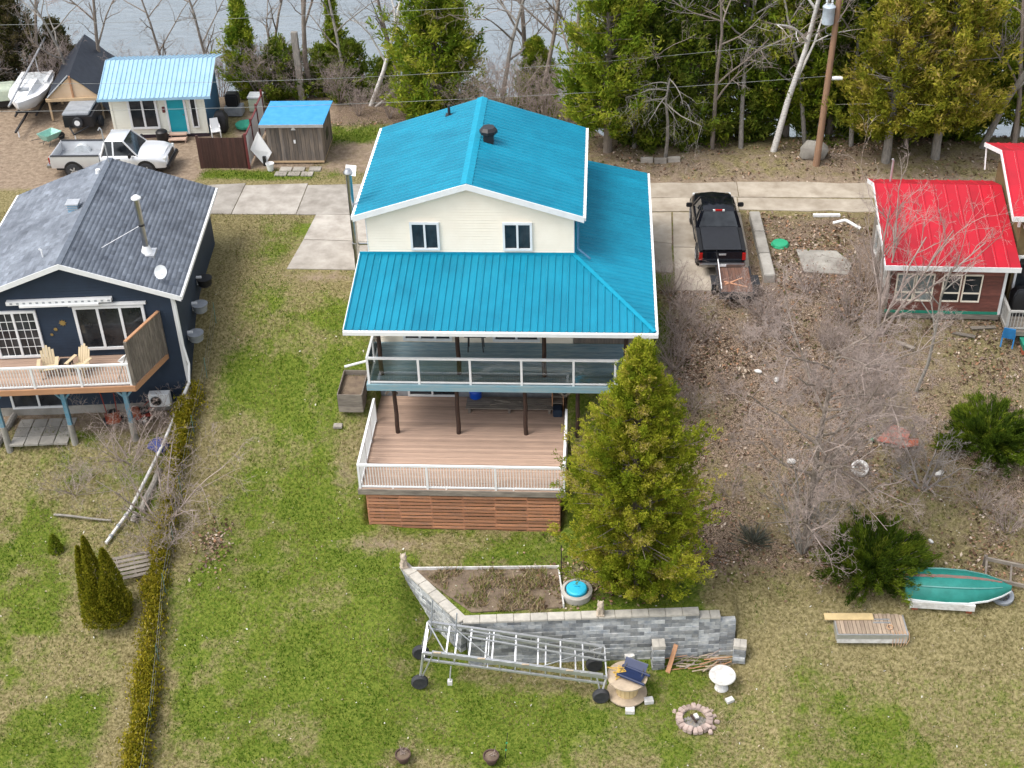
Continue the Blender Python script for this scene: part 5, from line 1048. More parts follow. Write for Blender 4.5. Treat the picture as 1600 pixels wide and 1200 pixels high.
for i in range(6): x = -.3 + .11 * i; MB().path([(x, .1, .05), (x + .02, -.06, .04), (x + .03, -.1, -.2), (x + .05 - .02 * i, -.12, -.5 + .05 * (i % 3))], .012, 5).build('strand', 'rope', t)
MB().path([(-.35 + .1 * math.cos(i * .9), .25 + .12 * math.sin(i * .9), .055 + .003 * i) for i in range(16)], .013, 5).build('loop', 'rope', t)
lad = thing('dock_ladder', 'weathered grey dock frame leaning past the rowboat bow', 'dock frame', (18.8, -9.1, Z(18.8, -9.1)), RD(-14))
for y in (0, .75): MB().bar((0, y, .45 if y else .2), (4.2, y - .1, .35 if y else .1), .07, .14).build('side_rail', 'old_wood_x', lad)
for x in (.05, .9, 1.9, 2.9): MB().bar((x, 0, .2), (x, .75, .4), .07).build('rung', 'old_wood', lad)
MB().box(-.06, .06, -.06, .06, -.2, .55).build('upright', 'old_wood', lad, (0, .8, 0)); MB().box(-.06, .06, -.06, .06, -.2, .3).build('upright', 'old_wood', lad, (0, 0, 0))
def tyre(label, x, y, z, r, m, rot=(0, 0, 0), w=.13):
    prof = [(r * .62, -w / 2), (r * .8, -w * .75), (r * .97, -w * .6), (r, 0), (r * .97, w * .6), (r * .8, w * .75), (r * .62, w / 2), (r * .62, -w / 2)]
    return tag(put('tyre', MB().lathe(prof, 24).mesh('tyre', m, True), None, (x, y, z), rot=rot), label, 'tyre')
tyre('white painted tyre lying in leaves below the bare tree', 14.97, -4.5, Z(14.97, -4.5) + .1, .34, 'white_dirty', (RD(25), 0, 0))
tyre('grey tyre lying in the grass beyond the rowboat bow', 19.3, -9.8, Z(19.3, -9.8) + .08, .42, 'grey_plastic', (RD(12), 0, 0))
t = thing('red_scrap', 'bent faded red metal sheets lying in the undergrowth', 'scrap', (16.35, -3.4, Z(16.35, -3.4) + .12), RD(-20))
MB().slab([(-.6, -.3, 0), (.5, -.4, .1), (.55, .3, .3), (-.2, .5, .35)], (0, .01, .02)).build('sheet', 'scrap_red', t); MB().slab([(.3, -.5, .02), (.95, -.2, .12), (.9, .1, .2), (.35, -.1, .22)], (0, .01, .02)).build('sheet', 'rust', t); MB().slab([(-.95, -.35, 0), (-.7, -.45, .05), (-.65, -.2, .1)], (0, 0, .02)).build('offcut', 'lid_green', t)
for i, (x, y, s, lab) in enumerate(((12.4, -4.3, .2, 'white plastic jug lying on the leaf covered slope'), (17.95, -4.6, .22, 'crumpled grey white bag at the juniper edge'), (12.0, -1.2, .18, 'pale broken stone on the upper leafy slope'), (17.3, -7.2, .13, 'small white plastic scrap on dry grass above the juniper'), (11.3, -.9, .16, 'pale stone half sunk in the upper leafy slope'))):
    r0 = random.Random(i); rings = [[(s * math.cos(th) * math.cos(k * PI / 4) * r0.uniform(.8, 1.2), s * .6 * math.cos(th) * math.sin(k * PI / 4) * r0.uniform(.8, 1.2), s * .5 * (math.sin(th) + .6)) for k in range(8)] for th in (-1.2, -.4, .3, .9, 1.4)]
    tag(MB().loft(rings).build('litter_scrap', 'white_dirty', None, (x, y, Z(x, y)), .7 * i, smooth=True), lab, 'scrap')
mat('ash', (.3, .28, .26), .95, (.12, .11, .1), 6)
# ================================================================ RETAINING WALL
rw = thing('retaining_wall', 'grey blue split block retaining wall with pale cap stones below the yard', 'wall', (0, 0, 0))
def wall_run(p0, p1, ztop, zbot, batter=.015):
    A, B = Vector((*p0, 0)), Vector((*p1, 0)); L = (B - A).length; ang = math.atan2(B.y - A.y, B.x - A.x); d = (B - A).normalized(); nrm = Vector((-d.y, d.x, 0)); r = random.Random(int(L * 10))
    n = max(1, round(L / .47)); w = L / n
    full_, half_ = (MB().box(-q + .003, q - .003, 0, .24, .003, .167).mesh('block', 'wall_block') for q in (w / 2, w / 4))
    z = ztop - .17; c = 0
    while z > zbot - .17:
        pcs = [(w * (i + .5), full_) for i in range(n)] if c % 2 == 0 else [(w / 4, half_)] + [(w * (i + 1), full_) for i in range(n - 1)] + [(L - w / 4, half_)]
        for u, me in pcs:
            q = A + d * u + nrm * (-batter * c - .12 + r.uniform(-.022, .014)); put('block', me, rw, (q.x, q.y, z), rot=(0, r.uniform(-.008, .008), ang + r.uniform(-.02, .02)))
        z -= .17; c += 1
WL, WM, WR = WALL
wall_run((WM[0] + .1, WM[1]), (8.6, -11.06), -4.62, -6.55)
wall_run((8.6, -11.06), (9.35, -11.0), -4.8, -6.55); wall_run((9.35, -11.0), (9.9, -10.95), -4.97, -6.55)
wall_run((WL[0], WL[1]), (WM[0] + .05, WM[1] - .05), -4.62, -5.9)
def caps(p0, p1, z, n):
    A, B = Vector((*p0, z)), Vector((*p1, z)); L = (B - A).length / n; ang = math.atan2(B.y - A.y, B.x - A.x)
    me = MB().box(-L / 2 + .006, L / 2 - .006, -.17, .2, 0, .09).mesh('cap_stone', 'cap_block', bevel=.012)
    for i in range(n): q = A.lerp(B, (i + .5) / n); put('cap_stone', me, rw, (q.x, q.y, z + .003 * (i % 3)), rot=(0, .004 * math.sin(i * 3), ang + .012 * math.sin(i * 5)))
caps((WM[0], WM[1]), (8.6, -11.06), -4.615, 14); caps((8.62, -11.06), (9.35, -11.0), -4.795, 2); caps((WL[0], WL[1]), (WM[0] + .0, WM[1] - .05), -4.614, 6)
def lion(label, x, y, z, rz):
    t = thing('stone_statue', label, 'statue', (x, y, z), rz, 'stone statues on the retaining wall')
    MB().box(-.14, .14, -.17, .17, 0, .08).build('plinth', 'statue', t, bevel=.01)
    MB().loft([[(rx * math.cos(k * PI / 5), ry * math.sin(k * PI / 5) + oy, zz) for k in range(10)] for rx, ry, oy, zz in ((.12, .15, .02, .08), (.13, .15, .02, .18), (.11, .12, .0, .3), (.1, .1, -.03, .4), (.06, .06, -.04, .46))]).build('body', 'statue', t, smooth=True)
    MB().loft([[(rx * math.cos(k * PI / 5), ry * math.sin(k * PI / 5) - .06, zz) for k in range(10)] for rx, ry, zz in ((.06, .06, .38), (.12, .12, .45), (.12, .12, .54), (.07, .07, .62))]).build('head', 'statue', t, smooth=True)
    MB().box(-.045, .045, -.21, -.14, .44, .52).build('muzzle', 'statue', t, bevel=.015)
    for s in (-1, 1): MB().tube((s * .07, -.12, .08), (s * .06, -.1, .32), .035, .04, 8).build('foreleg', 'statue', t); MB().tube((s * .08, .0, .58), (s * .085, .0, .66), .03, .012, 6).build('ear', 'statue', t)
    return t
lion('small sandy stone lion on the wall end by the garden bed corner', -2.05, -9.1, -4.53, RD(20)); lion('small sandy stone lion midway along the straight cap stones', 5.15, -11.33, -4.525, RD(0))
# raised garden bed behind the wall
gb = thing('garden_bed', 'raised bed with white edging boards and brown soil behind the wall', 'garden bed', (0, 0, 0))
bed = [(-1.75, -9.25), (3.6, -9.0), (3.85, -11.0), (.6, -11.35)]
MB().prism(bed, -4.9, -4.56).build('soil', 'soil', gb)
for a, b, hgt in ((bed[0], bed[1], .09), (bed[1], bed[2], .13)): MB().bar((*a, -4.53), (*b, -4.53), .045, hgt * 2).build('edge_board', 'white_dirty', gb)
wl = thing('well_ring', 'concrete well ring with a bright blue round lid', 'well', (4.3, -10.35, -4.62))
MB().lathe([(.5, -.3), (.56, .3), (.44, .34), (.42, .18), (.0, .16)], 28).build('ring', 'old_concrete', wl, smooth=True); l_ = MB().lathe([(.36, .18), (.37, .38), (.33, .42), (.02, .44)], 28).build('lid', 'lid_blue', wl, smooth=True); MB().box(-.09, .09, -.02, .02, .44, .5).build('lid_handle', 'lid_blue', l_)
tag(MB().tube((0, 0, -.3), (.0, .05, 1.25), .02, .02, 6).build('metal_stake', 'dark_metal', None, (3.72, -9.15, -4.6)), 'thin dark metal stake at the garden bed corner', 'stake')
# ================================================================ BOAT LIFT (aluminium frame on wheels)
bl = thing('boat_lift', 'long aluminium boat lift frame on four black wheels before the wall', 'boat lift', (0, 0, 0))
A, B, C_, D = Vector((-.85, -12.05, -4.4)), Vector((5.3, -12.0, -5.45)), Vector((5.38, -13.15, -5.75)), Vector((-.95, -12.95, -4.98))
def lb(a, b, w=.06, name='bar', m='alu'): return MB().bar(a, b, w).build(name, m, bl)
for p, q in ((A, B), (D, C_)):
    lb(p, q, .09, 'top_rail'); dn = Vector((0, 0, -.32)); lb(p + dn, q + dn, .07, 'bottom_rail')
    for i in range(13):
        r_ = p.lerp(q, i / 12); lb(r_, r_ + dn, .04, 'web')
for i in range(9): lb(A.lerp(B, i / 8), D.lerp(C_, i / 8), .05, 'cross_bar')
for i in range(6): lb(A.lerp(B, i / 6) + Vector((0, 0, -.32)), D.lerp(C_, i / 6) + Vector((0, 0, -.32)), .05, 'cross_bar')
A2 = A.lerp(B, .27); 
for f in (.2, .4): lb(A.lerp(D, f + .1) + Vector((1.5, 0, .08)), B.lerp(C_, f + .1) + Vector((0, 0, .06)), .05, 'runner')
lb(A, D.lerp(C_, .13), .04, 'diagonal'); lb(A.lerp(B, .13), D.lerp(C_, .4), .03, 'diagonal'); lb(B, D.lerp(C_, .62), .03, 'diagonal'); lb(A.lerp(B, .35), D.lerp(C_, .35) + Vector((0, 0, -.3)), .03, 'diagonal')
lb(D.lerp(C_, .05) + Vector((0, -.02, .1)), D.lerp(C_, .98) + Vector((0, -.02, .1)), .1, 'walk_plank')
for i in range(11): MB().box(-.13, .13, -.03, .03, 0, .02).build('tread', 'cable_wood' if i % 3 == 0 else 'alu', bl, D.lerp(C_, .08 + .08 * i) + Vector((0, -.06, .155)), -.03)
for i, (p, gx, gy) in enumerate(((D, -1.13, -13.1), (A, -1.2, -12.0), (C_, 5.2, -13.35), (B, 4.95, -12.05))):
    gz = Z(gx, gy); c = Vector((gx, gy, gz + .3))
    lb(p, c, .06, 'leg'); lb(p + (C_ - D).normalized() * (.35 if i < 2 else -.35), c, .04, 'leg')
    w_ = put('wheel', MB().lathe([(.13, -.1), (.26, -.11), (.3, -.06), (.3, .06), (.26, .11), (.13, .1)], 22).mesh('wheel', 'rubber', True), bl, c, rot=(PI / 2, 0, RD(8)))
    hb = MB().lathe([(.14, -.07), (.14, .07)], 12).build('hub', 'dark_metal', w_)
    for k in range(5): MB().bar((0, 0, .085), (.13 * math.cos(k * 1.2566), .13 * math.sin(k * 1.2566), .085), .045, .02).build('spoke', 'grey_plastic', w_)
for x, f in ((-.75, .1), (.15, .5)): MB().tube(A.lerp(D, f) + Vector((x + .85, 0, -.4)), A.lerp(D, f) + Vector((x + 1.0, .05, 1.15)), .025, .025, 8).build('guide_post', 'grey_plastic', bl)
lb((-.0, -13.05, -5.5), (-.05, -13.2, -6.05), .04, 'stand'); MB().box(-.13, .03, -13.28, -13.12, -6.22, -6.05).build('foot_pad', 'white_dirty', bl)
# ================================================================ cable reels, chair, table
def reel(label, x, y, r, h, tilt=(0, 0, 0), inner=.3):
    t = thing('cable_reel', label, 'cable reel', (x, y, Z(x, y) + .05)); t.rotation_euler = tilt
    for z in (0, h - .05): MB().lathe([(r, 0), (r, .05)], 28, (0, 0, z)).build('flange', 'cable_wood', t); 
    n = 16
    for k in range(n): a = 2 * PI * k / n; MB().box(-.02, .02, -inner * .19, inner * .19, .052, h - .052).build('stave', 'cushion', t, (inner * math.cos(a), inner * math.sin(a), 0), a)
    return t
reel('big wooden cable reel with tan core used as a table under the navy chair', 6.1, -12.95, .7, .82, inner=.36); RT = Z(6.1, -12.95) + .88
t = thing('folding_chair', 'navy blue folding chair lying on the cable reel table', 'chair', (6.25, -13.0, RT + .08), RD(-25))
MB().box(-.42, .42, -.22, .18, 0, .05).build('seat', 'navy_chair', t); MB().slab([(-.4, .18, .05), (.4, .18, .05), (.42, .42, .28), (-.42, .42, .28)], (0, .03, .02)).build('backrest', 'navy_chair', t)
for y in (-.24, .22): MB().tube((-.45, y, .06), (.6, y - .05, .08), .05, .05, 8).build('arm', 'navy_chair', t)
for s in (-1, 1): MB().bar((s * .38, -.2, -.07), (s * .3, .4, .2), .03).build('leg', 'dark_metal', t)
t = thing('yellow_rope', 'tangled bright yellow rope on the cable reel table', 'rope', (5.85, -12.85, RT - .02)); r0 = random.Random(5)
MB().path([(r0.gauss(0, .13), r0.gauss(0, .11), .03 + .16 * r0.random()) for i in range(46)], .014, 5).build('coil', 'yellow', t)
for i in range(3): tag(MB().box(-.16, .16, -.12, .12, 0, .16).build('concrete_block', 'white_dirty', None, ((6.2, -13.72), (6.85, -13.3), (6.2, -11.55))[i] + (Z(*((6.2, -13.72), (6.85, -13.3), (6.2, -11.55))[i]) + (.0 if i < 2 else .1),), .2 * i, bevel=.01), ('pale concrete block under the cable reel front edge', 'pale concrete block beside the cable reel, away from the lift wheel', 'pale square block against the wall behind the cable reel table')[i], 'block')
t = thing('round_table', 'round white garden table on a pedestal near the stick pile', 'table', (9.4, -12.6, Z(9.4, -12.6)))
MB().lathe([(.0, .58), (.45, .58), (.47, .62), (.45, .66), (.0, .67)], 28).build('table_top', 'white_dirty', t, smooth=True); MB().lathe([(.25, 0), (.2, .08), (.08, .14), (.07, .5), (.15, .58)], 14).build('pedestal', 'white_dirty', t, smooth=True)
tag(MB().box(-.14, .14, -.1, .1, 0, .12).build('concrete_block', 'white_dirty', None, (9.65, -13.15, Z(9.65, -13.15)), .5, bevel=.01), 'pale broken block lying in front of the round white table', 'block')
def pillar(label, x, y, rz, n=6):
    t = thing('block_pillar', label, 'pillar', (x, y, Z(x, y) - .05), rz, 'block pillars at the wall foot')
    for k in range(n):
        for j in range(2): MB().box(-.2, .2, -.12, .12, .004, .166).build('block', 'wall_block' if k < n - 1 else 'cap_block', t, ((0, -.125 + .25 * j, .17 * k) if k % 2 else (-.105 + .21 * j, 0, .17 * k)), (0 if k % 2 else PI / 2), bevel=.01)
    return t
pillar('stacked block pillar beside the leaning orange plank', 7.2, -11.75, .1, 7); pillar('stacked block pillar at the outer end of the retaining wall', 10.05, -11.6, -.1, 5)
tag(MB().bar((0, 0, 0), (.28, .5, .9), .16, .04).build('leaning_plank', 'orange_wood', None, (7.55, -12.05, Z(7.55, -12.05))), 'orange brown plank leaning against the wall by the block pillar', 'plank')
sp = thing('stick_pile', 'heap of cut bare sticks and brushwood against the wall foot', 'stick pile', (8.7, -11.75, Z(8.7, -11.75))); r0 = random.Random(8)
for i in range(46):
    x, y, z = r0.uniform(-.95, .9), r0.uniform(-.3, .25), r0.uniform(.03, .4); a = r0.gauss(.35, .45); L = r0.uniform(.35, 1.0)
    MB().tube((x - L * math.cos(a) * .5, y - L * math.sin(a) * .2, z - .1 * r0.random()), (x + L * math.cos(a) * .5, y + L * math.sin(a) * .2, z + L * .3 * r0.random()), .022, .012, 5).build('stick', ('cable_wood', 'old_wood', 'orange_wood', 'twig')[i % 4], sp)
fp = thing('fire_pit', 'ring of pinkish stones with ash and a charred log in lawn', 'fire pit', (8.4, -13.95, Z(8.4, -13.95)))
for k in range(20): a = 2 * PI * k / 20; MB().box(-.08, .08, -.12, .12, -.05, .1 + .03 * (k % 3)).build('stone', 'pinkstone', fp, (.52 * math.cos(a), .52 * math.sin(a), .01), a + PI / 2 + .1 * math.sin(k * 3), bevel=.02)
for k in range(11): a = 2 * PI * k / 11 + .2; MB().box(-.07, .07, -.09, .09, -.05, .06).build('stone', 'pinkstone', fp, ((.72 + .05 * math.sin(k * 4)) * math.cos(a * .6 - .9), .72 * math.sin(a * .6 - .9), .0), a, bevel=.02)
MB().lathe([(.0, .03), (.46, .0)], 20).build('ash', 'ash', fp); MB().tube((-.1, .15, .06), (.05, -.2, .12), .05, .04, 8).build('charred_log', 'dark_log', fp); MB().box(-.03, .1, -.05, .15, .08, .16).build('pale_brick', 'white_dirty', fp, (.05, .0, 0), .4)
for i, (x, y, lab) in enumerate(((-1.4, -15.95, 'brown terracotta pot of dry stems standing alone on the lawn'), (1.55, -15.85, 'brown terracotta pot of bare soil beside the thin dark stake'))):
    t = thing('flower_pot', lab, 'pot', (x, y, Z(x, y)), .4 * i, 'flower pots on the lawn')
    MB().lathe([(.17, 0), (.24, .26), (.27, .26), (.27, .34), (.235, .34), (.22, .27)], 18).build('pot', 'terracotta', t, smooth=True); MB().lathe([(.0, .3), (.23, .28)], 14).build('soil', 'soil', t); r0 = random.Random(i)
    for k in range(9 - 5 * i): MB().tube((r0.uniform(-.1, .1), r0.uniform(-.1, .1), .28), (r0.uniform(-.25, .25), r0.uniform(-.2, .2), .5 + .2 * r0.random()), .008, .004, 4).build('stem', 'twig', t)
t = thing('garden_stake', 'thin dark stake with green ties beside the terracotta pot', 'stake', (2.0, -15.7, Z(2, -15.7))); MB().tube((0, 0, -.1), (.12, .02, 1.25), .018, .012, 6).build('rod', 'dark_metal', t)
for z in (.4, .75): MB().tube((.096 * z, 0, z), (.096 * z + .01, 0, z + .05), .03, .03, 6).build('tie', 'lid_green', t)

r = np.random.default_rng(77); k = 5200; bx, by = r.uniform(-1.6, 3.7, k), r.uniform(-11.3, -9.1, k); ok = (bx > np.interp(-by, [9.25, 11.35], [-1.6, .7])) & (vnoise(bx, by, .5, 78) > .38); bx, by = bx[ok], by[ok]; k = len(bx); a_ = r.uniform(0, 2 * PI, k); h_ = r.uniform(.06, .26, k); ln = r.uniform(.2, 1.4, k) * h_; t_ = r.uniform(0, 2 * PI, k)
v = np.empty((k, 3, 3)); v[:, 0] = np.stack([bx - .02 * np.cos(a_), by - .02 * np.sin(a_), 0 * bx - 4.57], 1); v[:, 1] = np.stack([bx + .02 * np.cos(a_), by + .02 * np.sin(a_), 0 * bx - 4.57], 1); v[:, 2] = np.stack([bx + ln * np.cos(t_), by + ln * np.sin(t_), -4.57 + h_], 1)
stuff(put('weeds', npmesh('weeds', v.reshape(-1, 3), np.arange(3 * k).reshape(-1, 3), 'tinted', np.array([(.4, .32, .2), (.3, .22, .13), (.16, .2, .04), (.24, .17, .1)])[r.integers(0, 4, k)]), gb))
mat('stake_green', (.1, .2, .16), .6)
# ================================================================ VEGETATION
def unit(v): return v / np.maximum(np.linalg.norm(v, axis=-1, keepdims=True), 1e-6)
def sprays(C, D, size, wid, r, cols, cid, flat=.0):
    """leaf-shaped quads: centres C, directions D; cid picks the tint of each"""
    n = len(C); D = unit(D); s = unit(np.cross(D, unit(r.normal(size=(n, 3)) + np.array([0, 0, flat])))); L = size * r.uniform(.6, 1.35, (n, 1)); w = wid * r.uniform(.7, 1.3, (n, 1))
    v = np.empty((n, 4, 3)); v[:, 0] = C - D * L * .5; v[:, 1] = C + s * w * .5 + D * L * .05; v[:, 2] = C + D * L * .5; v[:, 3] = C - s * w * .5 + D * L * .05
    t = np.asarray(cols)[cid] * r.uniform(.78, 1.22, (n, 1))
    return v.reshape(-1, 3), np.arange(4 * n).reshape(-1, 4), t
def tube_mesh(segs, sides):
    """segs: array of (a3, b3, ra, rb) -> verts, quads"""
    S = np.asarray(segs, float); a, b, ra, rb = S[:, 0:3], S[:, 3:6], S[:, 6:7], S[:, 7:8]; d = unit(b - a)
    ref = np.where(np.abs(d[:, 2:3]) < .9, np.array([[0, 0, 1.]]), np.array([[1., 0, 0]])); x = unit(np.cross(d, ref)); y = np.cross(d, x); V = []
    for i in range(sides):
        c, s = math.cos(2 * PI * i / sides), math.sin(2 * PI * i / sides); V.append(a + (x * c + y * s) * ra)
    for i in range(sides):
        c, s = math.cos(2 * PI * i / sides), math.sin(2 * PI * i / sides); V.append(b + (x * c + y * s) * rb)
    V = np.stack(V, 1).reshape(-1, 3); n = len(S); base = np.arange(n)[:, None] * 2 * sides; F = []
    for i in range(sides): j = (i + 1) % sides; F.append(np.concatenate([base + i, base + j, base + sides + j, base + sides + i], 1))
    return V, np.concatenate(F, 0)
GREENS = [(0.118, 0.189, 0.018), (0.195, 0.266, 0.026), (0.271, 0.33, 0.035), (0.366, 0.395, 0.047), (0.448, 0.425, 0.077)]
YEL = [(0.184, 0.207, 0.023), (0.287, 0.287, 0.034), (0.391, 0.356, 0.046), (0.471, 0.391, 0.081), (0.506, 0.38, 0.138)]
DARK = [(0.072, 0.117, 0.017), (0.111, 0.163, 0.023), (0.169, 0.215, 0.033), (0.234, 0.254, 0.049)]
def cedar(h, rad, seed, n_br=300, per=16, leaf=8, base=.08, cols=GREENS, size=.2, prof=None, lobes=5, gap=.25):
    r = np.random.default_rng(seed); prof = prof or (lambda t: np.minimum(1, (t + .06) * 5) * (1 - t) ** .75)
    t = r.random(n_br) ** 1.15; az = r.uniform(0, 2 * PI, n_br)
    lob = 1 + gap * np.sin(az * lobes + 9 * t + seed) * np.cos(az * 2 + 14 * t + seed * 2) + gap * .6 * np.sin(26 * t + az * 3)
    L = rad * prof(t) * lob * r.uniform(.7, 1.12, n_br); z0 = h * (base + (1 - base) * t)
    up = .15 + .55 * t + r.normal(0, .12, n_br); B0 = np.stack([0 * z0, 0 * z0, z0], 1); dirs = unit(np.stack([np.cos(az), np.sin(az), up], 1))
    f = r.uniform(.25, 1.0, (n_br, per)) ** .7
    P = B0[:, None] + dirs[:, None] * (L[:, None] * f)[..., None]; P[..., 2] += -(.22 * L[:, None]) * np.sin(f * PI) + .1 * L[:, None] * f ** 3
    P += r.normal(0, .03 + .022 * rad, P.shape)
    P = np.repeat(P.reshape(-1, 1, 3), leaf, 1); P = P + r.normal(0, size * .5, P.shape) * np.array([1, 1, .8])
    out = np.repeat(np.repeat(dirs[:, None], per, 1).reshape(-1, 1, 3), leaf, 1); D = out * .7 + np.array([0, 0, .45]) + r.normal(0, .55, out.shape)
    cb = np.clip(r.normal(len(cols) * .42, len(cols) * .24, n_br), 0, len(cols) - 1); cid = np.repeat(cb, per * leaf) + r.normal(0, .7, n_br * per * leaf)
    V, F, T = sprays(P.reshape(-1, 3), D.reshape(-1, 3), size * 1.15, size * .33, r, cols, np.clip(cid, 0, len(cols) - 1).astype(int))
    segs = [(*(B0[i]), *(B0[i] + dirs[i] * L[i] * .8), .02 + .012 * rad, .006) for i in range(0, n_br, 2)]
    return npmesh('crown', V, F, 'foliage', T), segs
def trunk_mesh(h, r0, seed, m, lean=(0, 0), extra=None, sides=9):
    r = random.Random(seed); k = 9; pts = [(lean[0] * (i / k) + r.uniform(-.04, .04) * (i > 0), lean[1] * (i / k) + r.uniform(-.04, .04) * (i > 0), -.25 + (h + .25) * i / k) for i in range(k + 1)]
    V, F = tube_mesh([(*pts[i], *pts[i + 1], r0 * (1.15 - i / k * .95), r0 * (1.15 - (i + 1) / k * .95)) for i in range(k)], sides)
    if extra: V2, F2 = tube_mesh(extra, 4); F = np.concatenate([F, F2 + len(V)]); V = np.concatenate([V, V2])
    return npmesh('trunk', V, F, m, smooth=True)
def plant_cedar(name, label, x, y, h, rad, seed, m='bark', r0=.16, group=None, z=None, share=None, rz=0, **kw):
    t = thing(name, label, 'tree', (x, y, Z(x, y) if z is None else z), rz, group)
    if share: cm, tm = share
    else: cm, sg = cedar(h, rad, seed, **kw); tm = trunk_mesh(h * .95, r0, seed, m, extra=sg)
    put('crown', cm, t); put('trunk', tm, t); return cm, tm
# the big cedar standing in front of the decks
plant_cedar('cedar_tree', 'large olive green cedar tree standing right against the lower deck corner', 6.3, -9.7, 10.3, 2.45, 3, n_br=640, per=22, leaf=16, base=.04, size=.11, r0=.2, gap=.26, lobes=4,
            cols=[(.17, .22, .018), (.26, .31, .026), (.36, .39, .036), (.45, .44, .05), (.52, .46, .08), (.5, .4, .15)], prof=lambda t: np.interp(t, [0, .08, .3, .55, .78, .92, 1], [.6, .92, 1, .82, .44, .2, .04]))
# lakeside cedars
LC = 'cedars along the lakeside bank'
full = lambda t: np.minimum(1, (t + .25) * 3) * (1 - t ** 2) ** .8
big = [plant_cedar('cedar_tree', 'broad green cedar behind the turquoise ridge, beside the white birch', -3.6, 20.3, 9.0, 2.7, 11, n_br=330, per=14, leaf=8, base=.04, size=.26, cols=GREENS, group=LC, prof=full)]
big.append(plant_cedar('cedar_tree', 'bright green cedar with twin pale trunks at the turquoise eave', 5.3, 15.6, 10.5, 2.5, 12, n_br=360, per=14, leaf=8, base=.16, size=.24, cols=GREENS, group=LC, r0=.2, prof=full))
big.append(plant_cedar('cedar_tree', 'dense dark green cedar just beyond the drooping dead tree', 9.6, 17.2, 11, 2.3, 13, n_br=360, per=14, leaf=8, base=.01, size=.24, cols=DARK + GREENS[1:3], group=LC, prof=full))
for i, (x, y, k, sc, lab) in enumerate(((7.2, 17.0, 2, .95, 'dark cedar between the twin trunked cedar and the drooping dead tree'), (11.9, 18.2, 2, 1.0, 'deep green cedar behind the two pale bare trunks'), (14.2, 18.0, 1, 1.0, 'green cedar behind the white barked trunk, beside the pole'),
        (16.4, 18.2, 2, 1.05, 'dark cedar standing behind the utility pole and boulder'), (1.6, 20.5, 0, .5, 'low green cedar hidden beyond the turquoise ridge end'), (22.6, 18.5, 2, 1.0, 'dark green cedar behind the taller red roof wing'), (25.4, 17.6, 1, 1.0, 'green cedar beyond the taller red roof wing'),
        (18.4, 18.8, 2, 1.0, 'dark cedar behind the two yellowish cedars, nearest the pole'), (20.6, 18.8, 2, 1.0, 'dark cedar filling the gap behind the yellowish cedars'))):
    t = thing('cedar_tree', lab, 'tree', (x, y, Z(x, y) - .1), 1.3 * i + .5, LC); put('crown', big[k][0], t); put('trunk', big[k][1], t); t.scale = (sc, sc, sc)
yk = dict(n_br=330, per=14, leaf=8, base=.2, size=.22, cols=YEL, group=LC, m='pale_bark', r0=.2, prof=full)
y1 = plant_cedar('cedar_tree', 'yellow green cedar with pale trunk behind the red roof vent pipe', 18.6, 14.6, 9.5, 2.6, 21, **yk)
plant_cedar('cedar_tree', 'yellow green cedar with leaning pale trunk above the red roof ridge', 21.0, 14.9, 9.8, 2.7, 22, **yk)
# left, behind the cottage and shed
DK = dict(n_br=150, per=14, leaf=8, base=.03, size=.2, group=LC, gap=.5, lobes=3)
plant_cedar('cedar_tree', 'slim bright green cedar rising beside the cottage side wall', -14.4, 23.7, 5.6, 1.6, 31, cols=GREENS, **DK)
low = plant_cedar('cedar_tree', 'low dark cedar behind the white panel fence', -12.6, 23.6, 3.2, 2.1, 32, cols=DARK + GREENS[1:3], **DK)
for i, (x, y, sc, lab) in enumerate(((-10.3, 24.4, 1.0, 'low dark cedar behind the grey timber post'), (-8.6, 24.0, 1.05, 'low dark cedar between the shed and the white birch'), (-6.9, 24.3, .8, 'small dark cedar just beyond the white birch'))):
    t = thing('cedar_tree', lab, 'tree', (x, y, Z(x, y) - .1), 2.1 * i + 1, LC); put('crown', low[0], t); put('trunk', low[1], t); t.scale = (sc, sc, sc)
plant_cedar('cedar_tree', 'thin green cedar rising among bare trunks behind the shed', -9.6, 24.6, 6.2, 1.2, 33, cols=GREENS, **DK)
ol = [(.06, .065, .022), (.1, .095, .035), (.15, .12, .06), (.19, .15, .09)]
pl_ = plant_cedar('cedar_tree', 'brownish olive conifer behind the sailboat mast', -27.6, 25.2, 6.6, 2.0, 34, n_br=230, per=12, leaf=8, base=.05, size=.22, cols=ol, group=LC, prof=full)
for i, (x, y, sc, lab) in enumerate(((-30.6, 25.2, 1.0, 'brownish olive conifer behind the covered cart'), (-33, 26, 1.1, 'brownish olive conifer at the end of the lakeside row'), (-25.6, 25.9, .85, 'brownish olive conifer behind the tarp shelter'))):
    t = thing('cedar_tree', lab, 'tree', (x, y, Z(x, y) - .1), 2.1 * i + 1, LC); put('crown', pl_[0], t); put('trunk', pl_[1], t); t.scale = (sc, sc, sc)
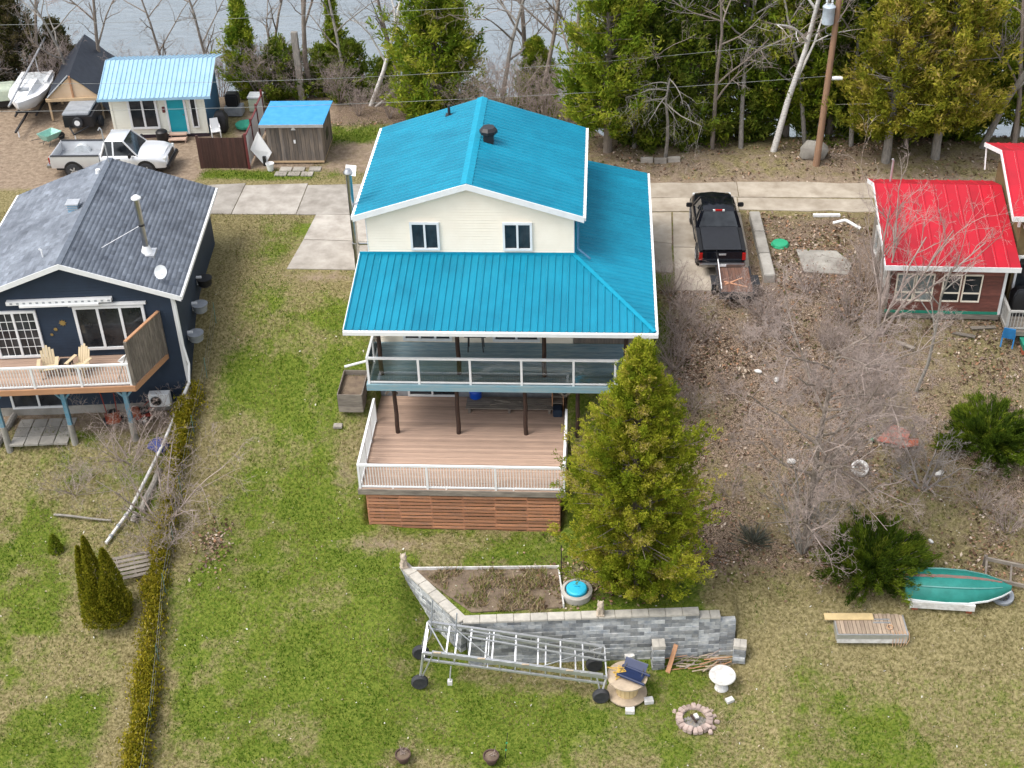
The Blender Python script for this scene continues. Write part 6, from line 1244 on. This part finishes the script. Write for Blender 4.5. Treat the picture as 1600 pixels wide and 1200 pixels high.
# cone shrub, small shrub, junipers
def cone_shrub(name, label, x, y, peaks, h, rad, seed, n, cols, size=.12, cat='shrub'):
    r = np.random.default_rng(seed); t = thing(name, label, cat, (x, y, Z(x, y) - .05)); Vs, Fs, Ts = [], [], []; k0 = 0
    for (px, py, ph, pr) in peaks:
        m = n // len(peaks); u = r.random(m) ** .8; az = r.uniform(0, 2 * PI, m); rr = pr * np.minimum(1, (u + .12) * 4) * (1 - u) ** .62 * (1 + .1 * np.sin(az * 6 + u * 17)) * r.uniform(.8, 1.05, m)
        P = np.stack([px + np.cos(az) * rr, py + np.sin(az) * rr, ph * u], 1); D = np.stack([np.cos(az) * .5, np.sin(az) * .5, .9 + 0 * az], 1) + r.normal(0, .35, (m, 3))
        V, F, T = sprays(P, D, size, size * .4, r, cols, np.clip(r.normal(len(cols) * .45, 1, m), 0, len(cols) - 1).astype(int)); Vs.append(V); Fs.append(F + k0); Ts.append(T); k0 += len(V)
    put('foliage', npmesh('foliage', np.concatenate(Vs), np.concatenate(Fs), 'foliage', np.concatenate(Ts)), t); put('stem', trunk_mesh(h * .8, .06, seed, 'bark'), t); return t
cone_shrub('thuja', 'dense cone shaped thuja with three leaders on the grass', -12.65, -11.2, ((-.5, .1, 3.35, .46), (-.14, 0, 3.9, .5), (.42, .0, 3.35, .62), (.3, -.2, 2.2, .72), (-.2, -.25, 1.9, .68)), 3.4, .9, 41, 26000, [(.13, .15, .013), (.23, .23, .02), (.33, .3, .028), (.42, .36, .04)])
cone_shrub('small_evergreen', 'small dark evergreen sprig growing alone in the left lawn', -15.35, -8.5, ((0, 0, .9, .3),), .8, .3, 42, 1800, GREENS)
def juniper(label, x, y, rad, h, seed, n_br=150):
    r = np.random.default_rng(seed); t = thing('juniper', label, 'juniper', (x, y, Z(x, y))); P_, D_, C_ = [], [], []; segs = []
    for i in range(n_br):
        az = r.uniform(0, 2 * PI); el = r.uniform(.15, 1.1); L = rad * r.uniform(.4, 1.25) * (1 if el < .7 else .85); d = np.array([math.cos(az) * math.cos(el), math.sin(az) * math.cos(el), math.sin(el) * h / rad * 1.1]); f = r.uniform(.25, 1, 26) ** .6
        p = d * L * f[:, None]; p[:, 2] += -.15 * L * f ** 2 + .12; p += r.normal(0, .06, p.shape)
        p = np.repeat(p[:, None], 11, 1) + r.normal(0, .055, (26, 11, 3)); P_.append(p.reshape(-1, 3)); D_.append(np.repeat(d[None], 26 * 11, 0) + np.array([0, 0, .15]) + r.normal(0, .3, (26 * 11, 3))); C_.append(np.clip(np.full(26 * 11, r.normal(1.8, 1.1)) + r.normal(0, .5, 26 * 11), 0, 4))
        segs.append((0, 0, .02, *(d * L * .8), .03, .008))
    V, F, T = sprays(np.concatenate(P_), np.concatenate(D_), .2, .032, r, [(.05, .085, .012), (.09, .14, .016), (.14, .2, .02), (.21, .26, .028), (.3, .32, .05)], np.concatenate(C_).astype(int)); put('foliage', npmesh('foliage', V, F, 'foliage', T), t)
    V, F = tube_mesh(segs, 4); put('stems', npmesh('stems', V, F, 'bark'), t); return t
juniper('spreading dark green juniper touching the upturned rowboat', 14.95, -8.75, 2.15, 1.9, 51, 190); juniper('spreading dark green juniper below the cabin side deck', 19.95, -3.5, 2.1, 1.9, 52, 180)
# hedge with wire fence
hd = thing('hedge', 'narrow yellow green clipped hedge running down between the two yards', 'hedge', (-11, -6, 0)); r = np.random.default_rng(61)
HL = [(-11.25, -2.0), (-11.45, -4.4), (-11.5, -6.5), (-11.2, -8.6), (-11.05, -9.9), (-10.85, -12.6), (-10.55, -14.8), (-10.2, -17.6)]
n = 60000; u = r.random(n); yy = -2.0 - 15.6 * u; xx = np.interp(-yy, [-p[1] for p in HL], [p[0] for p in HL]); dens = np.clip(.65 + 1.1 * (vnoise(yy, yy * 0, .55, 62) - .5), .15, 1); dens = np.where((yy > -8.3) & (yy < -4.6), dens * .45, dens); k = r.random(n) < dens
xx, yy = xx[k], yy[k]; hh = .85 * (.45 + .9 * vnoise(yy, 0 * yy, .45, 63)); hz = r.random(len(xx)) ** .7; wd = .42 * (1 - .45 * hz) * r.normal(0, .6, len(xx)) * (.6 + .9 * vnoise(yy, 0 * yy, .5, 64)) + .25 * (vnoise(yy, 0 * yy, .7, 65) - .5); zz_ = hs_(xx, yy)
P = np.stack([xx + wd + 11, yy + 6, zz_ + hz * hh], 1); D = r.normal(0, .5, P.shape) + np.array([0, 0, .8])
V, F, T = sprays(P, D, .13, .055, r, [(.17, .17, .016), (.28, .25, .024), (.4, .33, .032), (.48, .38, .045), (.5, .42, .18)], np.clip(r.normal(2, 1.1, len(P)), 0, 4).astype(int)); put('foliage', npmesh('foliage', V, F, 'foliage', T), hd)
stems = [(xx[i] + 11, yy[i] + 6, zz_[i] - .05, xx[i] + 11, yy[i] + 6, zz_[i] + .5, .02, .008) for i in range(0, len(xx), 160)]; V, F = tube_mesh(stems, 5); put('stems', npmesh('stems', V, F, 'bark'), hd)
wf = thing('wire_fence', 'thin wire fence on slim green stakes along the hedge', 'fence', (-10.7, -6, 0)); fx = []
for i in range(9):
    y = 1.0 - i * 2.3; x = np.interp(-y, [-p[1] for p in HL], [p[0] for p in HL]) + .38; z = Z(x, y); MB().tube((x + 10.7, y + 6, z - .1), (x + 10.7 + .02, y + 6, z + 1.0), .016, .016, 5).build('stake', 'stake_green', wf); fx.append((x + 10.7, y + 6, z))
mb = MB()
for a, b in zip(fx, fx[1:]):
    for q in (.2, .5, .8): mb.tube((a[0], a[1], a[2] + q), (b[0], b[1], b[2] + q), .005, .005, 3)
stuff(mb.build('wires', 'wire', wf))
# ---------------------------------------------------------------- leafless trees and brush
def bare(h, seed, r0=.12, spread=.55, levels=5, kids=(3, 5), droop=.05, up=.25, stems=1, twig_len=.5, lean=(0, 0), first=.25, ratio=.62, stem_spread=.35, n0=2, straight=1, twmin=.0055):
    r = np.random.default_rng(seed); thick, thin = [], []
    def grow(p, d, L, rad, lev):
        n = 4 if lev < 2 else 3; pts = [p]; q = p.copy(); dd = d.copy()
        for i in range(n):
            dd = unit(dd + r.normal(0, (.1 + .04 * lev) * (straight if lev == 0 else 1), 3) + np.array([0, 0, up * .12 - droop * lev * .08])); q2 = q + dd * L / n
            ra, rb = rad * (1 - .6 * i / n), rad * (1 - .6 * (i + 1) / n); (thick if ra > .022 else thin).append((*q, *q2, ra, rb)); q = q2; pts.append(q.copy())
        if lev >= levels: return
        k = int(r.integers(kids[0], kids[1] + 1)) + (n0 if lev == 0 else 0)
        for j in range(k):
            f = first + (1 - first) * (j + r.random()) / k if lev == 0 else r.uniform(.25, 1.0); s = min(int(f * n), n - 1); b = pts[s] + (pts[s + 1] - pts[s]) * (f * n - s)
            a = r.normal(0, 1, 3); a -= dd * a.dot(dd); nd = unit(dd * (1 - spread) + unit(a) * spread * 1.15 + np.array([0, 0, up * .3])); grow(b, nd, L * ratio * r.uniform(.65, 1.15) * (1.1 - .35 * f if lev == 0 else 1), max(twmin, rad * .45 * (1.2 - .5 * f)), lev + 1)
    for s in range(stems):
        a = 2 * PI * s / max(1, stems) + seed; d = unit(np.array([lean[0] + (stem_spread * math.cos(a) if stems > 1 else 0), lean[1] + (stem_spread * math.sin(a) if stems > 1 else 0), 1.0])); grow(np.array([.06 * math.cos(a) * (stems > 1), .06 * math.sin(a) * (stems > 1), -.15]), d, h * (r.uniform(.7, 1.05) if stems > 1 else 1), r0, 0)
    return thick, thin
def plant_bare(name, label, x, y, h, seed, m='bark', tw='twig', cat='tree', group=None, z=None, share=None, rz=0, sc=1, **kw):
    t = thing(name, label, cat, (x, y, (Z(x, y) if z is None else z)), rz, group); t.scale = (sc, sc, sc)
    if not share:
        a, b = bare(h, seed, **kw); ms = []
        if a: V, F = tube_mesh(a, 7); ms.append(('trunk' if cat == 'tree' else 'stems', npmesh('trunk', V, F, m, smooth=True)))
        if b: V, F = tube_mesh(b, 3); ms.append(('branches', npmesh('branches', V, F, tw)))
        share = ms
    for nm, me in share: put(nm, me, t)
    return share
plant_bare('bare_tree', 'tall leafless tree on the leafy slope with many upright stems at its base', 12.65, -7.6, 9.2, 101, 'bark', 'twig', r0=.13, levels=5, kids=(5, 7), spread=.6, ratio=.47, first=.2, n0=20, straight=.22, twmin=.005)
plant_bare('bare_shrub', 'cluster of slender grey stems around the foot of the tall leafless tree', 12.55, -7.75, 3.6, 102, 'pale_bark', 'grey_twig', cat='shrub', r0=.045, stems=9, levels=3, kids=(3, 4), spread=.4, ratio=.55, stem_spread=.32)
plant_bare('bare_tree', 'slim leafless tree standing before the cabin windows', 17.4, -1.45, 6.2, 103, 'pale_bark', 'twig', r0=.075, levels=4, kids=(3, 4), spread=.42, ratio=.48, lean=(.06, .0), first=.35)
plant_bare('bare_tree', 'leafless many stemmed tree fanning up over the red roof', 16.2, .75, 6.6, 104, 'twig', 'twig', r0=.06, stems=6, levels=4, kids=(3, 4), spread=.34, ratio=.5, stem_spread=.3, lean=(.12, 0))
plant_bare('bare_shrub', 'tangled leafless shrub beside the scrap sheets and juniper', 17.25, -5.1, 2.7, 105, 'grey_twig', 'grey_twig', cat='shrub', r0=.05, stems=6, levels=4, kids=(3, 4), spread=.5, stem_spread=.7, ratio=.55)
bs = plant_bare('brush_clump', 'pinkish bare brush growing behind the flat trailer', 8.6, 1.5, 1.7, 106, 'twig', 'twig', cat='brush', group='brush clumps on the slope', r0=.022, stems=12, levels=3, kids=(3, 4), twmin=.004, spread=.5, stem_spread=.6, ratio=.55)
BR = 'brush clumps on the slope'
for i, (x, y, sc, lab) in enumerate(((8.1, .8, .9, 'bare brush clump against the white downspout side of the house'), (10.9, .2, .7, 'bare brush clump below the end of the driveway'), (13.6, 3.0, .8, 'bare brush clump below the broken concrete slab'), (15.1, 1.4, 1.3, 'bare brush clump at the cabin side wall corner'), (14.2, .2, .9, 'bare brush clump on the slope before the cabin corner'),
        (15.3, -1.6, .7, 'bare brush clump between the slim tree and the tall leafless tree'), (12.1, .6, .7, 'bare brush clump midway between driveway end and cabin'), (20.2, -6.6, 1.0, 'grey bare brush clump on dry grass below the juniper'), (13.2, -1.6, .7, 'bare brush clump above the tall leafless tree'), (16.0, 3.4, 1.2, 'bare brush clump against the cabin weathered side boards'), (7.6, -1.2, .7, 'small brush clump under the upper deck end'), (16.6, -4.2, .7, 'low brush clump round the red scrap'), (7.9, 2.8, .9, 'bare brush clump close to the house by the old concrete strip'), (8.0, -.6, 1.0, 'bare brush clump beside the house downspout foot'), (8.6, -2.4, .8, 'bare brush clump behind the big cedar'))):
    plant_bare('brush_clump', lab, x, y, 1, 0, cat='brush', group=BR, share=bs, rz=1.7 * i, sc=sc)
bs2 = plant_bare('brush_clump', 'dense mauve grey brush clump below the driveway edge', 11.6, 1.6, 1.7, 108, 'twig', 'twig', cat='brush', group=BR, twmin=.004, r0=.018, stems=15, levels=3, kids=(3, 4), spread=.5, stem_spread=.8, ratio=.5)
rb = random.Random(12)
for i in range(7):
    x = rb.uniform(8.3, 20.5); y = rb.uniform(-5.5, 3.2) if x < 15.8 else rb.uniform(-6, -.8)
    if (x - 19.9) ** 2 + (y + 3.5) ** 2 < 5: continue
    plant_bare('brush_clump', 'low pale bare brush growing alone through the fallen leaves', x, y, 1, 0, cat='brush', group=BR, share=(bs2 if i % 3 else bs), rz=1.1 * i, sc=rb.uniform(.5, 1.0))
lb_ = plant_bare('bare_shrub', 'sprawling grey leafless shrub between the drain pipe and the raised deck', -13.4, -4.6, 2.6, 107, 'twig', 'twig', cat='shrub', r0=.03, stems=8, levels=4, kids=(3, 4), twmin=.0045, spread=.55, stem_spread=.9, ratio=.55)
for i, (x, y, sc, lab) in enumerate(((-11.6, -6.9, 1.35, 'grey leafless shrub overhanging the hedge near the weathered log'), (-11.3, -8.6, .75, 'small leafless shrub over the hedge beside the leaning pallet'), (-15.4, -5.8, .6, 'low leafless shrub in the left lawn below the deck posts'))):
    plant_bare('bare_shrub', lab, x, y, 1, 0, cat='shrub', share=lb_, rz=2.3 * i + 1, sc=sc)
log_('thin fallen grey branch lying curved on the left lawn', (-16.0, -6.7, Z(-16, -6.7) + .1), (-13.6, -7.1, Z(-13.6, -7.1) + .15), .05, 'pale_bark', 'fallen_branch')
yu = thing('dead_yucca', 'grey green spiky dead clump on the leaf covered slope', 'plant', (10.8, -7.4, Z(10.8, -7.4))); r = np.random.default_rng(70)
P = r.normal(0, .3, (260, 3)); P[:, 2] = np.abs(P[:, 2]) * .6 + .1; V, F, T = sprays(P, P + np.array([0, 0, .1]), .5, .04, r, [(.14, .15, .13), (.2, .2, .17), (.1, .11, .1)], r.integers(0, 3, 260)); put('blades', npmesh('blades', V, F, 'foliage', T), yu)
# lakeside leafless trees
BT = 'leafless trees along the lake'
def tk(**k): d = dict(levels=4, kids=(3, 4), spread=.5, ratio=.5, first=.3, group=BT); d.update(k); return d
plant_bare('birch_tree', 'white barked birch leaning beside the broad cedar', -7.5, 22.3, 9.5, 201, 'birch_bark', 'grey_twig', lean=(.16, 0), **tk(r0=.13, spread=.4))
plant_bare('birch_tree', 'thin white birch stem slanting out from the white birch foot', -7.3, 22.2, 4.2, 202, 'birch_bark', 'grey_twig', lean=(.85, .1), **tk(r0=.07, levels=3))
g1 = plant_bare('bare_tree', 'dark leafless tree with forking trunk behind the shed', -10.9, 23.6, 9.5, 203, 'bark', 'grey_twig', **tk(r0=.16))
g2 = plant_bare('bare_tree', 'grey leafless tree beyond the turquoise ridge', 1.9, 19.6, 10, 204, 'bark', 'grey_twig', **tk(r0=.14, kids=(4, 5)))
g3 = plant_bare('bare_tree', 'pale grey leafless tree before the dark cedars', 11.82, 15.9, 8.5, 205, 'pale_bark', 'twig', **tk(r0=.13, kids=(4, 5), spread=.55))
plant_bare('bare_tree', 'white and black barked leafless trunk leaning beside the utility pole', 13.35, 15.6, 11, 206, 'birch_bark', 'twig', lean=(.13, 0), **tk(r0=.17))
plant_bare('bare_tree', 'drooping dead tree with broken crown on the leafy bank', 8.1, 14.9, 4.6, 207, 'pale_bark', 'pale_bark', **tk(r0=.1, droop=1.1, up=-.5, spread=.75, ratio=.62, first=.7, levels=4, n0=4))
plant_bare('bare_tree', 'leafless trunk leaning outward behind the taller red roof wing', 23.4, 16.0, 10.5, 208, 'pale_bark', 'grey_twig', lean=(.22, 0), **tk(r0=.17))
for i, (x, y, k, sc, lab) in enumerate(((-22.6, 24.4, g1, .85, 'leafless tree bending behind the tarp shelter'), (-26.4, 24.6, g1, .8, 'leafless tree among the olive conifers'), (-19.2, 25.6, g2, .75, 'thin leafless tree standing right behind the cottage ridge'), (-29.2, 24.6, g2, .9, 'leafless tree beside the covered cart'), (-13.2, 24.8, g1, .75, 'leafless tree beside the slim green cedar'), (-5.9, 23.0, g2, .9, 'leafless tree between the birch and the broad cedar'),
        (-.3, 19.8, g3, 1.05, 'leafless tree close beside the broad cedar at the ridge'), (3.3, 18.4, g2, 1.05, 'leafless tree between the ridge and the twin trunked cedar'), (.9, 21.2, g1, 1.0, 'dark leafless tree farther out beyond the ridge'), (10.4, 15.8, g2, .85, 'thin leafless tree next to the drooping dead tree'), (17.2, 16.2, g3, 1.0, 'leafless tree between the pole and yellow cedar'), (24.8, 15.5, g2, 1.0, 'leafless tree beside the taller red roof wing'), (-16.6, 25.2, g2, .8, 'leafless tree standing off the cottage back corner'), (6.6, 15.9, g3, .9, 'thin leafless tree against the twin trunked cedar'), (15.0, 16.4, g3, .95, 'leafless tree behind the boulder'), (19.8, 16.0, g2, .9, 'leafless tree between the two yellow green cedars'), (-4.6, 21.6, g3, .9, 'leafless tree in front of the broad cedar'), (-8.7, 23.2, g3, .85, 'leafless tree between timber post and birch'), (-24.2, 23.8, g3, .8, 'leafless tree just behind the sailboat and shelter'), (-32, 23.8, g3, .9, 'leafless tree past the covered cart'))):
    plant_bare('bare_tree', lab, x, y, 1, 0, share=k, rz=1.9 * i, sc=sc, group=BT)
pk = plant_bare('brush_clump', 'pinkish twiggy thicket behind the turquoise roof ridge', .2, 18.6, 3.6, 210, 'twig', 'twig', cat='brush', group='lakeside thickets', r0=.035, stems=12, levels=4, kids=(3, 4), spread=.45, stem_spread=.45, ratio=.55)
for i, (x, y, sc, lab) in enumerate(((2.2, 18.2, .9, 'pinkish thicket between the ridge and the twin trunked cedar'), (-1.4, 18.8, .8, 'pinkish thicket at the foot of the broad cedar'), (-6.2, 20.6, .5, 'low grey thicket round the white birch foot'), (-7.9, 20.9, .4, 'low thicket beside the bright grass near the birch'), (-18.6, 24.6, .7, 'twiggy thicket behind the cottage roof'), (-21.5, 24.4, .7, 'twiggy thicket between shelter and cottage'), (-29, 23.6, .9, 'brown thicket behind the covered cart'), (-25.2, 24.2, .9, 'brown thicket behind the sailboat'), (-31, 22.4, .9, 'brown thicket at the edge of the dirt yard'), (-5.0, 20.2, .55, 'low thicket near the blue roofed house corner'), (-13.6, 23.2, .8, 'grey thicket behind the fenced yard chest'), (-11.8, 23.4, .7, 'grey thicket at the old timber post foot'), (-9.2, 22.6, .6, 'grey thicket behind the shed back corner'), (-16.2, 24.2, .7, 'grey thicket off the cottage back wall'), (4.0, 17.6, .8, 'thicket at the side of the twin trunked cedar'), (-33.5, 23.5, 1.1, 'brown thicket farthest along the dirt yard'))):
    plant_bare('brush_clump', lab, x, y, 1, 0, cat='brush', group='lakeside thickets', share=pk, rz=1.3 * i, sc=sc)

# bring each large thing's origin to its own foot
def rebase(t, loc):
    d = Vector(loc) - t.location
    t.location = loc
    for c in t.children: c.location = c.location - d
for t_, l_ in ((house, (0, 3.7, -4.6)), (ud, (1.5, -2.5, 0)), (ld, (0, -4, -4.7)), (rw, (4.6, -11.4, -6.5)), (gb, (1, -10.2, -4.9)), (bl, (2.2, -12.6, -6.4)), (hd, (-11, -9, Z(-11, -9))), (wf, (-10.7, -8, Z(-10.7, -8)))):
    rebase(t_, l_)
